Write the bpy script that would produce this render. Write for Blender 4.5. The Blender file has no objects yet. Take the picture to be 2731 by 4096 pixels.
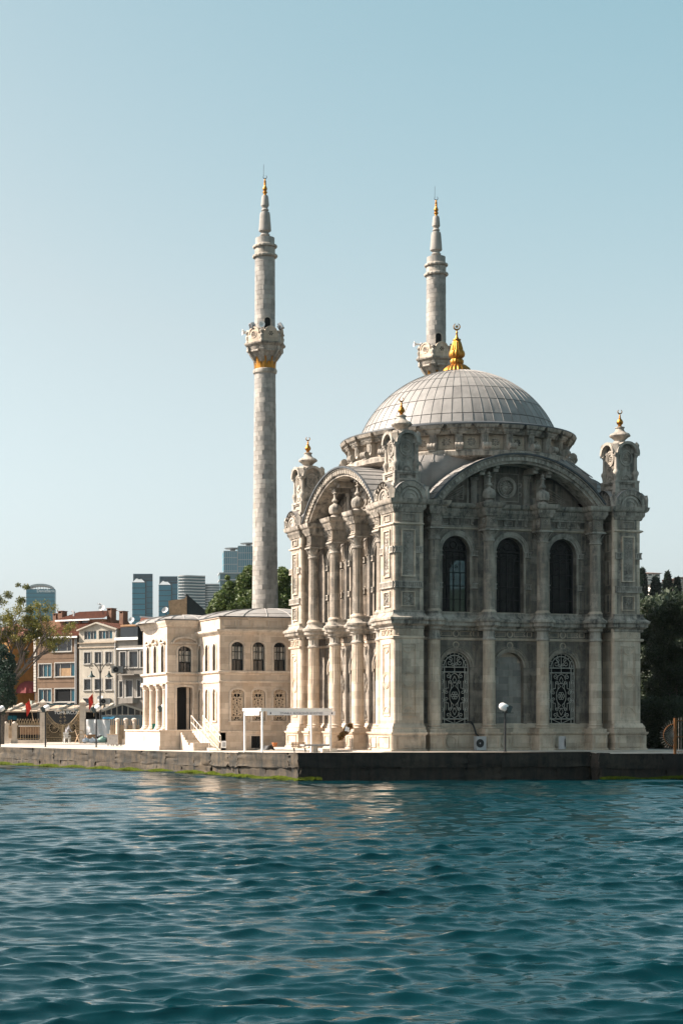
import bpy, bmesh, math, random
import numpy as np
from mathutils import Vector, Matrix
from math import sin, cos, pi, radians, sqrt, atan2
random.seed(7)
S = bpy.context.scene
COL = S.collection

# ------------------------------------------------------------------ camera
CAM = (-48.169, -94.849, 1.66)
YAW = -0.27841            # camera turned a little to the right of the mosque's own axis
FPX, CXP, YHP = 6839.7, 500.0, 2886.3   # focal length and principal point in photo pixels
cam_d = bpy.data.cameras.new('camera'); cam = bpy.data.objects.new('camera', cam_d); COL.objects.link(cam)
cam.location = CAM; cam.rotation_euler = (pi/2, 0, YAW)
cam_d.sensor_fit = 'VERTICAL'; cam_d.sensor_height = 36; cam_d.sensor_width = 24
cam_d.lens = FPX/4096*36
cam_d.shift_x = (1365.5-CXP)/4096; cam_d.shift_y = (YHP-2048)/4096
cam_d.clip_start = 0.5; cam_d.clip_end = 30000
S.camera = cam

# ------------------------------------------------------------------ world, sun, exposure
SUN_EL = radians(40); SUN_AZ = (-0.915, 0.403)      # horizontal direction towards the sun
W = bpy.data.worlds.new('World'); S.world = W; W.use_nodes = True
nt = W.node_tree; nt.nodes.clear()
sky = nt.nodes.new('ShaderNodeTexSky'); sky.sky_type = 'NISHITA'; sky.sun_disc = False
sky.sun_elevation = SUN_EL; sky.sun_rotation = atan2(SUN_AZ[0], SUN_AZ[1])
sky.air_density = 0.7; sky.dust_density = 2.8; sky.ozone_density = 1.5; sky.altitude = 0
hs = nt.nodes.new('ShaderNodeHueSaturation'); hs.inputs['Hue'].default_value = 0.437; hs.inputs['Saturation'].default_value = 0.88
bw_ = nt.nodes.new('ShaderNodeRGBToBW'); mr_ = nt.nodes.new('ShaderNodeMapRange'); mr_.inputs[1].default_value = 1.9; mr_.inputs[2].default_value = 3.0; mr_.inputs[3].default_value = 0.0; mr_.inputs[4].default_value = 0.58
ds = nt.nodes.new('ShaderNodeMix'); ds.data_type = 'RGBA'     # bright haze loses its colour
bg = nt.nodes.new('ShaderNodeBackground'); bg.inputs['Strength'].default_value = 0.089
wo = nt.nodes.new('ShaderNodeOutputWorld')
nt.links.new(sky.outputs[0], hs.inputs['Color']); nt.links.new(hs.outputs[0], bw_.inputs[0]); nt.links.new(bw_.outputs[0], mr_.inputs[0]); nt.links.new(mr_.outputs[0], ds.inputs[0]); nt.links.new(hs.outputs[0], ds.inputs[6]); nt.links.new(bw_.outputs[0], ds.inputs[7]); nt.links.new(ds.outputs[2], bg.inputs[0]); nt.links.new(bg.outputs[0], wo.inputs[0])
sl = bpy.data.lights.new('sun', 'SUN'); sl.energy = 5.0; sl.angle = radians(0.53); sl.color = (1.0, 0.885, 0.765)
so = bpy.data.objects.new('sun', sl); COL.objects.link(so)
sd = Vector((SUN_AZ[0]*cos(SUN_EL), SUN_AZ[1]*cos(SUN_EL), sin(SUN_EL)))
so.rotation_euler = sd.to_track_quat('Z', 'Y').to_euler(); so.location = (-60, 40, 60)
S.view_settings.view_transform = 'Standard'; S.view_settings.look = 'None'
S.view_settings.exposure = 1.4; S.view_settings.gamma = 1.0; S.view_settings.use_curve_mapping = False

# ------------------------------------------------------------------ helpers
RT = (cos(YAW), sin(YAW)); FW = (-sin(YAW), cos(YAW))
def at(px, py, D):
    """a point of the place that lies D metres in front of the camera plane"""
    a = (px-CXP)/FPX*D
    return Vector((CAM[0]+RT[0]*a+FW[0]*D, CAM[1]+RT[1]*a+FW[1]*D, CAM[2]+(YHP-py)/FPX*D))
def depth(x, y): return (x-CAM[0])*FW[0]+(y-CAM[1])*FW[1]
def zat(py, D): return CAM[2]+(YHP-py)/FPX*D

class MB:
    def __init__(s): s.v = []; s.f = []
    def add(s, vs, fs):
        o = len(s.v); s.v += [tuple(v) for v in vs]; s.f += [tuple(i+o for i in f) for f in fs]; return s
    def bx(s, x0, x1, y0, y1, z0, z1):
        return s.add([(x0,y0,z0),(x1,y0,z0),(x1,y1,z0),(x0,y1,z0),(x0,y0,z1),(x1,y0,z1),(x1,y1,z1),(x0,y1,z1)],
                     [(0,3,2,1),(4,5,6,7),(0,1,5,4),(1,2,6,5),(2,3,7,6),(3,0,4,7)])
    def box(s, c, d, M=None):
        m = MB().bx(-d[0]/2,d[0]/2,-d[1]/2,d[1]/2,-d[2]/2,d[2]/2)
        if M is not None: m.v = [tuple(M@Vector(v)) for v in m.v]
        return s.add([(v[0]+c[0],v[1]+c[1],v[2]+c[2]) for v in m.v], m.f)
    def beam(s, a, b, w, h):
        a = Vector(a); b = Vector(b); d = b-a; L = d.length
        q = d.to_track_quat('X', 'Z').to_matrix()
        return s.box((a+b)/2, (L, w, h), q)
    def lathe(s, prof, n=24, c=(0,0,0), rip=None, a0=0, a1=2*pi):
        full = abs(a1-a0-2*pi) < 1e-6; m = n if full else n+1
        vs = []; fs = []
        for j, (r, z) in enumerate(prof):
            for i in range(m):
                a = a0+(a1-a0)*i/n
                rr = r*(1+(rip(j, a) if rip else 0))
                vs.append((c[0]+rr*cos(a), c[1]+rr*sin(a), c[2]+z))
        for j in range(len(prof)-1):
            for i in range(n):
                k = (i+1) % m
                fs.append((j*m+i, j*m+k, (j+1)*m+k, (j+1)*m+i))
        if full:
            if prof[0][0] > 1e-4: fs.append(tuple(range(m-1,-1,-1)))
            if prof[-1][0] > 1e-4: fs.append(tuple((len(prof)-1)*m+i for i in range(m)))
        return s.add(vs, fs)
    def tube(s, pts, r, n=6, closed=False):
        pts = [Vector(p) for p in pts]; N = len(pts); vs = []; fs = []
        rs = r if hasattr(r, '__len__') else [r]*N
        up = None
        for i, p in enumerate(pts):
            if closed: d = pts[(i+1)%N]-pts[i-1]
            else: d = pts[min(i+1,N-1)]-pts[max(i-1,0)]
            if d.length < 1e-9: d = Vector((0,0,1))
            d.normalize()
            if up is None: up = Vector((0,0,1)) if abs(d.z) < .9 else Vector((1,0,0))
            x = d.cross(up)
            if x.length < 1e-6: x = d.orthogonal()
            x.normalize(); y = x.cross(d).normalized(); up = y
            for k in range(n):
                a = 2*pi*k/n; vs.append(p+(x*cos(a)+y*sin(a))*rs[i])
        for i in range(N if closed else N-1):
            j = (i+1) % N
            for k in range(n):
                l = (k+1) % n; fs.append((i*n+k, i*n+l, j*n+l, j*n+k))
        if not closed:
            fs.append(tuple(range(n))[::-1]); fs.append(tuple((N-1)*n+k for k in range(n)))
        return s.add(vs, fs)
    def plate(s, poly, y0, y1):
        """polygon in (u,z), front at y0, back at y1 (y0<y1, outside is -y)"""
        n = len(poly); vs = [(u,y0,z) for u,z in poly]+[(u,y1,z) for u,z in poly]
        fs = [tuple(range(n)), tuple(range(2*n-1,n-1,-1))]+[(i,n+i,n+(i+1)%n,(i+1)%n) for i in range(n)]
        return s.add(vs, fs)
    def ring(s, A, B, y0, y1, closed=True):
        """band between outlines A (outer) and B (inner), in (u,z)"""
        n = len(A); vs = [(u,y0,z) for u,z in A]+[(u,y0,z) for u,z in B]+[(u,y1,z) for u,z in A]+[(u,y1,z) for u,z in B]
        fs = []
        for i in range(n if closed else n-1):
            j = (i+1) % n
            fs += [(i,j,n+j,n+i), (2*n+i,2*n+j,j,i), (n+i,n+j,3*n+j,3*n+i)]
        if not closed: fs += [(0,n,3*n,2*n), (n-1,2*n-1,4*n-1,3*n-1)]
        return s.add(vs, fs)
    def outline(s, poly, w, y0, y1):
        n = len(poly); B = []
        ar = sum(poly[i][0]*poly[(i+1)%n][1]-poly[(i+1)%n][0]*poly[i][1] for i in range(n))
        sg = 1 if ar > 0 else -1
        for i in range(n):
            p0 = Vector(poly[i-1]); p1 = Vector(poly[i]); p2 = Vector(poly[(i+1)%n])
            d1 = (p1-p0).normalized(); d2 = (p2-p1).normalized()
            n1 = Vector((-d1.y,d1.x))*sg; n2 = Vector((-d2.y,d2.x))*sg
            m = (n1+n2)/max(.3, 1+n1.dot(n2)); B.append(tuple(p1+m*w))
        return s.ring(poly, B, y0, y1)
    def prism(s, poly, z0, z1):
        n = len(poly); vs = [(x,y,z0) for x,y in poly]+[(x,y,z1) for x,y in poly]
        return s.add(vs, [tuple(range(n))[::-1], tuple(range(n,2*n))]+[(i,(i+1)%n,n+(i+1)%n,n+i) for i in range(n)])
    def sweep(s, path, prof, closed=True):
        N = len(path); P = [Vector(p) for p in path]; vs = []; fs = []; M = []
        for i in range(N):
            a = P[i-1] if (closed or i) else None; b = P[(i+1)%N] if (closed or i < N-1) else None
            ns = []
            if a is not None: d = (P[i]-a).normalized(); ns.append(Vector((d.y,-d.x)))
            if b is not None: d = (b-P[i]).normalized(); ns.append(Vector((d.y,-d.x)))
            if len(ns) == 2: M.append((ns[0]+ns[1])/max(.35, 1+ns[0].dot(ns[1])))
            else: M.append(ns[0])
        K = len(prof)
        for i in range(N):
            for o, z in prof: q = P[i]+M[i]*o; vs.append((q.x,q.y,z))
        for i in range(N if closed else N-1):
            j = (i+1) % N
            for k in range(K-1): fs.append((i*K+k, j*K+k, j*K+k+1, i*K+k+1))
        if not closed: fs.append(tuple(range(K))); fs.append(tuple((N-1)*K+k for k in range(K))[::-1])
        return s.add(vs, fs)
    def merge(s, o, M=None):
        return s.add([M@Vector(v) for v in o.v] if M is not None else o.v, o.f)
    def mesh(s, name, smooth=35):
        me = bpy.data.meshes.new(name); me.from_pydata(s.v, [], s.f); me.validate(); me.update()
        bm = bmesh.new(); bm.from_mesh(me); bmesh.ops.recalc_face_normals(bm, faces=bm.faces); bm.to_mesh(me); bm.free()
        if smooth:
            me.polygons.foreach_set('use_smooth', [True]*len(me.polygons)); me.set_sharp_from_angle(angle=radians(smooth))
        return me
    def build(s, name, mat, parent=None, smooth=35, **k): return link(name, s.mesh(name, smooth), mat, parent, **k)

def link(name, me, mat=None, parent=None, loc=None, rz=None, **k):
    if mat is not None and len(me.materials) == 0: me.materials.append(mat)
    o = bpy.data.objects.new(name, me); COL.objects.link(o)
    if parent is not None: o.parent = parent
    if loc is not None: o.location = loc
    if rz is not None: o.rotation_euler = (0,0,rz)
    for a, b in k.items(): o[a] = b
    return o
def thing(name, label, cat, loc=(0,0,0), rz=0, group=None):
    o = bpy.data.objects.new(name, None); COL.objects.link(o); o.empty_display_size = .3
    o.location = loc; o.rotation_euler = (0,0,rz); tag(o, label, cat, group); return o
def tag(o, label, cat, group=None):
    o['label'] = label; o['category'] = cat
    if group: o['group'] = group
    return o
def copy_tree(o, parent=None):
    c = o.copy(); COL.objects.link(c); c.parent = parent
    for ch in list(o.children): copy_tree(ch, c)
    return c
def arc(uc, zc, r, a0, a1, n, rz=None):
    rz = rz or r
    return [(uc+r*cos(a0+(a1-a0)*i/n), zc+rz*sin(a0+(a1-a0)*i/n)) for i in range(n+1)]
def circ(uc, zc, r, n=20, rz=None): return arc(uc, zc, r, 0, 2*pi, n, rz)[:-1]
def rect(u0, u1, z0, z1): return [(u0,z0),(u1,z0),(u1,z1),(u0,z1)]

# ------------------------------------------------------------------ materials
MATS = {}
def _mat(name):
    m = bpy.data.materials.new(name); m.use_nodes = True; MATS[name] = m
    n = m.node_tree; return m, n, n.nodes['Principled BSDF']
def _nd(n, t, **k):
    x = n.nodes.new(t)
    for a, b in k.items(): setattr(x, a, b)
    return x
def _mix(n, fac, a, b, mode='MIX'):
    x = _nd(n, 'ShaderNodeMix', data_type='RGBA', blend_type=mode)
    for sock, v in ((x.inputs[0], fac), (x.inputs[6], a), (x.inputs[7], b)):
        if hasattr(v, 'is_linked'): n.links.new(v, sock)
        elif isinstance(v, (int, float)): sock.default_value = v if sock.type == 'VALUE' else (v,v,v,1)
        else: sock.default_value = (*v, 1)
    return x.outputs[2]
def _noise(n, vec, scale, detail=4, rough=.6, mscale=None):
    if mscale:
        mp = _nd(n, 'ShaderNodeMapping'); mp.inputs['Scale'].default_value = mscale; n.links.new(vec, mp.inputs[0]); vec = mp.outputs[0]
    x = _nd(n, 'ShaderNodeTexNoise'); x.inputs['Scale'].default_value = scale; x.inputs['Detail'].default_value = detail; x.inputs['Roughness'].default_value = rough
    n.links.new(vec, x.inputs['Vector']); return x.outputs['Fac']
def _ramp(n, fac, lo, hi, a=0.0, b=1.0):
    x = _nd(n, 'ShaderNodeMapRange'); x.inputs[1].default_value = lo; x.inputs[2].default_value = hi; x.inputs[3].default_value = a; x.inputs[4].default_value = b
    n.links.new(fac, x.inputs[0]); return x.outputs[0]
def _bump(n, b, h, strength, dist=.02):
    x = _nd(n, 'ShaderNodeBump'); x.inputs['Strength'].default_value = strength; x.inputs['Distance'].default_value = dist
    n.links.new(h, x.inputs['Height']); n.links.new(x.outputs[0], b.inputs['Normal'])
def plain(name, c, rough=.7, metal=0.0, var=.25, scale=3.0, orand=0.0, bump=.15, streak=0.0, spec=.4):
    """coloured surface with mottling, optional per-object tone, rain streaks and fine relief"""
    m, n, b = _mat(name)
    pos = _nd(n, 'ShaderNodeNewGeometry').outputs['Position']
    f = _noise(n, pos, scale, 6, .65)
    dark = tuple(x*(1-var*1.3) for x in c); lite = tuple(min(1, x*(1+var*.6)) for x in c)
    col = _mix(n, _ramp(n, f, .3, .7), dark, lite)
    if streak:
        g = _noise(n, pos, 1.0, 5, .6, (2.6, 2.6, .28))
        col = _mix(n, _ramp(n, g, .52, .72, 0, streak), col, tuple(x*.3 for x in c))
    if orand:
        oi = _nd(n, 'ShaderNodeObjectInfo').outputs['Random']
        col = _mix(n, 1.0, col, _mix(n, oi, (1-orand,)*3, (1+orand*.5,)*3), 'MULTIPLY')
    n.links.new(col, b.inputs['Base Color'])
    b.inputs['Roughness'].default_value = rough; b.inputs['Metallic'].default_value = metal; b.inputs['Specular IOR Level'].default_value = spec
    if bump: _bump(n, b, _noise(n, pos, scale*9, 5, .7), bump)
    return m
def stone(name, c1, c2, grime, gcol, blocks=.12, bw=1.05, bh=.43, orand=0.0, bump=.35, thr=0.0):
    """weathered limestone / marble: tonal blocks, broad mottling, black crust in patches and rain streaks"""
    m, n, b = _mat(name)
    pos = _nd(n, 'ShaderNodeNewGeometry').outputs['Position']
    col = _mix(n, _ramp(n, _noise(n, pos, .9, 7, .62), .32, .68), c2, c1)
    if blocks:
        sx = _nd(n, 'ShaderNodeSeparateXYZ'); n.links.new(pos, sx.inputs[0])
        sub = _nd(n, 'ShaderNodeMath', operation='SUBTRACT'); n.links.new(sx.outputs[0], sub.inputs[0]); n.links.new(sx.outputs[1], sub.inputs[1])
        cb = _nd(n, 'ShaderNodeCombineXYZ'); n.links.new(sub.outputs[0], cb.inputs[0]); n.links.new(sx.outputs[2], cb.inputs[1])
        br = _nd(n, 'ShaderNodeTexBrick'); n.links.new(cb.outputs[0], br.inputs['Vector'])
        br.inputs['Scale'].default_value = 1; br.inputs['Brick Width'].default_value = bw; br.inputs['Row Height'].default_value = bh
        br.inputs['Mortar Size'].default_value = .008; br.inputs['Mortar Smooth'].default_value = .3
        br.inputs['Color1'].default_value = (1-blocks*1.6,1-blocks*1.7,1-blocks*1.8,1); br.inputs['Color2'].default_value = (1+blocks*.6,)*3+(1,)
        br.inputs['Mortar'].default_value = (.72,.7,.68,1)
        col = _mix(n, 1.0, col, br.outputs['Color'], 'MULTIPLY')
    if orand:
        oi = _nd(n, 'ShaderNodeObjectInfo').outputs['Random']
        col = _mix(n, 1.0, col, _mix(n, oi, (1-orand,1-orand,1-orand*.95), (1+orand*.55,1+orand*.5,1+orand*.45)), 'MULTIPLY')
    warm = _noise(n, pos, .55, 5, .6, (1.3,1.3,.7))
    col = _mix(n, _ramp(n, warm, .54, .74, 0, .5), col, (c1[0]*.84, c1[1]*.70, c1[2]*.56))
    st = _noise(n, pos, 1.0, 6, .7, (3.2, 3.2, .35)); pa = _noise(n, pos, 1.7, 8, .72)
    g = _nd(n, 'ShaderNodeMath', operation='MULTIPLY'); n.links.new(_ramp(n, st, .42-thr, .66-thr), g.inputs[0]); n.links.new(_ramp(n, pa, .4-thr, .60-thr), g.inputs[1])
    g2 = _nd(n, 'ShaderNodeMath', operation='MULTIPLY'); n.links.new(g.outputs[0], g2.inputs[0]); g2.inputs[1].default_value = grime
    col = _mix(n, g2.outputs[0], col, gcol)
    n.links.new(col, b.inputs['Base Color']); b.inputs['Roughness'].default_value = .8; b.inputs['Specular IOR Level'].default_value = .3
    _bump(n, b, _noise(n, pos, 14, 8, .75), bump, .03)
    return m
MARBLE = stone('marble', (.60,.49,.385), (.46,.375,.29), .6, (.10,.095,.085), blocks=.17)
DARKMB = stone('dark_grimy_marble', (.44,.372,.30), (.31,.26,.208), .85, (.065,.066,.062), blocks=.17, thr=.05)  # darker, greyer marble tone with heavier grime patches
WALL = stone('shaded_grey_marble', (.33,.283,.234), (.215,.184,.15), .85, (.05,.052,.05), blocks=.22, thr=.05)  # grey wall stone, darkened further so the colour carries the recess shade
CARVED = stone('carved_marble', (.45,.40,.34), (.31,.272,.228), .85, (.06,.058,.052), blocks=0, bump=.7, thr=.03)
CRUST = stone('blackened_cornice', (.46,.405,.34), (.31,.27,.225), .95, (.045,.045,.042), blocks=.1, bump=.6, thr=.04)
SHAFT = stone('minaret_stone', (.37,.345,.312), (.255,.238,.215), .8, (.08,.078,.072), blocks=0, orand=.2, bump=.5)
BLOCK = stone('ashlar_block', (.31,.29,.26), (.22,.205,.185), .6, (.08,.078,.07), blocks=0, orand=.3)
PAVST = stone('pavilion_stone', (.62,.52,.425), (.51,.42,.335), .4, (.18,.14,.11), blocks=.16, bw=.8, bh=.36)
PAVTRIM = stone('pavilion_trim', (.64,.55,.46), (.52,.44,.36), .6, (.14,.115,.095), blocks=.05)
LEAD = plain('lead_sheet', (.235,.22,.205), .55, .0, .14, 1.6, .16, .25, .28, spec=.4)
LEADD = plain('dark_lead_edge', (.05,.055,.06), .5, .0, .2, 3)
GOLD = plain('gilt', (.36,.165,.032), .42, 1.0, .22, 5, 0, .3)
IRON = plain('black_iron', (.018,.019,.02), .5, .3, .3, 6)
GRILLE = plain('painted_grille', (.46,.43,.375), .6, 0, .25, 8)
PALEIR = plain('weathered_iron', (.22,.20,.17), .6, .2, .3, 9)
RUST = plain('rusty_iron', (.19,.075,.02), .75, .2, .4, 9)
WHITE = plain('white_paint', (.78,.77,.75), .4, 0, .05, 5, bump=.03)
GREYP = plain('grey_paint', (.36,.36,.36), .5, 0, .1, 5, bump=.03)
DARK = plain('dark_interior', (.012,.013,.014), .9, 0, .1, 1, bump=0, spec=.1)
PAVE = stone('pavement', (0.510,0.452,0.392), (0.409,0.362,0.313), .25, (.2,.18,.16), blocks=.08, bw=1.2, bh=.8, bump=.2)
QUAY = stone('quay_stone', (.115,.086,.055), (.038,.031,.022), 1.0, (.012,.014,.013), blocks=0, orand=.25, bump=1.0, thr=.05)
QUAYD = stone('shaded_wet_quay_stone', (.045,.037,.027), (.015,.0135,.011), 1.0, (.006,.007,.007), blocks=0, orand=.25, bump=1.0, thr=.05)  # wet stone, darkened further to put the front's shade into the colour
def glass(name, tint, trans, rough=.03):
    m, n, b = _mat(name); out = n.nodes['Material Output']
    b.inputs['Base Color'].default_value = (*tint, 1); b.inputs['Roughness'].default_value = rough; b.inputs['IOR'].default_value = 1.5
    if trans:
        t = _nd(n, 'ShaderNodeBsdfTransparent'); t.inputs[0].default_value = (.8,.9,.92,1); x = _nd(n, 'ShaderNodeMixShader'); x.inputs[0].default_value = trans
        n.links.new(b.outputs[0], x.inputs[1]); n.links.new(t.outputs[0], x.inputs[2]); n.links.new(x.outputs[0], out.inputs[0])
    return m
CLEAR = glass('mosque_glass', (.006,.010,.011), .55); CLEAR.node_tree.nodes['Principled BSDF'].inputs['Specular IOR Level'].default_value = .15
PANE = glass('dark_window_glass', (.012,.018,.022), 0, .06)
TEALG = glass('teal_window_glass', (.006,.06,.085), 0, .08)
# ================================================================== THE MOSQUE
T, TW, WY, CY = 7.78, 1.70, 6.55, 7.28      # tower face, tower width, wall face, column axis (distances from the centre)
TC = T-TW/2
BAYS = (-3.4, 0.0, 3.4); CX4 = (-5.1, -1.7, 1.7, 5.1)
mosque = thing('mosque', 'pale marble waterfront mosque with a lead dome, corner towers and arched windows', 'mosque', (0,0,0))
def fac(name, mb, mat, par=None, sides=(0,1), smooth=35, **k):
    """a part of the sea facade (side 0) repeated on the sunlit facade (side 1)"""
    me = mb.mesh(name, smooth); out = []
    for i, s in enumerate(sides):
        if par is None: out.append(link(name, me, mat, mosque, rz=-pi/2*s, **k))
        else: out.append(link(name, me, mat, par[i], **k))
    return out
def rep(name, mb, mat, spots, sides=(0,1), smooth=35, **k):
    """the same piece at several spots (x,y,z) of both facades, each an object of its own"""
    me = mb.mesh(name, smooth); out = []
    for s in sides:
        R = Matrix.Rotation(-pi/2*s, 4, 'Z')
        for p in spots: out.append(link(name, me, mat, mosque, loc=R@Vector(p), rz=-pi/2*s, **k))
    return out
def arched_wall(mb, u0, u1, z0, z1, ops, yf, yb, n=16):
    """wall slab with round-arched openings (uc, half width, sill, spring)"""
    e = u0
    for uc, hw, zb, zs in ops:
        mb.bx(e, uc-hw, yf, yb, z0, z1)
        if zb > z0: mb.bx(uc-hw, uc+hw, yf, yb, z0, zb)
        a = arc(uc, zs, hw, pi, 0, n); top = [(p[0], z1) for p in a]
        mb.ring(top, a, yf, yb, closed=False)
        e = uc+hw
    return mb.bx(e, u1, yf, yb, z0, z1)
def spiral(u, z, r, turns, a0, sg=1, n=14):
    return [(u+(r*(1-.85*i/n))*cos(a0+sg*turns*2*pi*i/n), z+(r*(1-.85*i/n))*sin(a0+sg*turns*2*pi*i/n)) for i in range(n+1)]
def wire(mb, pts, r, y=0.0, closed=False, n=4):
    return mb.tube([(p[0], y, p[1]) for p in pts], r, n, closed)
def grille_mb(hw, zb, zs, r=.026):
    g = MB(); w = hw-.03
    wire(g, [(-w,zb+.03),(-w,zs)]+arc(0,zs,w,pi,0,16)[1:-1]+[(w,zs),(w,zb+.03)], r*1.3, closed=True)
    b = w*.76; zt = zs-.28; z0 = zb+.28
    wire(g, [(-b,zb+.03),(-b,zs)], r*1.2); wire(g, [(b,zb+.03),(b,zs)], r*1.2)
    for z in (zs, zt, z0): wire(g, [(-w,z),(w,z)], r*1.2)
    wire(g, arc(0,zs,w*.8,0,pi,16), r*1.1)
    wire(g, [(0,zb),(0,z0)], r*.9); wire(g, [(0,zt),(0,zs+w)], r*.9)
    for k in range(9):      # radial bars in the arch band
        a = pi*(k+.5)/9; wire(g, [(w*.8*cos(a),zs+w*.8*sin(a)),(w*cos(a),zs+w*sin(a))], r*.8)
    for s in (-1, 1):
        wire(g, spiral(s*w*.38, zs+w*.30, w*.22, 1.3, pi/2, s), r*.8); wire(g, spiral(s*w*.30, zs+w*.55, w*.16, 1.2, -pi/2, -s), r*.8)
        wire(g, spiral(s*w*.14, zs+w*.2, w*.13, 1.2, 0, s), r*.8); wire(g, [(s*w*.62,zs),(s*w*.66,zs+w*.4)], r*.8)
        H = zt-z0; m = max(3, int(H/.5))
        for k in range(m):   # side borders of crossed bars
            a = z0+H*k/m; c = z0+H*(k+1)/m; e1, e2 = s*(b+.03), s*(w-.02); q = (e1+e2)/2
            wire(g, [(e1,a+.02),(q,a+.12),(q,c-.12),(e1,c-.02)], r*.8); wire(g, [(e2,a+.02),(q,a+.12)], r*.8); wire(g, [(e2,c-.02),(q,c-.12)], r*.8)
            wire(g, [(e1,c),(e2,c)], r*.8)
        for zz, d in ((zt-.22,1),(z0+.22,-1)):
            wire(g, spiral(s*b*.62, zz, .15, 1.3, pi*.5*d, s*d), r*.85); wire(g, [(0,zz+.16*d),(s*b*.3,zz+.05*d),(s*b*.45,zz-.2*d)], r*.8)
            wire(g, [(0,zz),(s*.12,zz-.22*d),(0,zz-.42*d)], r*.8)
            for uu in (.32,.6,.85): wire(g, [(s*b*uu,zz-.28*d),(s*b*uu,zz-.28*d-H*.16*d)], r*.75)
        zc = (zt+z0)/2
        for d in (1,-1):
            wire(g, spiral(s*b*.78, zc+d*.2, .13, 1.25, pi*.5*d, -s*d), r*.85)
            wire(g, [(s*.06,zc+d*(H*.5-.62)),(s*.2,zc+d*.72),(s*.05,zc+d*.55),(s*.22,zc+d*.38),(s*.3,zc+d*.2),(s*.3,zc)], r*.9)
            wire(g, spiral(s*.26, zc+d*.78, .1, 1.2, -pi*.5*d, s*d), r*.8); wire(g, [(s*b,zc+d*.36),(s*b*.6,zc+d*.44)], r*.8)
        wire(g, [(s*b,z0),(s*b*.1,zb+.04)], r*.8)
    zc = (zt+z0)/2
    for k in range(6): wire(g, circ(.14*cos(k*pi/3), zc+.14*sin(k*pi/3), .085, 9), r*.75, closed=True)
    return g
def arabesque(w, h, r=.022):
    """carved strapwork: mirrored scrolls, lattice in the middle"""
    g = MB(); a = w/2-.03
    for s in (-1,1):
        for d in (-1,1):
            e = d*(h/2-.08)
            for k, (uu, zz, rr, t, st) in enumerate(((.55,.10,.085,1.3,0),(.5,.30,.10,1.2,pi),(.25,.48,.075,1.3,pi/2),(.7,.55,.07,1.2,0),(.4,.72,.09,1.2,-pi/2))):
                wire(g, [(p[0], p[1]) for p in spiral(s*a*uu, e-d*zz*h*.30/.78, rr, t, st if s > 0 else pi-st, s*d)], r)
            wire(g, [(s*a,e),(s*a*.5,e-d*.14),(0,e-d*.05)], r); wire(g, [(0,e-d*h*.12),(s*a*.35,e-d*h*.17),(0,e-d*h*.24)], r)
            wire(g, [(s*a,e-d*h*.27),(s*a*.5,e-d*h*.31),(0,e-d*h*.37)], r)
    z = -h*.16
    while z < h*.16:
        for s in (-1,1): wire(g, [(-s*a, z-a*.9),(s*a, z+a*.9)], r*.6)
        z += .2
    return g
def rosette(r, petals=8, d=.07, core=.3):
    """flower in relief, facing -y"""
    m = MB()
    for k in range(petals):
        a = 2*pi*k/petals; cu, cz = cos(a)*r*.62, sin(a)*r*.62
        vs = [(cu,-d,cz)]; N = 8
        for i in range(N):
            t = 2*pi*i/N; x = r*.36*cos(t); y = r*.24*sin(t)
            vs.append((cu+x*cos(a)-y*sin(a), 0, cz+x*sin(a)+y*cos(a)))
        m.add(vs, [(0,1+(i+1)%N,1+i) for i in range(N)])
    m.add([(0,-d*1.3,0)]+[(r*core*cos(t*pi/6),0,r*core*sin(t*pi/6)) for t in range(12)], [(0,1+(i+1)%12,1+i) for i in range(12)])
    return m
def disc_ring(r0, r1, y0, y1, n=24, cz=0, cu=0, sz=1): 
    return MB().ring(circ(cu,cz,r1,n,r1*sz), circ(cu,cz,r0,n,r0*sz), y0, y1)
def plan_path(tf, tw, wall, cols=None, mode='sq', hw=.4, cy=CY, cut=0):
    """outline of the whole building in plan: towers, walls and the breaks round the columns"""
    one = [(-tf,-tf)] if not cut else [(-tf,-tf+cut),(-tf+cut,-tf)]
    one += [(-tf+tw,-tf), (-tf+tw,-wall)]
    for c in (cols or ()):
        if mode == 'sq': one += [(c-hw,-wall),(c-hw,-cy-hw),(c+hw,-cy-hw),(c+hw,-wall)]
        else: one += [(c-hw,-wall)]+[(c+hw*cos(a), -cy+hw*sin(a)) for a in [pi+pi*i/8 for i in range(9)]]+[(c+hw,-wall)]
    one += [(tf-tw,-wall), (tf-tw,-tf)]
    out = []
    for s in range(4):
        a = pi/2*s; out += [(x*cos(a)-y*sin(a), x*sin(a)+y*cos(a)) for x, y in one]
    return out

# ---- walls: hollow, so that one sees through from window to window
HWO = .87
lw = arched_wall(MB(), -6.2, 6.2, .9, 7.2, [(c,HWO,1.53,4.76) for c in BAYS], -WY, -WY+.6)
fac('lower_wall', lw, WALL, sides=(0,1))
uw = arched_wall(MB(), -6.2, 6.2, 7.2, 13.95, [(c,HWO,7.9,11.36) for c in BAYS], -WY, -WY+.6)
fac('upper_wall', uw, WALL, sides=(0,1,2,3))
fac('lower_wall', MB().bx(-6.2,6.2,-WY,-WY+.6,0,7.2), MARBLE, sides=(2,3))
fac('inner_wall', MB().bx(-5.9,5.9,-5.94,-5.9,-.05,1.4).bx(-5.9,5.9,-5.94,-5.9,5.75,7.8).bx(-5.9,5.9,-5.94,-5.9,12.3,14.6), DARK, sides=(0,1,2,3))
MB().bx(-5.9,5.9,-5.9,5.9,.02,.06).build('inner_floor', DARK, mosque); MB().bx(-5.9,5.9,-5.9,5.9,14.5,14.6).build('inner_ceiling', DARK, mosque)

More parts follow.
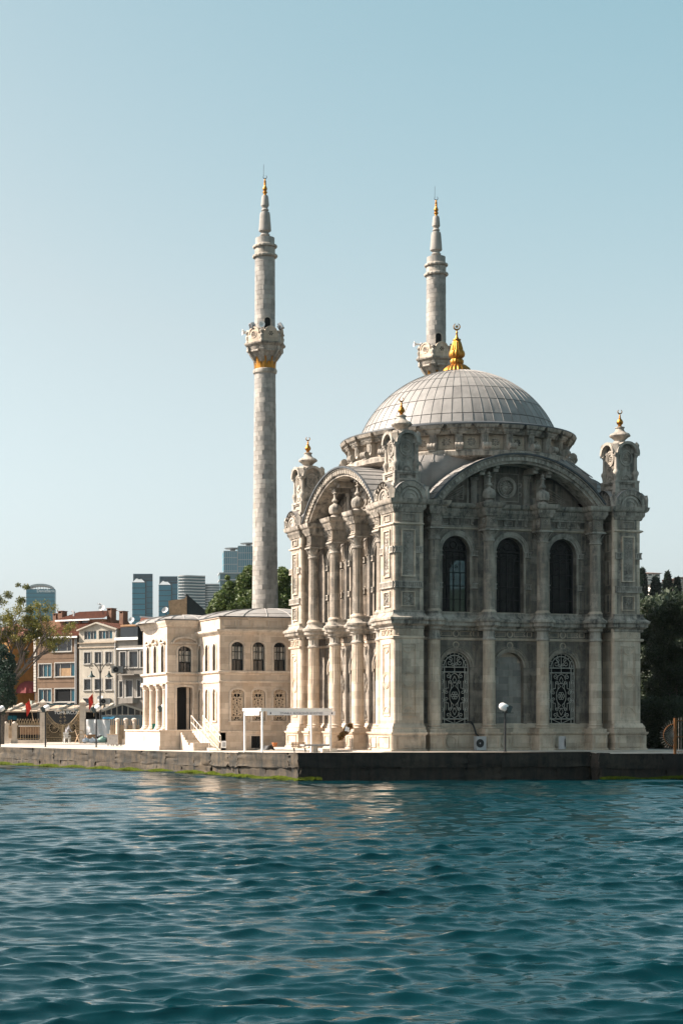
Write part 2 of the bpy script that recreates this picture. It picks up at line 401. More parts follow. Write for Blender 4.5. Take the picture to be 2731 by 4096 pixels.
# ---- plinth and base mouldings
pp = plan_path(T+.22, TW+.34, 6.92, CX4, 'sq', .47, 7.32)
MB().sweep(pp, [(-.12,0),(.06,0),(.06,.1),(0,.14),(0,.90),(.05,.93),(.09,1.0),(.09,1.065),(-.3,1.07)]).build('plinth', MARBLE, mosque)
MB().sweep(plan_path(T+.06, TW+.10, WY, None), [(.14,1.06),(.14,1.2),(.1,1.22),(.12,1.32),(.08,1.4),(.02,1.5),(0,1.56),(-.05,1.56)]).build('base_moulding', MARBLE, mosque)
fac('plinth_top', MB().bx(-5.98,5.98,-6.95,-WY,1.0,1.06), MARBLE)
C4 = [(c,0,0) for c in CX4]; B3 = [(c,0,0) for c in BAYS]; T2 = [(-TC,0,0),(TC,0,0)]
rep('pedestal_top', MB().bx(-.40,.40,-CY-.42,-WY+.1,.9,1.06), MARBLE, C4)
rep('column_slab', MB().bx(-.46,.46,-CY-.46,-WY+.05,1.061,1.25), MARBLE, C4)
rep('pedestal_panel', MB().outline(rect(-.36,.36,.2,.84), .045, -7.83, -7.78), MARBLE, C4)
rep('plinth_roundel', disc_ring(.26,.34,-6.97,-6.915,cz=.52,cu=-.45), MARBLE, B3)
rep('plinth_panel', MB().outline(rect(-.02,1.0,.2,.84), .045, -6.97, -6.915), MARBLE, B3)
rep('tower_plinth_panel', MB().outline(rect(-.72,.72,.2,.84), .05, -T-.27, -T-.215), MARBLE, T2)

# ---- corner towers
def chamfered(t0, t1, c): return [(t0,t0),(t1,t0),(t1,t1-c),(t1-c,t1),(t0,t1)]
tl = MB().prism(chamfered(T-TW-.04, T+.05, .28), 0, 7.3); tu = MB().prism(chamfered(T-TW, T, .28), 7.3, 14.0)
sh = MB().lathe([(.2,1.5),(.2,6.3),(.24,6.34),(.24,6.42),(.2,6.46),(.2,7.0),(.17,7.4),(.17,13.6)], 14, (T-.17,T-.17,0)).lathe([(.22,0),(.22,.9)], 14, (T+.06,T+.06,0))
sh.lathe([(.2,1.5),(.2,7.0),(.17,7.4),(.17,13.6)], 14, (T-TW+.05,T-.14,0)).lathe([(.2,1.5),(.2,7.0),(.17,7.4),(.17,13.6)], 14, (T-.14,T-TW+.05,0))
tl.bx(T-TW-.1,T+.2,T-TW-.1,T+.2,0,.92)
ml, mu, ms = tl.mesh('tower_base'), tu.mesh('tower_shaft'), sh.mesh('corner_shaft')
for s in range(4):
    a = pi+pi/2*s
    b = link('corner_tower', ml, MARBLE, mosque, rz=a); link('tower_shaft', mu, DARKMB, b); link('corner_shaft', ms, MARBLE, b)

# ---- strings and cornices that run round the whole building
def band(name, mat, path, prof): return MB().sweep(path, prof).build(name, mat, mosque)
band('string_course', MARBLE, plan_path(T+.05, TW+.09, WY, None), [(0,6.28),(.05,6.30),(.07,6.36),(.07,6.42),(0,6.45)])
mid = [(0,6.82),(.05,6.86),(.05,6.97),(.12,7.02),(.2,7.08),(.24,7.1),(.24,7.28),(.31,7.31),(.33,7.36),(.33,7.44),(.26,7.49),(.14,7.58),(.07,7.7),(.05,7.76),(.07,7.78),(.07,7.86),(-.28,7.88)]
band('middle_cornice', CRUST, plan_path(T+.05, TW+.09, WY+.12, CX4, 'rd', .36), mid)
band('upper_string', MARBLE, plan_path(T, TW, WY, None), [(0,12.58),(.05,12.61),(.1,12.64),(.1,12.70),(0,12.74)])
top = [(0,13.28),(.05,13.32),(.07,13.42),(.14,13.5),(.17,13.56),(.17,13.72),(.27,13.77),(.33,13.86),(.35,13.95),(.37,14.03),(-.33,14.05)]
band('upper_cornice', CRUST, plan_path(T, TW, WY+.18, CX4, 'sq', .36, CY), top)
den = MB()
def dentils(mb, u0, u1, y, z0, z1, step, w, dpt):
    k = int((u1-u0)/step)
    for i in range(k):
        u = u0+(i+.5)*(u1-u0)/k; mb.bx(u-w/2,u+w/2,y-dpt,y,z0,z1)
for b in BAYS: dentils(den, b-1.25, b+1.25, -WY-.34, 13.56, 13.7, .14, .075, .05)
for s in (-1,1):
    dentils(den, s*TC-.95, s*TC+.95, -T-.16, 13.57, 13.71, .17, .09, .06); dentils(den, s*TC-.95, s*TC+.95, -T-.29, 7.12, 7.25, .17, .1, .02)
for c in CX4: dentils(den, c-.5, c+.5, -CY-.36-.16, 13.57, 13.71, .17, .09, .06)
fac('dentils', den, CRUST, kind='stuff')

# ---- tower faces: carved panels, ribbed bands, outlined roundels
def ribbed(mb, u0, u1, z0, z1, yy, d=.09):
    mb.bx(u0,u1,yy-d,yy+.02,z0,z0+.07); mb.bx(u0,u1,yy-d,yy+.02,z1-.07,z1); mb.bx(u0+.01,u1-.01,yy-d*.4,yy+.02,z0+.07,z1-.07)
    k = max(2,int((u1-u0)/.12))
    for i in range(k): c = u0+(i+.5)*(u1-u0)/k; mb.bx(c-.033,c+.033,yy-d*.9,yy,z0+.07,z1-.07)
    return mb
y = -T; yl = -T-.05
tall = rep('carved_panel', MB().outline(rect(-.42,.42,9.72,12.36), .07, y-.08, y+.02), MARBLE, T2)
mg = MB().plate(rect(-.36,.36,9.78,12.3), y-.004, y+.03).mesh('panel_ground'); ma = arabesque(.64,2.42,.026).mesh('arabesque', 0)
for o in tall: link('panel_ground', mg, CARVED, o); link('arabesque', ma, CARVED, o, loc=(0,y-.014,11.04))
sqr = rep('rosette_panel', MB().outline(rect(-.42,.42,8.06,8.92), .06, y-.07, y+.02), MARBLE, T2)
g = MB()
for k in range(6):
    a = k*pi/3; wire(g, [(.09*cos(a),.09*sin(a)),(.2*cos(a+.45),.2*sin(a+.45)),(.31*cos(a),.31*sin(a)),(.2*cos(a-.45),.2*sin(a-.45))], .03, closed=True)
    wire(g, spiral(.27*cos(a+.52),.27*sin(a+.52),.07,1.2,a,1), .022)
wire(g, circ(0,0,.36,8), .022, closed=True); g.merge(MB().ring(circ(0,0,.08,12),circ(0,0,.01,12),-.06,0)); rr_ = g.mesh('rosette_carving', 0)
for o in sqr: link('rosette_carving', rr_, CARVED, o, loc=(0,y-.01,8.49))
rep('attic_panel', MB().outline(rect(-.42,.42,12.83,13.24), .06, y-.06, y+.02), DARKMB, T2)
rep('ribbed_band', ribbed(MB(),-.87,.87,9.1,9.48,y,.11), CARVED, T2); rep('ribbed_band', ribbed(MB(),-.225,.225,11.04,11.42,y,.11), CARVED, [(t+d,0,0) for t in (-TC,TC) for d in (-.645,.645)])
rep('tall_panel', MB().outline(rect(-.46,.46,1.95,6.02), .05, yl-.045, yl+.02), MARBLE, T2); rep('panel_fillet', MB().outline(rect(-.36,.36,2.12,5.88), .03, yl-.028, yl+.02), MARBLE, T2)
rep('roundel', disc_ring(.32,.385,yl-.05,yl+.02,28,3.98), MARBLE, T2); rep('roundel_ring', disc_ring(.43,.475,yl-.05,yl+.02,28,3.98), MARBLE, T2)
rep('half_roundel', MB().outline(arc(0,2.16,.36,0,pi,16), .05, yl-.05, yl+.02), MARBLE, T2); rep('half_roundel', MB().outline(arc(0,5.85,.36,pi,2*pi,16), .05, yl-.05, yl+.02), MARBLE, T2)
rep('notched_panel', MB().outline([(-.66,6.5),(-.28,6.5),(-.28,6.78),(-.66,6.78),(-.55,6.64)], .035, yl-.045, yl+.02), MARBLE, T2)
rep('notched_panel', MB().outline([(.28,6.5),(.66,6.5),(.55,6.64),(.66,6.78),(.28,6.78)], .035, yl-.045, yl+.02), MARBLE, T2)
rep('frieze_roundel', disc_ring(.15,.2,yl-.05,yl+.02,20,6.64), MARBLE, T2)
for s in (-1,1):      # the tower flank that faces the bay
    x0 = s*(T-TW); a, b = sorted((x0, x0-s*.04))
    for z0, z1 in ((7.95,9.05),(9.55,11.0),(11.5,12.5)): fac('flank_panel', MB().bx(a,b,-7.27,-7.22,z0,z1).bx(a,b,-6.88,-6.83,z0,z1).bx(a,b,-7.22,-6.88,z0,z0+.05).bx(a,b,-7.22,-6.88,z1-.05,z1), MARBLE)

# ---- columns of both orders
def flutes(k, amp, j0, j1):
    return lambda j, a: (-amp*(0.5+0.5*cos(k*a)) if j0 <= j <= j1 else 0)
NF = 72
base = MB().lathe([(.44,1.25),(.46,1.29),(.44,1.34),(.38,1.36),(.37,1.40),(.41,1.42),(.42,1.46),(.38,1.5),(.365,1.53)], 24)
shaft_lo = MB().lathe([(.365,1.53),(.362,3.98)], 28)
shaft_lo.lathe([(.33,3.98),(.35,3.985),(.345,4.05),(.335,6.2),(.34,6.26)], NF, rip=flutes(18,.09,1,3))
cap_lo = MB().lathe([(.35,6.26),(.395,6.29),(.40,6.36),(.35,6.4),(.335,6.44),(.335,6.48),(.33,6.8),(.37,6.84),(.42,6.88),(.42,6.98)], NF, rip=flutes(12,.12,5,6))
base_up = MB().lathe([(.43,7.86),(.43,7.9),(.385,7.92),(.37,7.98),(.34,8.0)], 24)
shaft_up = MB().lathe([(.32,8.0),(.325,8.05),(.30,11.8),(.305,11.86)], NF, rip=flutes(18,.1,1,2))
cap_up = MB().lathe([(.31,11.86),(.36,11.89),(.365,11.97),(.31,12.0),(.28,12.02),(.29,12.25),(.36,12.45),(.42,12.5)], 20)
for k in range(16):     # two rows of curling acanthus leaves and the scalloped abacus
    a = 2*pi*k/16; lo = k % 2
    h = .26 if lo else .43; r0 = .3
    ca, sa = cos(a), sin(a); vs = []
    for t in range(5):
        z = 12.02+h*(t/4 if t < 4 else .93); r = r0+(.01 if t < 2 else (.05,.13,.17)[t-2])*(1.0 if lo else 1.25); w = (.07,.08,.085,.07,.03)[t]
        for e in (-1,0,1): vs.append((r*ca-e*w*sa+(0.02*ca if e == 0 else 0), r*sa+e*w*ca+(0.02*sa if e == 0 else 0), z))
    cap_up.add(vs, [(3*t+e,3*t+e+1,3*t+e+4,3*t+e+3) for t in range(4) for e in (0,1)])
ab = []
for k in range(40):
    a = 2*pi*k/40; q = max(abs(cos(a)),abs(sin(a))); r = (.44/q)*.82+.09+(.02 if k % 2 else 0); ab.append((r*cos(a), r*sin(a)))
cap_up.prism(ab, 12.48, 12.56)
meshes = dict(b=base.mesh('column_base'), l=shaft_lo.mesh('lower_shaft',50), c=cap_lo.mesh('lower_capital',50), ub=base_up.mesh('upper_base'), u=shaft_up.mesh('upper_shaft',50), cu=cap_up.mesh('acanthus_capital',40))
blk = MB().bx(-.36,.36,-.36,.75,12.56,12.62).bx(-.31,.31,-.31,.75,12.62,13.3).bx(-.37,.37,-.37,.75,12.68,12.74)
for y0 in (-.31,): blk.outline(rect(-.25,.25,12.8,13.26), .035, -.34, -.30)
mblk = blk.mesh('entablature_block')
mros = rosette(.19,8,.09).mesh('block_rosette')
for s in (0,1):
    R = Matrix.Rotation(-pi/2*s, 4, 'Z')
    for c in CX4:
        p = R@Vector((c,-CY,0)); rz = -pi/2*s
        lo = link('lower_column', meshes['l'], MARBLE, mosque, loc=p, rz=rz); link('column_base', meshes['b'], MARBLE, lo); link('lower_capital', meshes['c'], CARVED, lo)
        up = link('upper_column', meshes['u'], DARKMB, mosque, loc=p, rz=rz); link('column_base', meshes['ub'], MARBLE, up); link('acanthus_capital', meshes['cu'], CARVED, up)
        eb = link('entablature_block', mblk, DARKMB, mosque, loc=p, rz=rz); link('block_rosette', mros, CARVED, eb, loc=(0,-.31,13.03))
        x = link('block_rosette', mros, CARVED, eb, loc=(-.31,0,13.03), rz=-pi/2)

# ---- bays: windows, archivolts, incised ornament
av_l, av_u = MB(), MB()
for r0, r1, d in ((HWO,HWO+.12,.05),(HWO+.12,HWO+.24,.11),(HWO+.28,HWO+.33,.06)): av_l.ring(arc(0,4.76,r1,pi,0,24), arc(0,4.76,r0,pi,0,24), -WY-d, -WY+.02, False)
for r0, r1, d in ((HWO,HWO+.1,.06),(HWO+.1,HWO+.24,.12),(HWO+.24,HWO+.29,.16)): av_u.ring(arc(0,11.36,r1,pi,0,24), arc(0,11.36,r0,pi,0,24), -WY-d, -WY+.02, False)
rep('lower_archivolt', av_l, DARKMB, B3); rep('upper_archivolt', av_u, CARVED, B3)
SP = [(c+s*1.25,0,0) for c in BAYS for s in (-1,1)]; y0, y1 = -WY-.05, -WY+.02; h = .18
rep('impost', MB().bx(-.135,.135,-WY-.11,-WY+.02,4.6,4.76), WALL, [(c+s*(HWO+.135),0,0) for c in BAYS for s in (-1,1)])
rep('jamb', MB().bx(-.11,.11,-WY-.05,-WY+.02,1.53,4.6), WALL, [(c+s*(HWO+.11),0,0) for c in BAYS for s in (-1,1)])
for z0, z1 in ((11.08,11.4),(9.24,9.56)): rep('ribbed_band', ribbed(MB(),-.23,.23,z0,z1,-WY,.16), CARVED, [(c+s*(HWO+.23),0,0) for c in BAYS for s in (-1,1)])
rep('upper_jamb', MB().bx(-.075,.075,-WY-.07,-WY+.02,7.9,11.08), DARKMB, [(c+s*(HWO+.075),0,0) for c in BAYS for s in (-1,1)])
for z0, z1, u in ((7.98,9.18,1.2),(9.64,11.0,1.2),(11.5,12.5,1.36)): rep('pier_panel', MB().outline(rect(-.14,.14,z0,z1), .035, -WY-.06, -WY+.02), DARKMB, [(c+s*u,0,0) for c in BAYS for s in (-1,1)])
rep('inverted_triangle', MB().outline([(-h,6.12),(h,6.12),(0,5.8)], .035, y0, y1), WALL, SP)
rep('chevron', MB().ring([(-h,6.0),(0,5.68),(h,6.0)], [(-h,5.93),(0,5.61),(h,5.93)], y0, y1, False), WALL, SP)
rep('diamond', MB().outline([(0,4.3),(h,3.95),(0,3.6),(-h,3.95)], .04, y0, y1), WALL, SP)
rep('chevron', MB().ring([(-h,4.15),(0,4.5),(h,4.15)], [(-h,4.08),(0,4.43),(h,4.08)], y0, y1, False), WALL, SP); rep('chevron', MB().ring([(-h,3.75),(0,3.4),(h,3.75)], [(-h,3.82),(0,3.47),(h,3.82)], y0, y1, False), WALL, SP)
rep('triangle', MB().outline([(-h,1.75),(h,1.75),(0,2.1)], .035, y0, y1), WALL, SP); rep('chevron', MB().ring([(-h,1.95),(0,2.3),(h,1.95)], [(-h,1.88),(0,2.22),(h,1.88)], y0, y1, False), WALL, SP)
rep('frieze_square', MB().outline(rect(-.16,.16,6.52,6.8), .03, y0, y1), MARBLE, SP)
for s in (-1,1): rep('notched_panel', MB().outline([(s*.26,6.52),(s*1.0,6.52),(s*.9,6.66),(s*1.0,6.8),(s*.26,6.8)], .03, y0, y1), MARBLE, B3); rep('spandrel_line', MB().bx(*sorted((s*.24,s*1.0)),y0,y1,6.12,6.16), WALL, B3)
for z in (6.66,6.02): rep('roundel', disc_ring(.14,.2,y0-.01,y1,20,z), MARBLE, B3)
rep('lower_sill', MB().bx(-HWO-.1,HWO+.1,-WY-.1,-WY+.3,1.42,1.528), MARBLE, B3)
# frieze brackets
bk = MB().plate([(-.06,12.86),(.06,12.86),(.085,13.3),(-.085,13.3)], -.03, .02)
bk.merge(MB().plate([(-.15,0),(-.03,0),(-.0,.0),(.0,.46),(-.19,.46),(-.19,.36),(-.1,.3),(-.08,.12)], -.07, .07), Matrix.Translation((0,0,12.84))@Matrix.Rotation(pi/2,4,'Z'))
for k in (-.04,0,.04): bk.bx(k-.012,k+.012,-.21,-.15,13.0,13.2)
rep('frieze_bracket', bk, CARVED, [(c+d,-WY-.02,0) for c in BAYS for d in (-.98,-.33,.33,.98)])
fz = MB().bx(-6.1,6.1,-WY-.18,-WY,13.2,13.32).bx(-6.1,6.1,-WY-.08,-WY,12.74,12.82)
fac('frieze', fz, CARVED)
rep('frieze_panel', MB().outline(rect(-.17,.17,12.88,13.16), .035, -WY-.05, -WY+.02), CARVED, [(c+d,0,0) for c in BAYS for d in (-.655,0,.655)])
# windows
gr_me = grille_mb(HWO, 1.53, 4.76).mesh('iron_grille', 0)
def arch_poly(hw, zb, zs, n=16): return [(-hw,zb),(hw,zb)]+arc(0,zs,hw,0,pi,n)
lp = MB().plate(arch_poly(HWO,1.53,4.76), .34, .36).mesh('dark_pane')
upn = MB().plate(arch_poly(HWO,7.9,11.36), .36, .375).mesh('pane')
upo = MB().plate(arch_poly(HWO,7.9,11.36), .36, .375).mesh('opaque_pane')  # opaque panes added on the unseen sides to block sky through the windows
uf = MB()
wire(uf, [(-.83,7.92),(-.83,11.36)]+arc(0,11.36,.83,pi,0,18)[1:-1]+[(.83,11.36),(.83,7.92)], .045, .33, True)
for u in (-.42,0,.42): wire(uf, [(u,7.92),(u,11.36)], .026 if u else .035, .33)
for z in (8.65,9.4,10.15,10.9,11.36): wire(uf, [(-.83,z),(.83,z)], .022 if z < 11 else .035, .33)
wire(uf, circ(0,11.75,.2,14), .03, .33, True)
for s in (-1,1):
    wire(uf, spiral(s*.45,11.55,.2,1.1,0,s), .025, .33); wire(uf, arc(s*.21,10.9,.21,0,pi,10), .022, .33); wire(uf, arc(s*.63,10.9,.21,0,pi,10), .022, .33)
    wire(uf, spiral(s*.21,10.5,.12,1.1,pi/2,s), .02, .33)
uf = uf.mesh('window_frame', 0)
for s in (0,1,2,3):
    R = Matrix.Rotation(-pi/2*s, 4, 'Z'); rz = -pi/2*s
    for i, c in enumerate(BAYS):
        p = R@Vector((c,-WY,0))
        w = link('upper_window', upn if s < 2 or (s == 2 and i == 0) else upo, CLEAR if s < 2 or (s == 2 and i == 0) else DARK, mosque, loc=p, rz=rz); link('window_frame', uf, IRON, w)
        if s > 1: continue
        if s == 0 and i == 1:      # blind niche of ashlar blocks
            nb = MB().plate(arch_poly(HWO,1.53,4.76), .30, .34).build('niche_back', MARBLE, mosque, loc=p)
            z = 1.53; row = 0
            while z < 5.6:
                h = (.40,.34,.44,.37)[row % 4]; u = -HWO; t = min(z+h, 5.63)
                lim = HWO if t < 4.76 else sqrt(max(0,HWO**2-(t-4.76)**2))
                cuts = [-lim]+sorted(x for x in ((-.3,.35) if row % 2 else (-.55,.05,.6)) if abs(x) < lim-.1)+[lim]
                for a, b in zip(cuts, cuts[1:]):
                    if b-a > .08: MB().bx(a+.004,b-.004,.255-.012*random.random(),.31,z+.004,t-.004).build('stone_block', BLOCK, nb, smooth=0)
                z += h; row += 1
            continue
        w = link('lower_window', lp, DARK, mosque, loc=p, rz=rz); link('iron_grille', gr_me, GRILLE, w, loc=(0,.14,0))
rep('window_sill', MB().bx(-HWO-.1,HWO+.1,-WY-.08,-WY+.3,7.82,7.898), MARBLE, B3)
# ---- great arches over each facade
AZ, AR, AH = 16.80-6.70, 6.70, 5.45           # centre height and radius of the arch, half chord at the cornice
ang = math.acos(AH/AR)
def arcA(r, n=40, e=0.0): return arc(0, AZ, r, pi-ang+e, ang-e, n)
hood = MB()
for r0, r1, y0, y1 in ((AR-.5,AR-.36,-7.72,-6.6),(AR-.36,AR-.1,-7.82,-6.6),(AR-.1,AR,-7.9,-6.6)):
    hood.ring(arcA(r1), arcA(r0), y0, y1, False)
fac('great_arch', hood, CRUST, smooth=30)
ad = MB()
for k in range(46):
    a = pi-ang-.03+(2*ang-pi+.06)*k/45; M = Matrix.Translation((0,0,AZ))@Matrix.Rotation(-(a-pi/2),4,'Y')
    ad.merge(MB().bx(-.06,.06,-7.86,-7.8,AR-.33,AR-.14), M)
fac('arch_modillions', ad, CARVED, kind='stuff')
lr = MB().ring(arcA(AR+.055,48,-.02), arcA(AR,48,-.02), -7.96, -3.4, False)
lroof = fac('arch_roof', lr, LEAD, sides=(0,1,2,3))
fac('roof_edge', MB().ring(arcA(AR+.075,48,-.02), arcA(AR-.02,48,-.02), -7.98, -7.90, False), LEADD, par=lroof, sides=(0,1,2,3))
sm = MB()
for k in range(1,22):
    a = pi-ang+(2*ang-pi)*k/22; M = Matrix.Translation((0,0,AZ))@Matrix.Rotation(-(a-pi/2),4,'Y')
    sm.merge(MB().bx(-.02,.02,-7.9,-3.6,AR+.05,AR+.085), M)
for y in (-7.0,-6.1): sm.ring(arcA(AR+.068,48), arcA(AR+.05,48), y-.015, y+.015, False)
fac('roof_seams', sm, LEAD, par=lroof, sides=(0,1,2,3))
# tympanum
ty = MB().plate([(-AH,13.9),(AH,13.9)]+arc(0,AZ,AR-.4,ang+.04,pi-ang-.04,30), -WY, -WY+.5)
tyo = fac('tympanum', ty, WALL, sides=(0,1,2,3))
for i, o in enumerate(tyo): o.location = Matrix.Rotation(-pi/2*i,4,'Z')@Vector((0,.42,0))      # set deep under the arch
tyo = tyo[:2]
tp = MB()
for s in (-1,1):
    for u, h in ((1.25,15.95),(2.1,15.75)):
        tp.bx(s*u-.19,s*u+.19,-WY-.12,-WY+.02,14.0,h); tp.bx(s*u-.25,s*u+.25,-WY-.2,-WY+.02,h-.28,h-.1); tp.outline(rect(s*u-.13,s*u+.13,14.5,h-.4),.03,-WY-.145,-WY-.11)
        tp.bx(s*u-.16,s*u+.16,-7.7,-WY+.02,h-.1,h+.22); tp.bx(s*u-.12,s*u+.12,-7.9,-7.55,h+.08,h+.3)
    tp.outline([(s*2.7,14.35),(s*4.1,14.35),(s*2.7,15.2)], .05, -WY-.06, -WY+.02)
    tp.bx(*sorted((s*2.4,s*2.5)),-WY-.05,-WY,14.1,15.6)
    for k in range(5):
        wire(tp, [(s*(2.75+k*.25),14.38),(s*(2.75+k*.05),14.38+.75-k*.12)], .02, -WY-.02); wire(tp, [(s*(2.75),14.4+k*.14),(s*(3.05+.2*k),14.4)], .02, -WY-.02)
    for z in (14.75,15.3): tp.merge(disc_ring(.07,.12,-WY-.06,-WY,12,z,s*.86,1.3))
tp.outline(rect(-.78,.78,14.3,15.95), .06, -WY-.07, -WY+.02)
fac('tympanum_relief', tp, CARVED, par=tyo)
rw = disc_ring(.42,.5,-WY-.14,-WY+.02,30,15.13).merge(disc_ring(.52,.62,-WY-.1,-WY+.02,30,15.13)).merge(rosette(.4,14,.14,.35), Matrix.Translation((0,-WY,15.13)))
fac('great_rosette', rw, CARVED, par=tyo)
cf = MB()
for k in range(11):      # coffers with flowers on the soffit
    a = pi-ang-.12-(pi-2*ang-.24)*k/10
    M = Matrix.Translation((0,0,AZ))@Matrix.Rotation(-(a-pi/2),4,'Y')@Matrix.Translation((0,-7.2,AR-.5))@Matrix.Rotation(-pi/2,4,'X')
    cf.merge(disc_ring(.3,.36,-.04,.01,8), M).merge(rosette(.24,6,.06), M)
fac('soffit_coffers', cf, CARVED)
# vases above the two middle columns
vz = MB().lathe([(.34,14.05),(.33,14.1),(.2,14.22),(.16,14.36)], 16)
vz.lathe([(.30,14.3),(.36,14.45),(.36,14.62),(.31,14.76),(.2,14.86),(.1,14.93)], 32, rip=lambda j, a: .1*abs(cos(4*a)) if j < 4 else 0)
vz.lathe([(.1,14.9),(.09,14.98),(.18,15.03),(.2,15.09),(.16,15.15),(.1,15.22),(.075,15.4),(.09,15.47),(.15,15.52),(.15,15.57),(.07,15.6),(.06,15.64),(.1,15.7),(.08,15.78),(0,15.86)], 16)
for k in range(8): vz.merge(disc_ring(.05,.09,-.37,-.33,10,14.52,0,1.3), Matrix.Rotation(k*pi/4,4,'Z'))
rep('stone_vase', vz, CARVED, [(-1.7,-CY,0),(1.7,-CY,0)])

# ---- roof between dome and arches
cone = MB().lathe([(6.3,16.0),(6.9,17.0),(7.6,16.45),(8.6,15.65),(9.9,14.4)], 120)
cone.v = [(max(-6.0,min(6.0,x)), max(-6.0,min(6.0,y)), z) for x,y,z in cone.v]
cr = cone.build('corner_roof', LEAD, mosque)
cs = MB(); CP = [(6.9,17.0),(7.6,16.45),(8.6,15.65),(9.9,14.4)]
def cone_z(r):
    for (r0,z0),(r1,z1) in zip(CP, CP[1:]):
        if r <= r1: return z0+(z1-z0)*(r-r0)/(r1-r0)
    return CP[-1][1]
for k in range(72):
    a = 2*pi*(k+.5)/72; re_ = min(8.4, 6.0/max(abs(cos(a)),abs(sin(a))))
    if re_ > 7.05: cs.tube([(r*cos(a),r*sin(a),cone_z(r)+.02) for r in [6.92+(re_-6.92)*i/5 for i in range(6)]], .03, 4)
for r in (7.55,8.35):
    for q in range(4):
        A_ = [pi/4+pi/2*q-t for t in [-.55+1.1*i/16 for i in range(17)]]
        A_ = [a for a in A_ if 6.0/max(abs(cos(a)),abs(sin(a))) > r]
        if len(A_) > 2: cs.tube([(r*cos(a),r*sin(a),cone_z(r)+.01) for a in A_], .018, 4)
cs.build('roof_seams', LEAD, cr, kind='stuff')
MB().bx(-6.5,6.5,-6.5,6.5,13.9,14.0).build('roof_slab', LEAD, mosque)

# ---- turrets on the corner towers
tb = MB()                       # lunette storey: two crossing barrels over the cornice
def barrel(mb, r, half, zc, flip, th=.12, n=18, e=0.0):
    A = arc(0,zc,r,pi,0,n); B = arc(0,zc,r-th,pi,0,n)
    m = MB().ring(A, B, -half, half, False)
    return mb.merge(m, Matrix.Rotation(pi/2,4,'Z') if flip else None)
for fl_ in (0,1): barrel(tb, 1.02, 1.16, 14.0, fl_, .3)
tb.bx(-.9,.9,-.9,.9,13.9,14.9)
tlead = MB()
for fl_ in (0,1): barrel(tlead, 1.05, 1.19, 14.0, fl_, .035)
tw_ = MB()
for k in range(4):
    M = Matrix.Rotation(k*pi/2,4,'Z')
    tw_.merge(MB().plate(arc(0,14.04,.74,pi,0,14), -1.07, -.85), M).merge(MB().ring(arc(0,14.04,.62,pi,0,14),arc(0,14.04,.5,pi,0,14),-1.13,-1.05,False), M).merge(MB().ring(arc(0,14.04,.4,pi,0,14),arc(0,14.04,.3,pi,0,14),-1.11,-1.05,False), M)
    for j in range(9):
        a = pi*(j+.5)/9; tw_.merge(MB().bx(-.03,.03,-1.185,-1.15,.76,.95), M@Matrix.Translation((0,0,14.0))@Matrix.Rotation(-(a-pi/2),4,'Y'))
    tw_.merge(MB().plate([(-.14,14.05),(.14,14.05),(.2,14.5),(.1,14.62),(0,14.74),(-.1,14.62),(-.2,14.5)], -.12, .12), M@Matrix.Translation((-1.03,-1.03,0))@Matrix.Rotation(-pi/4,4,'Z'))
bd_ = MB()                      # turret body
bd_.bx(-.6,.6,-.6,.6,14.8,17.35)
for z0, z1, h in ((14.72,14.98,.80),(14.98,15.1,.72),(15.1,15.2,.78),(15.2,15.42,.66),(15.42,15.5,.74),(15.5,15.62,.8)): bd_.bx(-h,h,-h,h,z0,z1)
for k in range(4):
    M = Matrix.Rotation(k*pi/2,4,'Z')
    bd_.merge(MB().lathe([(.13,15.6),(.12,15.72),(.15,15.9),(.2,16.0),(.2,16.12),(.13,16.22),(.11,16.3),(.1,16.95),(.14,17.0),(.15,17.1)], 12), M@Matrix.Translation((.62,.62,0)))
    bd_.merge(MB().bx(-.17,.17,-.17,.17,17.08,17.2).bx(-.14,.14,-.14,.14,14.86,15.58), M@Matrix.Translation((.64,.64,0)))
    # arched gable and corner horn
    bd_.merge(MB().ring(arc(0,17.2,.70,pi,0,16,.68), arc(0,17.2,.54,pi,0,16,.52), -.9, -.3, False), M)
    bd_.merge(MB().plate([(-.02,17.18),(.16,17.18),(.2,17.72),(.1,17.86),(-.02,17.74)], -.16, .16), M@Matrix.Translation((.62,.62,0))@Matrix.Rotation(pi/4,4,'Z'))
bd_.merge(MB().ring(arc(0,17.2,.62,pi,0,16,.6), arc(0,17.2,.3,pi,0,16,.3), -.6, .6, False)).merge(MB().ring(arc(0,17.2,.62,pi,0,16,.6), arc(0,17.2,.3,pi,0,16,.3), -.6, .6, False), Matrix.Rotation(pi/2,4,'Z'))
bd_.bx(-.5,.5,-.5,.5,17.2,17.82)
med = MB()
for k in range(4):
    M = Matrix.Rotation(k*pi/2,4,'Z')
    med.merge(disc_ring(.33,.41,-.68,-.59,22,16.93,0,1.15), M).merge(disc_ring(.24,.29,-.66,-.59,18,16.93,0,1.15), M).merge(rosette(.2,8,.09), M@Matrix.Translation((0,-.6,16.93)))
    med.merge(MB().ring(arc(0,15.68,.3,pi,0,12),arc(0,15.68,.23,pi,0,12),-.68,-.59,False), M)
    for j in range(7):
        a = pi*(j+.5)/7; med.merge(MB().bx(-.025,.025,-.65,-.59,.08,.22), M@Matrix.Translation((0,0,15.68))@Matrix.Rotation(-(a-pi/2),4,'Y'))
    med.merge(MB().lathe([(0,-.09),(.07,-.06),(.09,0),(.07,.06),(0,.09)],10), M@Matrix.Translation((0,-.68,15.68)))
    for s in (-1,1): wire_ = [(p[0],-.61,p[1]) for p in spiral(s*.2,16.33,.14,1.3,0,s)]; med.merge(MB().tube(wire_,.03,5), M)
urn = MB().lathe([(.42,17.78),(.36,17.86),(.30,17.95),(.29,18.02),(.36,18.1),(.48,18.2),(.55,18.28)], 24)
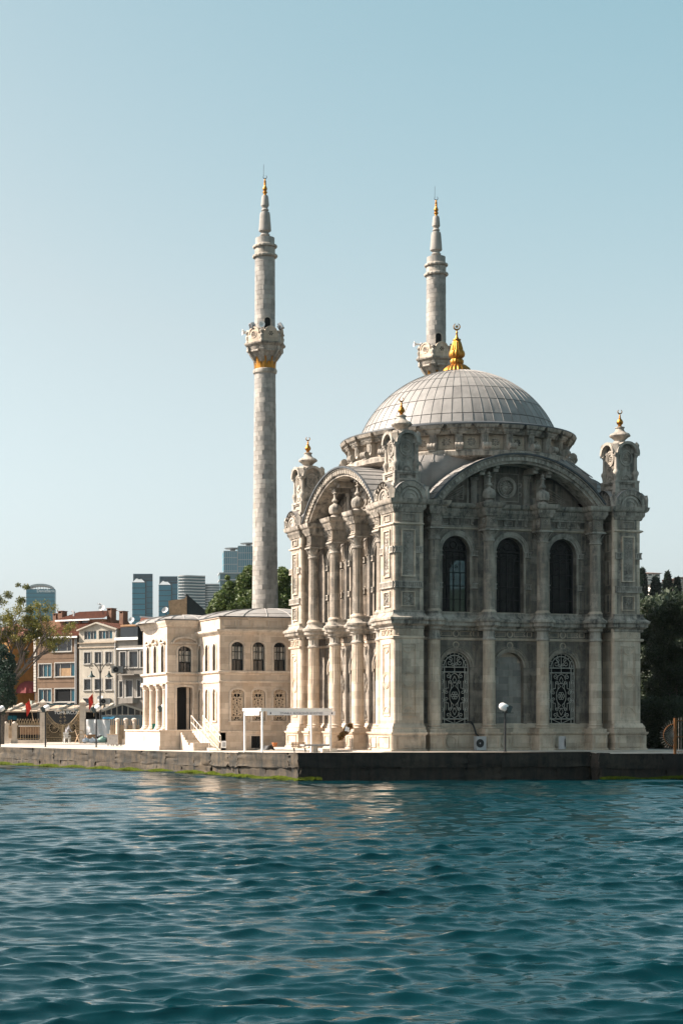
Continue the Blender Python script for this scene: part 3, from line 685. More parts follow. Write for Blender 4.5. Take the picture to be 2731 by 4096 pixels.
urn.lathe([(.53,18.24),(.57,18.31),(.5,18.42),(.36,18.5),(.29,18.56),(.25,18.62),(.22,18.72),(.27,18.76),(.27,18.81),(.12,18.84)], 48, rip=lambda j, a: .07*abs(cos(8*a)) if j < 3 else 0)
fin = MB().lathe([(.14,18.82),(.14,18.86),(.08,18.9),(.1,18.94),(.17,19.03),(.18,19.12),(.12,19.25),(.06,19.33),(.08,19.36),(.05,19.39),(.04,19.44),(.065,19.47),(.03,19.52),(.02,19.6)], 20, rip=lambda j, a: .08*abs(cos(6*a)) if 3 <= j <= 6 else 0)
def crescent(r, th, z, gap=.55):
    m = MB(); pts = []; rs = []
    for i in range(19):
        a = -pi/2+gap_dir(i, gap); pts.append((r*cos(a), 0, z+r*sin(a))); rs.append(th*(1-.75*abs(i-9)/9)+th*.12)
    return m.tube(pts, rs, 6)
def gap_dir(i, gap): return (i-9)/9*(pi-gap)
cre = crescent(.12, .04, 19.72)
cmesh = {n: m.mesh(n) for n, m in (('turret_base',tb),('turret_roof',tlead),('lunette_relief',tw_),('turret',bd_),('medallions',med),('urn',urn),('gilt_finial',fin),('gilt_crescent',cre))}
for sx, sy in ((-1,-1),(1,-1),(-1,1),(1,1)):
    p = (sx*TC, sy*TC, 0)
    b = link('turret_base', cmesh['turret_base'], CRUST, mosque, loc=p); link('turret_roof', cmesh['turret_roof'], LEAD, b); link('lunette_relief', cmesh['lunette_relief'], CARVED, b)
    b = link('turret', cmesh['turret'], CARVED, mosque, loc=p)
    link('medallions', cmesh['medallions'], CARVED, b); link('urn', cmesh['urn'], CARVED, b); link('gilt_finial', cmesh['gilt_finial'], GOLD, b)
    link('gilt_crescent', cmesh['gilt_crescent'], GOLD, b, rz=YAW)

# ---- drum
NB = 28; PH = atan2(CAM[1], CAM[0])+radians(1.0)
drum = MB().lathe([(6.25,16.4),(6.25,18.3)], 112).build('drum', MARBLE, mosque)
MB().lathe([(6.35,16.6),(6.95,16.85),(6.95,17.12),(6.85,17.2),(6.3,17.22)], 112).build('drum_base', CRUST, drum)
cp = []
for k in range(NB):
    a0 = PH+2*pi*k/NB; d = .055
    for a, r in ((a0-d-.001,6.52),(a0-d,6.72),(a0+d,6.72),(a0+d+.001,6.52)): cp.append((r*cos(a), r*sin(a)))
    for j in (1,2,3): a = a0+d+(2*pi/NB-2*d)*j/4; cp.append((6.52*cos(a), 6.52*sin(a)))
MB().sweep(cp, [(-.3,18.12),(.02,18.15),(.06,18.25),(.12,18.3),(.14,18.4),(.26,18.46),(.3,18.56),(.34,18.64),(-.35,18.68)]).build('drum_cornice', CRUST, drum)
MB().lathe([(7.02,18.6),(7.06,18.66),(7.05,18.72),(6.6,18.85),(6.0,18.98)], 112).build('cornice_lead', LEADD, drum)
sb = MB()     # scroll bracket, pointing +x
prof = [(6.2,17.15),(6.98,17.15),(6.98,17.3),(6.72,17.34),(6.62,17.5),(6.6,17.9),(6.66,18.1),(6.7,18.16),(6.7,18.25),(6.2,18.25)]
n_ = len(prof); w_ = .20
sb.add([(x,-w_,z) for x,z in prof]+[(x,w_,z) for x,z in prof], [tuple(range(n_)), tuple(range(2*n_-1,n_-1,-1))]+[(i,n_+i,n_+(i+1)%n_,(i+1)%n_) for i in range(n_)])
for j in range(5):
    y0 = -.23+j*.092; r = .19 if j % 2 == 0 else .165
    sb.merge(MB().lathe([(0,0),(r,0),(r,.092),(0,.092)], 16), Matrix.Translation((6.95,y0+.092,17.42))@Matrix.Rotation(pi/2,4,'X'))
for y in (-.1,0,.1): sb.bx(6.6,6.665,y-.025,y+.025,17.6,18.1)
sb.bx(6.2,6.78,-.25,.25,18.22,18.32)
sbm = sb.mesh('scroll_bracket'); dr = rosette(.27,8,.1).mesh('drum_rosette'); dp = MB().outline(rect(-.42,.42,17.35,18.08), .05, -.05, .02).mesh('drum_panel')
for k in range(NB):
    a = PH+2*pi*k/NB; link('scroll_bracket', sbm, CARVED, drum, rz=a)
    a += pi/NB; link('drum_rosette', dr, CARVED, drum, loc=(6.24*cos(a),6.24*sin(a),17.74), rz=a+pi/2); link('drum_panel', dp, MARBLE, drum, loc=(6.24*cos(a),6.24*sin(a),0), rz=a+pi/2)

# ---- dome: sheets of lead with standing seams
DR, DZ, NS = 6.32, 16.70, 60
e0 = math.asin((18.75-DZ)/DR); rows = [e0+(radians(83)-e0)*t for t in (0,.12,.28,.44,.60,.75,.88,1.0)]
dome = MB().lathe([((DR-.03)*cos(e), DZ+(DR-.03)*sin(e)) for e in [e0-.05+(pi/2-e0+.05)*i/14 for i in range(15)]], 60).build('dome', LEADD, mosque)
def panel(i, w):
    m = MB(); a, b = rows[i], rows[i+1]-.006; g = .0035
    def P(r, th, e): return (r*cos(e)*cos(th), r*cos(e)*sin(th), DZ+r*sin(e))
    vs = []; nu, nv = 3, 3
    for jv in range(nv+1):
        e = a+(b-a)*jv/nv; lift = .012*(1-jv/nv)
        for ju in range(nu+1): vs.append(P(DR+lift, -w/2+g+(w-2*g)*ju/nu, e))
    fs = [(jv*(nu+1)+ju, jv*(nu+1)+ju+1, (jv+1)*(nu+1)+ju+1, (jv+1)*(nu+1)+ju) for jv in range(nv) for ju in range(nu)]
    m.add(vs, fs)
    t = .014/max(.25,cos((a+b)/2)*DR); seam = []      # standing seam on one edge, lip below
    for jv in range(nv+1):
        e = a+(b-a)*jv/nv
        for r, th in ((DR-.02,-w/2-t),(DR+.03,-w/2-t*.7),(DR+.03,-w/2+t*.7),(DR-.02,-w/2+t)): seam.append(P(r, th, e))
    m.add(seam, [(jv*4+q, jv*4+q+1, jv*4+q+5, jv*4+q+4) for jv in range(nv) for q in range(3)])
    m.add([P(DR-.03,-w/2,a),P(DR-.03,w/2,a),P(DR+.012,w/2,a),P(DR+.012,-w/2,a)], [(0,1,2,3)])
    return m
vis = atan2(CAM[1], CAM[0]); rest = MB(); cnt = 0
for i in range(7):
    w = 2*pi/NS; pm = panel(i, w); me = pm.mesh('lead_panel', 40)
    for k in range(NS):
        a = 2*pi*(k+.5)/NS; da = (a-vis+pi) % (2*pi)-pi
        if abs(da) < radians(108) or i > 5 and False: link('lead_panel', me, LEAD, dome, rz=a); cnt += 1
        else: rest.merge(pm, Matrix.Rotation(a,4,'Z'))
rest.build('rear_lead_panels', LEAD, dome, kind='stuff')
cap = MB().lathe([(DR*cos(rows[-1])+.06,DZ+DR*sin(rows[-1])+.03),(.3,DZ+DR+.06)], 24).build('dome_cap', LEAD, dome)
# great gilt finial with crescent and star
gf = MB().lathe([(.78,22.93),(.80,23.02),(.72,23.2),(.5,23.4),(.36,23.46)], 96, rip=lambda j, a: .1*abs(cos(10*a)) if 0 < j < 4 else 0)
gf.lathe([(.32,23.42),(.37,23.54),(.37,23.7),(.31,23.82)], 64, rip=lambda j, a: .12*abs(cos(7*a)) if 0 < j < 3 else 0)
gf.lathe([(.31,23.8),(.42,23.95),(.44,24.1),(.39,24.28),(.3,24.36)], 64, rip=lambda j, a: .13*abs(cos(6*a)) if 0 < j < 4 else 0)
gf.lathe([(.36,24.3),(.34,24.45),(.25,24.8),(.19,24.92),(.25,24.95),(.24,25.0),(.14,25.02)], 72, rip=lambda j, a: .1*abs(cos(9*a)) if j < 4 else 0)
gf.lathe([(.17,25.0),(.08,25.15),(.055,25.35),(.08,25.4),(.045,25.46),(.035,25.58)], 20)
gfo = gf.build('gilt_dome_finial', GOLD, mosque)
cr_ = crescent(.19, .05, 25.78, .35)
for k in range(8):
    a = k*pi/4; cr_.add([(0,-.03,25.78),(.06*cos(a-.39),0,25.78+.06*sin(a-.39)),(.15*cos(a),0,25.78+.15*sin(a)),(.06*cos(a+.39),0,25.78+.06*sin(a+.39)),(0,.03,25.78)], [(0,1,2,3),(4,3,2,1)])
cr_.build('crescent_and_star', GOLD, gfo, rz=YAW)
# ================================================================== MINARETS
def Xon(px, Y):
    a = (px-CXP)/FPX; dx, dy = RT[0]*a+FW[0], RT[1]*a+FW[1]; return CAM[0]+dx*(Y-CAM[1])/dy
def Yon(px, X):
    a = (px-CXP)/FPX; dx, dy = RT[0]*a+FW[0], RT[1]*a+FW[1]; return CAM[1]+dy*(X-CAM[0])/dx
STONES = {}
def stone_mesh(w, h):
    key = (round(w,3), round(h,3))
    if key not in STONES:
        # unit drum stone: radius 1 at the outer face, scaled per course
        n = 3; g = .006; vs = []
        for z in (g, h-g):
            for i in range(n+1):
                a = -w/2+g+(w-2*g)*i/n; vs.append((cos(a), sin(a), z))
        for z in (0, h):
            for i in range(n+1):
                a = -w/2+w*i/n; vs.append((.97*cos(a), .97*sin(a), z))
        m = n+1; fs = [(i,i+1,m+i+1,m+i) for i in range(n)]
        fs += [(2*m+i,2*m+i+1,i+1,i) for i in range(n)]+[(m+i,m+i+1,3*m+i+1,3*m+i) for i in range(n)]+[(0,m,3*m,2*m),(n,2*m+n,3*m+n,m+n)]
        b = MB(); b.add(vs, fs); STONES[key] = b.mesh('drum_stone', 25); STONES[key].materials.append(SHAFT)
    return STONES[key]
def minaret(name, label, x, y, zlow):
    r_ = thing(name, label, 'minaret', (x,y,0))
    vis = atan2(CAM[1]-y, CAM[0]-x)
    def rad(z): return .885-(.885-.725)*(z-9.4)/(25.7-9.4) if z < 26 else .70-.012*(z-28)/6
    core = MB().lathe([(.84,8.5),(.84,9.5),(.70,25.7),(.66,26),(.66,35)], 32).build('shaft', SHAFT, r_)
    rng = random.Random(int(x*10)); rest = MB(); n_ = 0
    courses = []; z = 9.4
    while z < 25.62: courses.append((z, .33)); z += .33
    z = 27.7
    while z < 33.6: courses.append((z, .33)); z += .33
    for z, h in courses:
        R = rad(z); k = 7 if rng.random() < .55 else 6; ph = rng.random()*6
        if z < zlow: rest.lathe([(R,z+.005),(R,z+h-.005)], 24); continue
        w = 2*pi/k
        for i in range(k):
            a = ph+w*i; da = (a-vis+pi) % (2*pi)-pi; s = R*(1+.008*rng.random())
            if abs(da) < radians(100)+w/2:
                o = link('drum_stone', stone_mesh(w,h), None, core, loc=(0,0,z), rz=a); o.scale = (s,s,1); n_ += 1
            else: rest.add([(s*cos(a+t), s*sin(a+t), zz) for zz in (z,z+h) for t in (-w/2,0,w/2)], [(0,1,4,3),(1,2,5,4)])
    rest.build('rear_drum_stones', SHAFT, core, kind='stuff')
    if zlow < 10: MB().lathe([(1.1,8.7),(1.08,9.1),(.98,9.2),(1.0,9.3),(.92,9.36),(.87,9.42)], 32).build('shaft_base', CARVED, r_)
    MB().lathe([(.74,25.62),(.81,25.68),(.84,25.8),(.81,25.92),(.74,25.96)], 32).build('collar', CARVED, r_)
    bell = MB().lathe([(.70,25.9),(.70,26.5),(.78,26.75),(1.0,27.0),(1.12,27.2),(1.2,27.4)], 24)
    for k in range(6):      # scrolled ribs under the gallery
        M = Matrix.Rotation(vis+radians(-10+60*k),4,'Z')
        p_ = [(.66,26.3),(.82,26.5),(1.02,26.75),(1.2,27.05),(1.3,27.25),(1.3,27.4),(.66,27.4)]
        bell.merge(MB().add([(a,-.12,b) for a,b in p_]+[(a,.12,b) for a,b in p_], [tuple(range(7)), tuple(range(13,6,-1))]+[(i,7+i,7+(i+1)%7,(i+1)%7) for i in range(7)]), M)
        bell.merge(MB().lathe([(0,-.15),(.14,-.15),(.14,.15),(0,.15)],12), M@Matrix.Translation((1.16,0,27.18))@Matrix.Rotation(pi/2,4,'X'))
        bell.merge(MB().lathe([(0,-.3),(.09,-.3),(.09,.3),(0,.3)],10), Matrix.Rotation(vis+radians(20+60*k),4,'Z')@Matrix.Translation((1.05,0,27.1))@Matrix.Rotation(pi/2,4,'X'))
    bell.build('gallery_corbel', CARVED, r_)
    lf = MB()
    for k in range(16):
        M = Matrix.Rotation(2*pi*k/16,4,'Z'); h = .85 if k % 2 else .5; vs = []
        for t in range(6):
            z = 25.95+h*min(t/4.5,1.0)-(0.05 if t == 5 else 0); r = .715+(0,.0,.01,.03,.07,.12)[t]; w = (.13,.14,.12,.11,.1,.05)[t]*(1+.25*(t % 2))
            for e in (-1,-.5,0,.5,1): vs.append((r+(.04 if e == 0 else .015 if abs(e) < 1 else 0), e*w, z))
        lf.merge(MB().add(vs, [(5*t+e,5*t+e+1,5*t+e+6,5*t+e+5) for t in range(5) for e in range(4)]), M)
    lf.build('gilt_acanthus', GOLD, r_, smooth=60)
    # gallery: six curved-top panels with pierced rosettes, posts between
    hexa = lambda r, o=0: [(r*cos(vis+radians(-10+60*k)), r*sin(vis+radians(-10+60*k))) for k in range(6)]
    MB().sweep(hexa(1.28), [(-.5,27.36),(0,27.38),(.05,27.45),(.16,27.52),(.2,27.6),(.2,27.66),(-1.2,27.68)]).build('gallery_floor', CRUST, r_)
    pm = MB().plate([(-.52,27.66),(.52,27.66),(.52,28.3)]+arc(0,28.25,.4,0,pi,12)+[(-.52,28.3)], -.06, .06)
    pm.ring(arc(0,28.25,.47,0,pi,12), arc(0,28.25,.38,0,pi,12), -.1, .1, False).merge(disc_ring(.2,.25,-.09,-.06,18,28.2))
    hole = MB()
    for k in range(7):
        cu, cz = (.115*cos(k*pi/3), .115*sin(k*pi/3)) if k < 6 else (0,0); hole.plate(circ(cu,28.2+cz,.046,10), -.066, .066)
    pst = MB().lathe([(.15,27.66),(.16,27.75),(.11,27.85),(.15,28.0),(.16,28.1),(.1,28.2),(.12,28.3),(.17,28.35),(.17,28.42),(.05,28.46)], 12)
    pmm, hm, psm = pm.mesh('gallery_panel'), hole.mesh('pierced_rosette'), pst.mesh('gallery_post')
    for k in range(6):
        a = vis+radians(20+60*k); R = 1.3*cos(radians(30))
        g = link('gallery_panel', pmm, MARBLE, r_, loc=(R*cos(a),R*sin(a),0), rz=a+pi/2); link('pierced_rosette', hm, DARK, g)
        a = vis+radians(-10+60*k); link('gallery_post', psm, CARVED, r_, loc=(1.25*cos(a),1.25*sin(a),0))
    a = vis+radians(14)
    d = MB().plate(rect(-.2,.2,27.7,29.35)[:2]+arc(0,29.2,.2,0,pi,10), -.02, .1).build('gallery_door', DARK, r_, loc=(.69*cos(a),.69*sin(a),0), rz=a+pi/2)
    MB().ring([(-.27,27.7),(-.27,29.2)]+arc(0,29.2,.27,pi,0,10)+[(.27,29.2),(.27,27.7)], [(-.2,27.7),(-.2,29.2)]+arc(0,29.2,.2,pi,0,10)+[(.2,29.2),(.2,27.7)], -.05, .1, False).build('door_frame', CARVED, d)
    rope = MB()
    for zz, R, q in ((34.42,.76,.08),(33.75,.77,.09)):
        for s in (0,):
            rope.add(*(lambda n, m: ([( (R+(q*(1+.22*cos(18*2*pi*i/n+2*pi*j/m*1.0)))*cos(2*pi*j/m))*cos(2*pi*i/n), (R+(q*(1+.22*cos(18*2*pi*i/n+2*pi*j/m)))*cos(2*pi*j/m))*sin(2*pi*i/n), zz+q*1.2*sin(2*pi*j/m)) for i in range(n) for j in range(m)],
                [(i*m+j, i*m+(j+1)%m, ((i+1)%n)*m+(j+1)%m, ((i+1)%n)*m+j) for i in range(n) for j in range(m)]))(144,8))
    rope.build('rope_moulding', CARVED, r_)
    MB().lathe([(.70,33.6),(.70,34.45),(.66,34.6),(.5,34.72)], 32).lathe([(.55,34.66),(.5,34.9),(.38,35.04),(.28,35.06)], 48, rip=lambda j, a: .06*abs(cos(8*a)) if j < 2 else 0).build('spire_foot', CARVED, r_)
    MB().lathe([(.27,35.0),(.27,35.1),(.34,35.18),(.35,35.23),(.26,35.32),(.27,35.4),(.42,35.5),(.43,35.56),(.35,36.6),(.32,36.78),(.2,36.82),(.2,36.86),(.26,36.92),(.26,36.98),(.19,37.04),(.19,37.1),(.28,37.25),(.28,37.32),(.24,37.8),(.2,37.94),(.1,37.97)], 16).build('spire', SHAFT, r_, smooth=30)
    MB().lathe([(.08,37.92),(.1,38.02),(.09,38.06),(.16,38.15),(.16,38.2),(.1,38.27),(.15,38.36),(.16,38.44),(.09,38.6),(.06,38.7),(.1,38.76),(.06,38.84),(.1,38.9),(.05,38.98),(.06,39.04),(.03,39.12)], 16).build('gilt_finial', GOLD, r_)
    c = crescent(.12, .03, 39.24, .5).build('crescent', IRON, r_, rz=YAW)
    MB().tube([(-.1,0,39.3),(-.09,0,40.1)], .012, 5).build('lightning_rod', IRON, c)
    return r_
min_a = minaret('minaret', 'tall stone minaret rising from the low pavilion, free against the sky', -6.45, 15.95, 0)
min_b = minaret('minaret', 'minaret partly hidden behind the big lead dome', 7.05, 17.1, 22)
# loudspeakers and floodlights on the galleries
def horn(label, x, y, z, az, group='horn loudspeakers on the minaret galleries'):
    t = thing('horn_loudspeaker', label, 'loudspeaker', (x,y,z), az, group)
    M = Matrix.Rotation(pi/2,4,'Y')
    b = MB(); b.merge(MB().lathe([(.05,-.3),(.06,-.12),(.08,0),(.13,.12),(.19,.2),(.21,.22),(.19,.22),(.12,.13),(.06,.02),(.03,0)], 20), M).build('bell', WHITE, t)
    MB().merge(MB().lathe([(0,-.42),(.1,-.42),(.11,-.28),(.07,-.24)], 14), M).bx(-.3,-.2,-.03,.03,-.25,0).build('driver', GREYP, t)
mA = (-6.45,15.95); va = atan2(CAM[1]-mA[1], CAM[0]-mA[0]); vb = atan2(CAM[1]-17.1, CAM[0]-7.05)
def pol(c, r, a): return c[0]+r*cos(a), c[1]+r*sin(a)
horn('white horn loudspeaker facing the water on the near gallery of the free-standing minaret', *pol(mA,1.32,va+radians(-10)), 28.75, va+.1)
horn('white horn loudspeaker at the left edge of the free-standing minaret gallery', *pol(mA,1.36,va-radians(80)), 28.5, va-1.4)
horn('white horn loudspeaker on the gallery of the minaret behind the dome', *pol((7.05,17.1),1.4,vb-radians(75)), 28.75, vb-1.35)
def flood(label, x, y, z, az, tilt, group):
    t = thing('floodlight', label, 'floodlight', (x,y,z), az, group); M = Matrix.Translation((0,0,.28))@Matrix.Rotation(tilt,4,'Y')
    MB().merge(MB().bx(-.1,.16,-.22,.22,-.2,.2).bx(-.2,-.1,-.12,.12,-.1,.1), M).build('housing', GREYP, t); MB().merge(MB().bx(.161,.17,-.18,.18,-.16,.16), M).build('lens', PANE, t)
    MB().bx(-.03,.03,-.26,-.23,0,.3).bx(-.03,.03,.23,.26,0,.3).bx(-.04,.04,-.26,.26,0,.04).build('bracket', IRON, t)
flood('boxy floodlight tilted up at the right of the free-standing minaret gallery', *pol(mA,1.2,va+radians(62)), 28.5, va+1.3, -.5, 'floodlights on the minaret gallery')
flood('floodlight at the left of the free-standing minaret gallery', *pol(mA,1.1,va-radians(52)), 28.55, va-1.2, .25, 'floodlights on the minaret gallery')

# ================================================================== THE PAVILION BESIDE THE MOSQUE
pav = thing('pavilion', 'two-storey pale stone pavilion with arched windows beside the mosque', 'building', (0,0,0))
PX, PY, WX, PYW, PYE = -11.75, 10.2, -13.95, 14.55, 20.2
GZ = -.22
def pface(origin, rz, u0, u1, zr, ops, mat=PAVST, name='wall', th=.45):
    """storey wall with arched openings (uc, hw, sill, spring, rise)"""
    mb = MB(); e = u0; z0, z1 = zr
    for uc, hw, zb, zs, ri in ops:
        mb.bx(e, uc-hw, 0, th, z0, z1)
        if zb > z0: mb.bx(uc-hw, uc+hw, 0, th, z0, zb)
        a = arc(uc, zs, hw, pi, 0, 12, ri); mb.ring([(p[0],z1) for p in a], a, 0, th, False); e = uc+hw
    mb.bx(e, u1, 0, th, z0, z1)
    w = mb.build(name, mat, pav, loc=origin, rz=rz)
    for uc, hw, zb, zs, ri in ops:
        tr = MB(); A = [(uc-hw-.13,zb),(uc-hw-.13,zs)]+arc(uc,zs,hw+.13,pi,0,12,ri+.13)+[(uc+hw+.13,zs),(uc+hw+.13,zb)]
        B = [(uc-hw,zb),(uc-hw,zs)]+arc(uc,zs,hw,pi,0,12,ri)+[(uc+hw,zs),(uc+hw,zb)]
        tr.ring(A, B, -.05, .06, False); tr.bx(uc-hw-.2,uc+hw+.2,-.09,.1,zb-.1,zb); tr.build('window_surround', PAVTRIM, w)
    return w
CURT = plain('pale_curtain', (.42,.40,.36), .9, 0, .3, 6)
def pwin(origin, rz, uc, hw, zb, zs, ri, kind):
    R = Matrix.Rotation(rz,4,'Z'); p = Vector(origin)+R@Vector((uc,0,0))
    poly = [(-hw,zb),(hw,zb),(hw,zs)]+arc(0,zs,hw,0,pi,12,ri)[1:-1]+[(-hw,zs)]
    w = MB().plate(poly, .24, .26).build('window', PANE if kind == 'sash' else DARK, pav, loc=p, rz=rz)
    if kind == 'sash':
        f = MB(); wire(f, poly, .035, .2, True); wire(f, [(0,zb),(0,zs+ri)], .022, .2); 
        for t in (.38,.66): wire(f, [(-hw,zb+(zs+ri-zb)*t),(hw,zb+(zs+ri-zb)*t)], .022 if t > .5 else .035, .2)
        f.build('sash_frame', IRON, w, smooth=0)
        cv = []
        for i in range(9): cv.append((-hw+2*hw*i/8, .232+.012*(i % 2)))
        zt = zb+(zs+ri-zb)*.36; m = MB(); m.add([(u,y,z) for z in (zt,zs) for u,y in cv], [(i,i+1,10+i,9+i) for i in range(8)]); m.build('curtain', CURT, w)
    else:
        s = hw/.87; g = grille_cache.setdefault(round(hw,2), grille_mb(hw, zb, zs, .03).mesh('iron_grille', 0))
        link('iron_grille', g, GRILLE_W, w, loc=(0,.1,0))
    return w
GRILLE_W = plain('cream_grille', (.60,.48,.36), .6, 0, .2, 8); grille_cache = {}
# front (towards the sea), flank, set-back wing front and wing flank
up, lo = (4.9,7.55), (1.05,4.9)
fr = [Xon(p, PY) for p in (950,1035,1119)]
O1 = (0,PY,0)
pface(O1, 0, PX, 12, up, [(x,.42,4.98,6.55,.3) for x in fr]); pface(O1, 0, PX, 12, lo, [(x,.44,1.72,3.5,.26) for x in fr])
for x in fr: pwin(O1,0,x,.42,4.98,6.55,.3,'sash'); pwin(O1,0,x,.44,1.72,3.5,.26,'grille')
Yc = (PY+PYW)/2; O2 = (PX,Yc,0)
fl3 = [-(Yon(p,PX)-Yc) for p in (801,829,859)]
pface(O2,-pi/2, -(PYW-Yc), PYW-Yc-.46, up, [(u,.3,4.98,6.45,.3) for u in fl3]); pface(O2,-pi/2,-(PYW-Yc),PYW-Yc-.46,lo,[(u,.3,1.72,3.5,.3) for u in fl3])
for u in fl3: pwin(O2,-pi/2,u,.3,4.98,6.45,.3,'sash'); pwin(O2,-pi/2,u,.3,1.72,3.5,.3,'grille')
O3 = (0,PYW,0); xc = Xon(739,PYW)
pface(O3,0,WX,PX+.3,up,[(xc,.46,4.98,6.4,.32)]); pwin(O3,0,xc,.46,4.98,6.4,.32,'sash')
pface(O3,0,WX,PX+.3,(1.05,4.9),[(xc+.0,.55,1.05,3.9,.1)])
MB().plate([(xc-.5,1.05),(xc+.5,1.05),(xc+.5,4.0),(xc-.5,4.0)], .5, .55).build('doorway', DARK, pav, loc=O3)
Yw = (PYW+PYE)/2; O4 = (WX,Yw,0); wu = [-(Yon(p,WX)-Yw) for p in (595,623,653)]
pface(O4,-pi/2,-(PYE-Yw),PYE-Yw-.46,up,[(u,.34,4.98,6.5,.34) for u in wu])
for u in wu: pwin(O4,-pi/2,u,.34,4.98,6.5,.34,'sash')
# little pediments over the wing windows, one curved over the wing front
for i, u in enumerate(wu):
    pd = MB(); P_ = [(u-.55,7.05),(u,7.35),(u+.55,7.05)] if i != 1 else arc(u,7.0,.55,pi,0,8,.4)
    Q_ = [(a,b-.1) for a,b in P_]; pd.ring(P_, Q_, -.16, .02, False); pd.bx(u-.6,u+.6,-.14,.02,6.94,7.02); pd.build('window_pediment', PAVTRIM, pav, loc=O4, rz=-pi/2)
A_ = arc(xc,6.95,.85,pi,0,12,.42); MB().ring(A_, [(a,b-.12) for a,b in A_], -.16, .02, False).bx(xc-.95,xc+.95,-.14,.02,6.86,6.96).build('window_pediment', PAVTRIM, pav, loc=O3)
# portico of the wing: columns, beam, inner wall
MB().bx(WX+.012,WX+.6,PYW+.46,PYE,4.2,4.895).build('portico_beam', PAVTRIM, pav); MB().bx(WX+1.5,WX+1.7,PYW+.4,PYE,1.0,4.9).build('portico_wall', PAVST, pav)
pc = MB().lathe([(.33,1.15),(.33,1.25),(.28,1.3),(.29,1.36),(.25,1.4),(.25,1.6),(.22,3.75),(.25,3.8),(.23,3.86),(.3,4.0),(.33,4.1)], 20).bx(-.34,.34,-.34,.34,4.1,4.2).bx(-.36,.36,-.36,.36,1.05,1.16).mesh('portico_column')
for p in (586,612,638,664): link('portico_column', pc, PAVTRIM, pav, loc=(WX+.3, Yon(p,WX+.3), 0))
MB().bx(WX+1.2,WX+1.5,PYW+1.2,PYW+2.4,1.05,3.9).build('portico_door', plain('brown_door',(.12,.06,.03),.6), pav)
# strings, cornices, parapet
path = [(12,PY),(PX,PY)][::-1]
full = [(WX,PYE+.3),(WX,PYW),(PX,PYW),(PX,PY),(11.75,PY)]
def pband(name, prof, mat=PAVTRIM, pth=None): return MB().sweep(pth or full, prof, closed=False).build(name, mat, pav)
pband('sill_course', [(0,4.78),(.06,4.8),(.12,4.86),(.12,4.95),(0,4.98)]); pband('floor_course', [(0,4.18),(.05,4.2),(.08,4.26),(.08,4.32),(0,4.36)])
pband('main_cornice', [(0,7.3),(.05,7.34),(.1,7.42),(.22,7.5),(.26,7.56),(.26,7.66),(-.4,7.68)], PAVTRIM, full[2:])
pband('wing_cornice', [(0,8.02),(.05,8.05),(.08,8.15),(.14,8.25),(.2,8.34),(.22,8.4),(.22,8.46),(-.3,8.47)], PAVTRIM, full[:3])
MB().bx(WX,PX+.3,PYW,PYE,7.552,8.4).build('wing_attic', PAVST, pav)
pband('parapet', [(-.02,7.66),(-.02,8.38),(.06,8.4),(.06,8.47),(-.4,8.48)], PAVST, full[2:])
for i in range(6):
    x0 = PX+.25+i*1.05; MB().outline(rect(x0,x0+.85,7.82,8.28), .03, PY-.02, PY+.03).build('parapet_panel', PAVTRIM, pav)
pband('base_ledge', [(0,.92),(.06,.95),(.1,1.0),(.1,1.06),(-.2,1.08)], PAVTRIM, full[2:]); MB().bx(PX-.02,12,PY-.06,PY+.4,GZ-.2,.95).bx(PX-.06,PX+.4,PY-.06,PYW,GZ-.2,.95).build('basement', PAVST, pav)
bw = MB().bx(Xon(1003,PY),Xon(1038,PY),PY-.08,PY-.05,GZ+.15,.72).build('cellar_window', DARK, pav); 
MB().outline(rect(Xon(1003,PY)-.08,Xon(1038,PY)+.08,GZ+.07,.8), .08, PY-.12, PY-.04).build('window_surround', PAVTRIM, bw)
g_ = MB(); xm = Xon(1020,PY)
for s in (-1,1): wire(g_, [(xm+s*.1,GZ+.2),(xm+s*.1,.1),(xm+s*.2,.2),(xm+s*.08,.35),(xm+s*.1,.66)], .012, PY-.1)
g_.build('iron_grille', IRON, bw, smooth=0)
MB().bx(PX+.4,12,PY+.4,22,0,7.6).bx(WX+1.7,PX+.4,PYW+.4,PYE,0,7.6).bx(PX+.2,12,PY+.2,22,8.0,8.2).build('inner_core', DARK, pav)
# lead roofs: shallow ribbed domes
def saucer(cx, cy, rx, ry, z0, h, n=48):
    m = MB(); rs = [(1,0),(.95,.2),(.85,.42),(.7,.64),(.5,.83),(.3,.94),(.1,1)]
    for r, z in rs: m.v += [(cx+rx*r*cos(2*pi*i/n), cy+ry*r*sin(2*pi*i/n), z0+h*z) for i in range(n)]
    m.f += [(j*n+i, j*n+(i+1)%n, (j+1)*n+(i+1)%n, (j+1)*n+i) for j in range(6) for i in range(n)]+[tuple(6*n+i for i in range(n))]
    rb = MB()
    for k in range(20): rb.tube([(cx+rx*r*cos(2*pi*k/20), cy+ry*r*sin(2*pi*k/20), z0+h*z+.02) for r, z in rs], .035, 4)
    for r, z in (rs[2],): rb.tube([(cx+rx*r*cos(2*pi*k/40), cy+ry*r*sin(2*pi*k/40), z0+h*z+.01) for k in range(40)], .02, 4, True)
    o = m.build('lead_roof', LEAD, pav); rb.build('roof_seams', LEAD, o)
saucer(-6.6, 15.8, 5.3, 5.3, 8.42, .95); saucer(-11.6, 18.6, 3.2, 3.9, 8.4, .62)
pband('roof_edge', [(.05,8.46),(.09,8.46),(.09,8.53),(-.3,8.53)], LEADD, [(WX-.17,PYE+.3),(WX-.17,PYW-.17),(PX,PYW-.17),(PX,PY),(11.75,PY)])
xp_ = Xon(1148,PY-.15); MB().tube([(xp_+.35,PY-.12,1.75),(xp_,PY-.18,1.5),(xp_,PY-.18,.05),(xp_-.05,PY-.3,GZ+.05)], .08, 8).build('drainpipe', plain('pipe_beige',(.5,.42,.34),.6), pav)
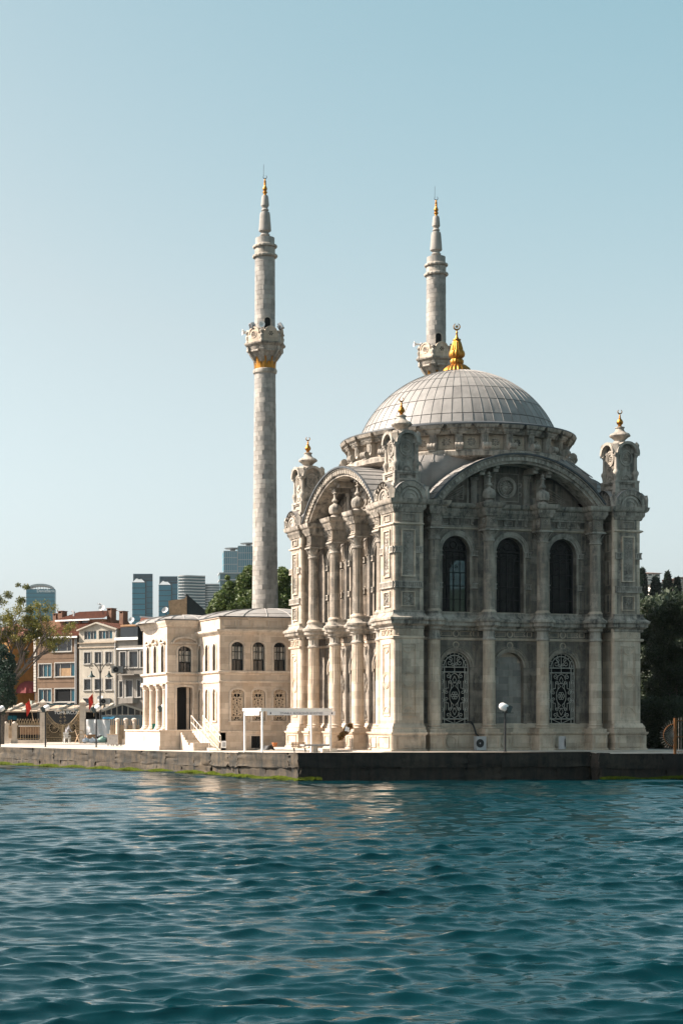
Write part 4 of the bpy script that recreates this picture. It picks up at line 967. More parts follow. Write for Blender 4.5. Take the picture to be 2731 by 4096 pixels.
# podium and stairs of the wing
PODX = WX-1.0
st = MB().bx(PODX,WX+1.6,PYW-1.6,PYE+1.0,GZ-.2,1.02).bx(PODX-.08,WX+1.6,PYW-1.68,PYE+1.05,1.02,1.1).build('podium', PAVST, pav)
MB().bx(PODX-.1,PODX-.02,PYW-1.72,PYE+1.05,GZ-.2,GZ+.25).build('podium_foot', PAVTRIM, st)
STX0, STX1 = Xon(722,PYW-1.7), -11.95
for i in range(8):
    z1 = 1.06-.16*(i+1); y0 = PYW-1.7-.33*i
    MB().bx(STX0,STX1,y0-.33,y0,GZ-.2,z1).bx(STX0-.0,STX1,y0-.36,y0,z1,z1+.03).build('stair_step', PAVTRIM, pav)
MB().bx(STX0-.05,STX0+1.1,PYW-4.6,PYW-3.9,GZ-.2,.28).build('stair_block', PAVST, pav)
# steel ramp laid over the stairs
rmp = thing('steel_ramp', 'cream painted steel ramp with double railings laid over the pavilion stairs', 'ramp', (0,0,0))
def rpt(s, t):   # s across, t along
    x = (-12.75,-11.95)[s]; return Vector((x, PYW-1.5+(9.4-PYW+1.5)*t, 1.14+(GZ+.04-1.14)*t))
RP = plain('cream_paint', (.66,.58,.48), .5, 0, .12, 5)
MB().add([rpt(0,0),rpt(1,0),rpt(1,1),rpt(0,1)]+[p-Vector((0,0,.16)) for p in (rpt(0,0),rpt(1,0),rpt(1,1),rpt(0,1))], [(0,1,2,3),(7,6,5,4),(0,4,5,1),(1,5,6,2),(2,6,7,3),(3,7,4,0)]).build('deck', RP, rmp)
for s in (0,1):
    for k in range(7): p = rpt(s, k/6); MB().tube([p, p+Vector((0,0,.92))], .022, 6).build('railing_post', RP, rmp)
    for h in (.92,.48): MB().tube([rpt(s,0)+Vector((0,0,h)), rpt(s,1)+Vector((0,0,h))], .026, 6).build('hand_rail' if h > .6 else 'lower_rail', RP, rmp)
# ================================================================== QUAY, GROUND, WATER
WZ = -1.54
def struct(o): o['kind'] = 'structure'; return o
EDGE = [(-34,76,-.24),(-30,61,-.24),(-22.0,30.8,-.24),(-14.75,3.2,-.20),(-15.0,-2.3,-.12),(-13.7,-8.4,-.02),(-3.0,-11.2,0),(2.3,-11.4,0),(2.35,-12.2,-.10),(60,-13.4,-.10),(300,-25,-.1)]
gm = MB()
n_ = len(EDGE); inn = [(-10,80,-.24),(-10,62,-.24),(-9.6,34,-.24),(-9.6,9.8,-.22),(-9.2,-1.5,-.13),(-8.9,-7.0,-.03),(-4,-8.8,-.01),(2.3,-9.4,-.01),(2.35,-9.4,-.02),(60,-9.4,-.05),(300,-9.4,-.05)]
gm.add([(x,y,z) for x,y,z in EDGE]+[(x,y,z) for x,y,z in inn], [(i,i+1,n_+i+1,n_+i) for i in range(n_-1)])
struct(gm.build('pavement', PAVE, smooth=0))
GRD = plain('ground_earth', (.16,.15,.13), .95, 0, .3, .6)
struct(MB().add([(-34,76,-.25),(-10,80,-.245),(-10,62,-.245),(-9.6,34,-.245),(-9.6,9.8,-.225),(-9.2,-7,-.04),(-4,-8.8,-.03),(300,-9.4,-.06),(6000,600,-.3),(6000,9000,-.3),(-3500,9000,-.3),(-1400,2500,-.3)], [tuple(range(12))]).build('ground', GRD, smooth=0))
struct(MB().prism([(-8.8,-8.7),(-4,-9.7),(9.4,-9.9),(9.4,9.4),(-8.8,9.4)], -.3, .02).prism([(-9.05,-9.0),(-4,-10.05),(9.8,-10.25),(9.8,9.7),(-9.05,9.7)], -.3, .0).build('platform', PAVE, smooth=0))
# quay wall: a rough core with separate worn blocks in two courses
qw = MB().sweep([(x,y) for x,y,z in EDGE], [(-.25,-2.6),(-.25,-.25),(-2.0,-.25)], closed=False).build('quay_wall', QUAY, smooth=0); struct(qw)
rng = random.Random(3)
def worn_block(L, H, d, amp):
    bm = bmesh.new(); bmesh.ops.create_cube(bm, size=1)
    bmesh.ops.subdivide_edges(bm, edges=bm.edges[:], cuts=5, use_grid_fill=True)
    for v in bm.verts:
        v.co = Vector((v.co.x*L, v.co.y*d, v.co.z*H))
        e = sum(abs(abs(c)-h/2) < 1e-4 for c, h in zip(v.co, (L,d,H)))
        k = amp*(.5+.6*e); top = v.co.z > H/2-1e-4
        v.co += Vector((rng.uniform(-1,1)*k*.5, rng.uniform(-1,1)*k, rng.uniform(-1,.3)*k*(.25 if top else .8)))
    bm.normal_update(); me = bpy.data.meshes.new('quay_block'); bm.to_mesh(me); bm.free()
    me.polygons.foreach_set('use_smooth', [True]*len(me.polygons)); me.set_sharp_from_angle(angle=radians(40)); return me
def course(i, za, zb, out, lens, amp):
    (x0,y0,z0), (x1,y1,z1) = EDGE[i], EDGE[i+1]; d = Vector((x1-x0,y1-y0)); L = d.length; d.normalize(); s = 0; nrm = Vector((d.y,-d.x))
    lim = min(L, 70)
    while s < lim-.2:
        l = min(rng.uniform(*lens), lim-s)
        if lim-s-l < .6: l = lim-s
        c = Vector((x0,y0))+d*(s+l/2); zz = z0+(z1-z0)*(s+l/2)/L
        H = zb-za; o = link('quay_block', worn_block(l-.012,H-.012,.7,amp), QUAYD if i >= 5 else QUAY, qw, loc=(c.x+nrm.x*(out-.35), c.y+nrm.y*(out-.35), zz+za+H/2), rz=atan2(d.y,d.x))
        s += l
for i in range(1, 9):
    far = i < 3
    course(i, -.80, 0.0, .0+rng.uniform(-.03,.03), (2.4,5.5), .045)
    course(i, -1.9, -.80, .04 if far else -.12, (2.0,4.5), .045)
# algae along the waterline
AL1 = plain('wet_algae', (.05,.066,.005), .9, 0, .5, 4, bump=0, spec=.05); alg = MB()
def algae(i, s0, s1, dens, zc, zr):
    (x0,y0,z0), (x1,y1,z1) = EDGE[i], EDGE[i+1]; d = Vector((x1-x0,y1-y0)); L = d.length; d.normalize(); nrm = Vector((d.y,-d.x))
    for k in range(int((s1-s0)*dens)):
        s = rng.uniform(s0, s1); u = max(-1, min(1, rng.gauss(0,.5))); z = zc+zr*u+.05*sin(s*1.7); o = rng.uniform(.0,.34)*(1-u*.5)
        c = Vector((x0,y0))+d*s+nrm*(o); w = rng.uniform(.03,.09); h = rng.uniform(.05,.16); t = d*w
        alg.add([(c.x-t.x,c.y-t.y,z),(c.x+t.x,c.y+t.y,z-.01),(c.x+t.x*.4+nrm.x*.06,c.y+t.y*.4+nrm.y*.06,z-h),(c.x-t.x*.5+nrm.x*.05,c.y-t.y*.5+nrm.y*.05,z-h*.8)], [(0,1,2,3)])
for i, a, b, e in ((1,0,31,150),(2,0,28.5,330),(3,0,5.5,140),(4,0,6.6,240),(5,0,1.2,120),(8,0,14,160)): algae(i, a, b, e*.8, WZ+.13, .06)
ao = alg.build('algae', AL1, smooth=0); ao['kind'] = 'stuff'; ao['label'] = 'bright green algae along the waterline of the quay'
lg = MB().sweep([(x,y) for x,y,z in EDGE[1:4]], [(.0,-2.4),(.3,-2.4),(.28,-1.5),(.2,-1.42),(0,-1.38)], closed=False).build('quay_footing', QUAY, qw, smooth=30)

# water: one sheet, finely rippled where one looks, stretched out to the horizon
rs = np.random.RandomState(11)
u = np.concatenate([[-6000,-1500,-400,-150,-80,-45,-32], np.arange(-24,54,.11), [58,66,80,110,180,500,1500,6000]])
v = [-400,-120,-40,-10,2,8,11]; x_ = 13.0
while x_ < 125: v.append(x_); x_ += max(.048, .0018*x_)
v = np.array(v+[130,140,150,165,185,220,300,600,1500])
U, V = np.meshgrid(u, v)
Hh = np.zeros_like(U); DU = np.zeros_like(U); DV = np.zeros_like(U)
fade = np.clip((V-4)/8,0,1)*np.clip((150-V)/20,0,1)*np.clip((U+32)/8,0,1)*np.clip((62-U)/8,0,1)
for k in range(210):
    lam = math.exp(rs.uniform(math.log(.15), math.log(3.0))); th = radians(rs.normal(-82, 24 if lam < 1.0 else 15)); kx, ky = cos(th)*2*pi/lam, sin(th)*2*pi/lam
    A = .0052*lam**.84*(.5+.9*rs.rand())*(.62 if lam > 1.4 else 1 if lam > .6 else 1.15); ph = rs.rand()*2*pi
    fd = np.clip((lam*170-V)/(lam*70), 0, 1)       # ripples too fine for the mesh die out with distance; the material takes over
    q = kx*U+ky*V+ph; Hh += fd*A*np.cos(q); DU -= fd*.95*A*cos(th)*np.sin(q); DV -= fd*.95*A*sin(th)*np.sin(q)
patch = .80+.32*np.sin(U*.11+V*.07+1)*np.sin(V*.13-U*.05)+.16*np.sin(U*.43-V*.21)*np.sin(V*.37+U*.12+2)
Hh *= fade*patch; DU *= fade*patch; DV *= fade*patch
a, d = U+DU, V+DV
X = CAM[0]+RT[0]*a+FW[0]*d; Y = CAM[1]+RT[1]*a+FW[1]*d; Z = WZ+Hh
nr, nc = U.shape
me = bpy.data.meshes.new('sea'); vv = np.stack([X,Y,Z],-1).reshape(-1,3)
idx = np.arange(nr*nc).reshape(nr,nc); q = np.stack([idx[:-1,:-1],idx[:-1,1:],idx[1:,1:],idx[1:,:-1]],-1).reshape(-1,4)
me.vertices.add(len(vv)); me.vertices.foreach_set('co', vv.astype(np.float32).ravel())
me.loops.add(q.size); me.loops.foreach_set('vertex_index', q.astype(np.int32).ravel())
me.polygons.add(len(q)); me.polygons.foreach_set('loop_start', (np.arange(len(q))*4).astype(np.int32))
me.polygons.foreach_set('use_smooth', [True]*len(q)); me.update(calc_edges=True)
m, n, b = _mat('sea_water')
b.inputs['Base Color'].default_value = (.0002,.018,.023,1); b.inputs['Roughness'].default_value = .03; b.inputs['Specular IOR Level'].default_value = .42; b.inputs['IOR'].default_value = 1.333
pos = _nd(n,'ShaderNodeNewGeometry').outputs['Position']
_bump(n, b, _noise(n, pos, 5.0, 6, .65, (1,1,.2)), .22, .03)
struct(link('sea', me, m))
# ================================================================== THE SHORE TO THE LEFT: HOUSES, CAFE, FENCE
class Site:
    """a thing that faces the water; its own axes are right, inwards, up"""
    def __init__(s, name, label, cat, pxc, D, z=GZ, group=None, turn=0.0):
        p = at(pxc, 0, D); s.pxc, s.D, s.z0, s.t = pxc, D, z, turn
        s.o = thing(name, label, cat, (p.x,p.y,z), YAW-turn, group)
    def X(s, px, d=0):
        k, k0 = (px-CXP)/FPX, (s.pxc-CXP)/FPX
        return (k*s.D+k*d*cos(s.t)-k0*s.D-d*sin(s.t))/(cos(s.t)+k*sin(s.t))
    def Z(s, py, d=0): return zat(py, s.D+d*cos(s.t))-s.z0
TURN = radians(34)          # the row of houses looks towards the square, out to the left
def cell_wall(mb, u0, u1, z0, z1, rects, y0, y1):
    xs = sorted({u0,u1}|{r[0] for r in rects}|{r[1] for r in rects}); zs = sorted({z0,z1}|{r[2] for r in rects}|{r[3] for r in rects})
    xs = [x for x in xs if u0 <= x <= u1]; zs = [z for z in zs if z0 <= z <= z1]
    for a, b in zip(xs, xs[1:]):
        for c, d in zip(zs, zs[1:]):
            m, q = (a+b)/2, (c+d)/2
            if not any(r[0] < m < r[1] and r[2] < q < r[3] for r in rects): mb.add([(a,y0,c),(b,y0,c),(b,y0,d),(a,y0,d)], [(0,1,2,3)])
    for r in rects: mb.ring(rect(*r), rect(*r), y0, y0+.28)
    return mb.add([(u0,y0,z0),(u0,y1,z0),(u0,y1,z1),(u0,y0,z1),(u1,y0,z0),(u1,y1,z0),(u1,y1,z1),(u1,y0,z1)], [(0,1,2,3),(4,7,6,5),(1,5,6,2),(3,2,6,7)])
def hwin(site, r, cuts, glassm, frame=None, trim=True, sill=True, fw=.045, name='window'):
    """window in a wall hole: frame with mullions, one pane for each light"""
    u0, u1, z0, z1 = r; frame = frame or OFFW
    f = MB().outline(rect(*r), fw, .06, .16); e = [u0]+[u0+(u1-u0)*c for c in cuts]+[u1]
    for c in e[1:-1]: f.bx(c-fw*.55,c+fw*.55,.06,.16,z0+fw,z1-fw)
    if trim: f.outline(rect(u0-.09,u1+.09,z0-.09,z1+.09), .09, -.035, .02)
    if sill: f.bx(u0-.14,u1+.14,-.12,.1,z0-.1,z0-.02)
    w = f.build(name, frame, site.o, smooth=0)
    for i, (a, b) in enumerate(zip(e, e[1:])):
        g = glassm[i % len(glassm)]; MB().bx(a,b,.12,.13,z0,z1).build('pane', g, w, smooth=0)
    return w
def prect(s, a): return (s.X(a[0]/2.24), s.X(a[1]/2.24), s.Z(2250+a[3]/2.24), s.Z(2250+a[2]/2.24))
OFFW = plain('old_white_paint', (.33,.315,.29), .6, 0, .15, 4)
TILE = plain('roof_tile', (.15,.048,.024), .8, 0, .35, 4, .1, .4)
def tile_roof(mb, a, b, c, d, n):
    """corrugated pantile slope: a,b along the eave, c,d along the ridge"""
    a, b, c, d = map(Vector, (a,b,c,d)); up = ((b-a).cross(d-a)).normalized(); rows = 7; vs = []
    if up.z < 0: up = -up
    for j in range(rows+1):
        for st in (0,1):
            t = min(1, (j+st*.98)/rows) if j < rows else 1
            for i in range(n*4+1):
                q = i/(n*4); p = (a.lerp(b,q)).lerp(d.lerp(c,q), t); vs.append(p+up*(.05*abs(sin(pi*2*i/4))+.05*(1-st)))
    m = n*4+1; L = len(vs)//m
    return mb.add(vs, [(j*m+i, j*m+i+1, (j+1)*m+i+1, (j+1)*m+i) for j in range(L-1) for i in range(m-1)])
# --- brown house
H = Site('brown_house', 'narrow brown rendered house with blue panes and red tiled roof behind the gate', 'house', 226, 178, turn=TURN)
wr = [prect(H,a) for a in ((478,642,688,798),(352,462,908,1024),(498,674,902,1022),(352,462,1134,1248),(496,674,1132,1248))]
BRN = plain('brown_render', (.145,.092,.058), .9, 0, .15, 1.5, streak=.35)
x0, x1 = H.X(141), H.X(312); zt = H.Z(2250+672/2.24)
w = cell_wall(MB(), x0, x1, 0, zt, wr, 0, 6).build('wall', BRN, H.o, smooth=0)
jm = plain('joint_dark',(.09,.06,.04),.9)
for k in range(13):
    z = zt-.35-k*.62; cuts = [x0]+sorted(sum(([r[0]-.1,r[1]+.1] for r in wr if r[2]-.1 < z < r[3]+.1), []))+[x1]
    for a, b in zip(cuts[::2], cuts[1::2]):
        if z > 3 and b > a: MB().bx(a,b,-.02,.0,z,z+.03).build('render_joint', jm, w, smooth=0)
qm = plain('quoin_white',(.45,.42,.38),.8); z = 5.0
while z < zt-.1: MB().bx(x0-.12,x0+.18,-.07,.1,z,z+.26).build('quoin', qm, w, smooth=0); z += .3
for r, cu, gl in zip(wr, ([.24,.76],[.34,.66],[.25,.78],[.34,.66],[.78]), ([TEALG,PANE,PANE],[PANE,TEALG,TEALG],[PANE,PANE,TEALG],[TEALG,PANE,TEALG],[DARK,TEALG])): hwin(H, r, cu, gl)
MB().bx(wr[2][0]+.5,wr[2][1]-.6,.10,.115,wr[2][2],wr[2][2]+.85).build('drawn_blind', plain('blind',(.3,.19,.1),.8), H.o)
for k in (0,1): MB().tube([(x1-.12-.16*k,-.08,2.8),(x1-.12-.16*k,-.08,zt)], .05, 8).build('drainpipe', GREYP, H.o)
rf = tile_roof(MB(), (x0+.9,-.35,zt), (x1+.15,-.35,zt), (x1+.15,3,zt+1.55), (x0+1.9,3,zt+1.55), 16).build('roof', TILE, H.o)
MB().bx(x0+.7,x1+.2,-.45,-.33,zt-.1,zt+.06).build('gutter', WHITE, rf)
# set-back upper floor
a = [(v/2.24) for v in (355,925)]; ux0, ux1 = H.X(a[0],3), H.X(a[1],3); uz0, uz1 = zt+.3, H.Z(2250+515/2.24,3)
ur = [(H.X(p/2.24,3),H.X(q/2.24,3),H.Z(2250+592/2.24,3),H.Z(2250+524/2.24,3)) for p,q in ((580,618),(635,705),(722,792))]
m_ = cell_wall(MB(), ux0, ux1, uz0, uz1, ur, 0, 5); m_.v = [(x,y+3,z) for x,y,z in m_.v]; m_.build('upper_floor', plain('peach_render',(.19,.095,.055),.9,0,.2), H.o, smooth=0)
for r in ur: MB().bx(r[0],r[1],3.2,3.25,r[2],r[3]).build('pane', PANE, H.o, smooth=0)
rf = tile_roof(MB(), (H.X(515/2.24,3),2.7,uz1), (ux1+.2,2.7,uz1), (ux1-.2,6,uz1+1.0), (H.X(560/2.24,3),6,uz1+1.0), 20).build('roof', TILE, H.o)
MB().bx(H.X(515/2.24,3),ux1-1.5,2.6,2.75,uz1-.12,uz1+.03).build('gutter', WHITE, rf)
CHM = plain('chimney_render', (.16,.085,.055), .9, 0, .3)
for p0, p1, y0 in ((520,560,425),(475,505,445),(960,1000,420),(1070,1105,450)):
    u0, u1 = H.X(p0/2.24,4), H.X(p1/2.24,4); zc = H.Z(2250+y0/2.24,4)
    MB().bx(u0,u1,4,4.9,zc-2.6,zc-.25).bx(u0,u0+.12,4,4.9,zc-.25,zc-.05).bx(u1-.12,u1,4,4.9,zc-.25,zc-.05).bx(u0-.06,u1+.06,3.95,4.95,zc-.06,zc).build('chimney', CHM, H.o, smooth=0)
ux = H.X(655/2.24,4); zc = H.Z(2250+430/2.24,4); MB().tube([(ux,4.2,zc-1.5),(ux,4.2,zc-.1),(ux-.25,4.2,zc)], .12, 8).build('flue_pipe', GREYP, H.o)
def dish(label, site, px, py, r, yy, tilt=.5):
    t = thing('satellite_dish', label, 'satellite dish', site.o.matrix_basis@Vector((site.X(px,yy),yy,site.Z(py,yy))), YAW-.5, 'satellite dishes on the roofs')
    M = Matrix.Rotation(pi/2-tilt,4,'X'); MB().merge(MB().lathe([(.02,0),(r*.5,.05),(r,.2),(r,.22),(r*.5,.08),(.02,.03)], 20), M).build('reflector', plain('dish_grey',(.5,.5,.5),.5) if 'dish_grey' not in MATS else MATS['dish_grey'], t)
    MB().tube([(0,.05,-.1),(0,.3,-.9)], .03, 6).tube([(0,0,-r*.8),(0,-r*.9,-.1)], .015, 5).build('mount', IRON, t)
bpy.context.view_layer.update()
dish('white satellite dish on the tiled roof beside the tall chimney', H, 920/2.24, 2250+425/2.24, .36, 4)
# --- ochre house behind the trees at the left
O = Site('ochre_house', 'ochre house with a blank side wall behind the bare-branched tree', 'house', 95, 186, turn=-.6)
OC = plain('ochre_render', (.24,.115,.028), .9, 0, .25, 1.2, streak=.3)
ox0, ox1 = O.X(40), O.X(140); oz = O.Z(2250+685/2.24)
MB().add([(ox0,0,0),(ox1,0,0),(ox1,0,oz+.4),(ox0,0,oz-.6),(ox0,7,0),(ox1,7,0),(ox1,7,oz+1.2),(ox0,7,oz+.2)], [(0,1,2,3),(4,7,6,5),(0,3,7,4),(1,5,6,2),(3,2,6,7)]).build('wall', OC, O.o, smooth=0)
tile_roof(MB(), (ox0-.2,-.3,oz-.5), (ox1+.1,-.3,oz+.5), (ox1+.1,4,oz+1.9), (ox0-.2,4,oz+.9), 12).build('roof', TILE, O.o)
MB().bx(ox0+.3,ox1-.3,-.05,0,.2,3.4).build('shop_opening', DARK, O.o, smooth=0)
cn = MB().lathe([(1.75,0),(1.6,.55),(1.2,1.0),(.6,1.3),(0,1.35)], 20, a0=pi, a1=2*pi, rip=lambda j,a: .03*cos(24*a)).build('awning', plain('maroon_canvas',(.16,.03,.03),.85), O.o, loc=(O.X(265/2.24),-.1,O.Z(2250+1172/2.24)))
MB().bx(O.X(190/2.24),O.X(330/2.24),-2.2,-2.0,O.Z(2250+1275/2.24),O.Z(2250+1240/2.24)).build('terrace_parapet', plain('pale_green',(.35,.42,.38),.6), O.o, smooth=0)
# --- white house
Hw = Site('white_house', 'narrow off-white house with gabled attic windows between brown and grey houses', 'house', 391, 175.1, turn=TURN)
WHR = plain('white_render', (.37,.335,.28), .9, 0, .14, 1.5, streak=.3)
x0, x1 = Hw.X(710/2.24), Hw.X(1044/2.24); ze = Hw.Z(2250+600/2.24); zg = Hw.Z(2250+545/2.24); xm_ = Hw.X(873/2.24)
wr = [prect(Hw,a) for a in ((758,866,612,688),(887,1008,612,688),(757,816,803,904),(852,911,803,904),(948,1006,803,904),(757,816,1044,1142),(852,911,1044,1142),(948,1006,1044,1142),(748,812,1216,1268))]
w = cell_wall(MB(), x0, x1, 0, ze, wr, 0, 7).add([(x0,0,ze),(x1,0,ze),(xm_,0,zg),(x0,7,ze),(x1,7,ze),(xm_,7,zg)], [(0,1,2),(3,5,4),(0,2,5,3),(1,4,5,2)]).build('wall', WHR, Hw.o, smooth=0)
zc = Hw.Z(2250+712/2.24); MB().bx(x0-.05,x1+.05,-.18,.02,zc-.12,zc).bx(x0-.05,x1+.05,-.1,.02,zc-.6,zc-.5).build('cornice', plain('buff_trim',(.36,.29,.22),.85), w)
MB().beam((x0-.15,-.12,ze-.05),(xm_,-.12,zg+.05),.3,.14).beam((xm_,-.12,zg+.05),(x1+.15,-.12,ze-.05),.3,.14).build('gable_trim', WHR, w)
tile_roof(MB(), (x1+.15,.2,ze), (x1+.15,7,ze), (xm_,7,zg+.12), (xm_,.2,zg+.12), 10).build('roof', TILE, Hw.o)
for i, r in enumerate(wr): hwin(Hw, r, [.25,.5,.75] if i < 2 else [.5] if i < 5 else [], [PANE] if i > 1 else [PANE,TEALG], trim=i > 1, sill=i > 1)
MB().tube([(x1-.08,-.1,2.6),(x1-.08,-.1,ze-1.2),(x1+.1,-.1,ze)], .05, 8).build('drainpipe', GREYP, Hw.o)
dish('grey satellite dish low on the wall of the off-white house', Hw, 905/2.24, 2250+1222/2.24, .32, -.4)
# --- grey house with bay and balcony
Hg = Site('grey_house', 'grey town house with white window frames, bay and iron balcony', 'house', 520, 172.9, turn=TURN)
GRY = plain('grey_render', (.22,.20,.175), .9, 0, .14, 1.5, streak=.3)
x0, x1 = Hg.X(1050/2.24), Hg.X(1400/2.24); zt = Hg.Z(2250+690/2.24)
wr = [prect(Hg,a) for a in ((1080,1128,800,940),(1162,1234,796,940),(1262,1300,796,940),(1072,1100,1062,1205),(1130,1188,1054,1205),(1232,1262,1056,1205))]
w = cell_wall(MB(), x0, x1, 0, zt, wr, 0, 7).build('wall', GRY, Hg.o, smooth=0)
for r in wr: hwin(Hg, r, [.5] if r[1]-r[0] > 1.2 else [], [PANE], trim=True)
MB().bx(x0-.1,x1,-.3,.1,zt-.05,zt+.22).bx(x0,x1,-.12,.02,zt-1.0,zt-.85).build('cornice', WHITE, w, smooth=0)
ph = MB().bx(x0+.4,x1,1.2,6,zt+.2,Hg.Z(2250+575/2.24,1)).build('penthouse', PANE, Hg.o, smooth=0); MB().bx(x0+.3,x1,.2,6.2,Hg.Z(2250+575/2.24,1),Hg.Z(2250+558/2.24,1)).build('penthouse_awning', plain('tan_awning',(.32,.18,.09),.8), ph, smooth=0)
for k in range(4): MB().bx(x0+.5+k*1.7,x0+2.15+k*1.7,-.1,-.07,zt+.25,zt+1.25).build('glass_rail', PANE, Hg.o, smooth=0)
by = MB().prism([(Hg.X(1092/2.24),.1),(Hg.X(1108/2.24),-.7),(Hg.X(1225/2.24),-.7),(Hg.X(1243/2.24),.1)], Hg.Z(2250+1262/2.24), Hg.Z(2250+1215/2.24)).build('bay_corbel', GRY, Hg.o)
bl = MB(); bx0, bx1 = Hg.X(1097/2.24), Hg.X(1245/2.24); bz0, bz1 = Hg.Z(2250+1000/2.24), Hg.Z(2250+934/2.24)
bl.bx(bx0,bx1,-.85,0,bz0-.12,bz0).build('balcony_slab', GRY, Hg.o, smooth=0)
rl = MB(); k = bx0
while k < bx1: rl.tube([(k,-.8,bz0),(k,-.92,bz0+.3),(k,-.8,bz1)], .018, 4); k += .13
rl.bx(bx0,bx1,-.83,-.78,bz1,bz1+.05).build('balcony_railing', IRON, Hg.o, smooth=0)
def ac_unit(label, loc, rz, w=.82, h=.6):
    t = thing('air_conditioner', label, 'air conditioner', loc, rz, 'outdoor air conditioners')
    MB().bx(-w/2,w/2,-.15,.17,0,h).build('casing', OFFW if 'wall' in label else GREYP, t, smooth=0)
    MB().ring(circ(-w*.12,h/2,min(h,w)*.4,20), circ(-w*.12,h/2,h*.06,20), -.165, -.15).build('fan_guard', IRON, t); MB().bx(w/2-.2,w/2-.03,-.158,-.15,.06,h-.06).build('side_panel', GREYP, t, smooth=0)
M_ = Hg.o.matrix_basis
ac_unit('white air conditioner on the wall beside the grey house balcony', M_@Vector((Hg.X(1071/2.24),-.35,Hg.Z(2250+990/2.24))), YAW, 1.2, .6*1.2)
ac_unit('white air conditioner low on the off-white house wall', Hw.o.matrix_basis@Vector((Hw.X(958/2.24),-.35,Hw.Z(2250+1270/2.24))), YAW, 1.15, .6)
dish('white satellite dish on the terrace of the grey house', Hg, 1185/2.24, 2250+525/2.24, .34, .5)
# --- ruined peach gable with a dark roof behind the pavilion
Rn = Site('gable_house', 'peach gable wall with dark roof peeping over the pavilion', 'house', 720, 152)
def q4(a, b, y): return (Rn.X(500+a/1.742,y), y, Rn.Z(2350+b/1.742,y))
MB().add([q4(250,260,0),q4(255,205,0),q4(310,185,0),q4(303,92,0),q4(415,78,0),q4(432,60,0),q4(432,260,0)], [tuple(range(7))]).build('wall', plain('peach_wall',(.42,.27,.16),.9,0,.3), Rn.o, smooth=0)
MB().add([q4(425,56,0),q4(425,40,0),q4(590,185,0),q4(590,200,0),q4(425,56,4),q4(405,46,4),q4(590,185,4),q4(590,200,4)], [(0,1,2,3),(4,7,6,5),(0,4,5,1),(1,5,6,2),(2,6,7,3)]).add([q4(432,260,.1),q4(432,60,.1),q4(590,190,.1),q4(590,260,.1)], [(0,1,2,3)]).build('roof', plain('slate_roof',(.02,.028,.03),.8), Rn.o, smooth=0)
bpy.context.view_layer.update(); dish('white satellite dish on the peach gable', Rn, 500+285/1.742, 2350+165/1.742, .3, -.3)
Rd = Site('low_house', 'low house with a flat red roof edge behind the pavilion wing', 'house', 600, 146)
def q5(a, b, y): return (Rd.X(500+a/1.742,y), y, Rd.Z(2350+b/1.742,y))
MB().add([q5(95,262,0),q5(300,262,0),q5(285,222,4),q5(115,205,4)], [(0,1,2,3)]).build('roof', TILE, Rd.o, smooth=0); MB().add([q5(90,268,0),q5(300,268,0),q5(300,400,0),q5(90,400,0)], [(0,1,2,3)]).build('wall', DARK, Rd.o, smooth=0); MB().beam(q5(105,204,3.9),q5(265,216,3.9),.3,.1).build('roof_edge', WHITE, Rd.o)

# --- cafe with awnings in front of the houses
C = Site('cafe', 'low cafe with beige awnings, rafters and a dark sign below the houses', 'cafe', 250, 158)
CANV = plain('beige_canvas', (.40,.31,.23), .85, 0, .15, 2); cz = C.Z(2250+1330/2.24); cb = C.Z(2250+1278/2.24, 6)
for k, (p0, p1) in enumerate(((-60,80),(80,210),(210,355),(355,520),(520,660),(660,800),(800,925))):
    a, b = C.X(p0/2.24), C.X(p1/2.24-1)
    MB().add([(a,0,cz),(b,0,cz),(b,6,cb),(a,6,cb),(a,0,cz-.12),(b,0,cz-.12)], [(0,1,2,3),(4,5,1,0)]).build('awning', CANV, C.o, smooth=0)
    MB().beam((b,-.1,cz+.02),(b+.9,6,cb+.12),.28,.2).build('rafter', PAVTRIM, C.o)
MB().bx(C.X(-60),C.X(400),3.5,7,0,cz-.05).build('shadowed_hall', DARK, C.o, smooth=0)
MB().bx(C.X(-60),C.X(420),6.5,7,0,cb+.1).build('back_wall', plain('buff_wall',(.3,.24,.18),.9), C.o, smooth=0)
for px, c_ in ((40,TEALG),(60,TEALG),(75,PANE)): MB().bx(C.X(px-9),C.X(px+9),.3,.35,C.Z(2250+1410/2.24),C.Z(2250+1372/2.24)).build('menu_board', c_, C.o, smooth=0)
MB().bx(C.X(150),C.X(312),-.02,.06,C.Z(2250+1450/2.24),C.Z(2250+1328/2.24)).build('sign_board', plain('sign_dark',(.02,.022,.025),.5), C.o, smooth=0)
def text(body, size, loc, mat, parent, name='lettering', rot=(pi/2,0,0), ext=.006, align='CENTER'):
    cu = bpy.data.curves.new('t', 'FONT'); cu.body = body; cu.size = size; cu.align_x = align; cu.extrude = ext
    to = bpy.data.objects.new('t', cu); COL.objects.link(to); bpy.context.view_layer.update()
    me = bpy.data.meshes.new_from_object(to.evaluated_get(bpy.context.evaluated_depsgraph_get())); bpy.data.objects.remove(to); me.materials.clear()
    o = link(name, me, mat, parent, loc=loc); o.rotation_euler = rot; return o
text('TOMURCUK', .42, (C.X(268),-.05,C.Z(2250+1358/2.24)), WHITE, C.o)
MB().bx(C.X(188),C.X(300),-.3,-.2,C.Z(2250+1276/2.24),C.Z(2250+1262/2.24)).build('teal_fascia', TEALG, C.o, smooth=0)
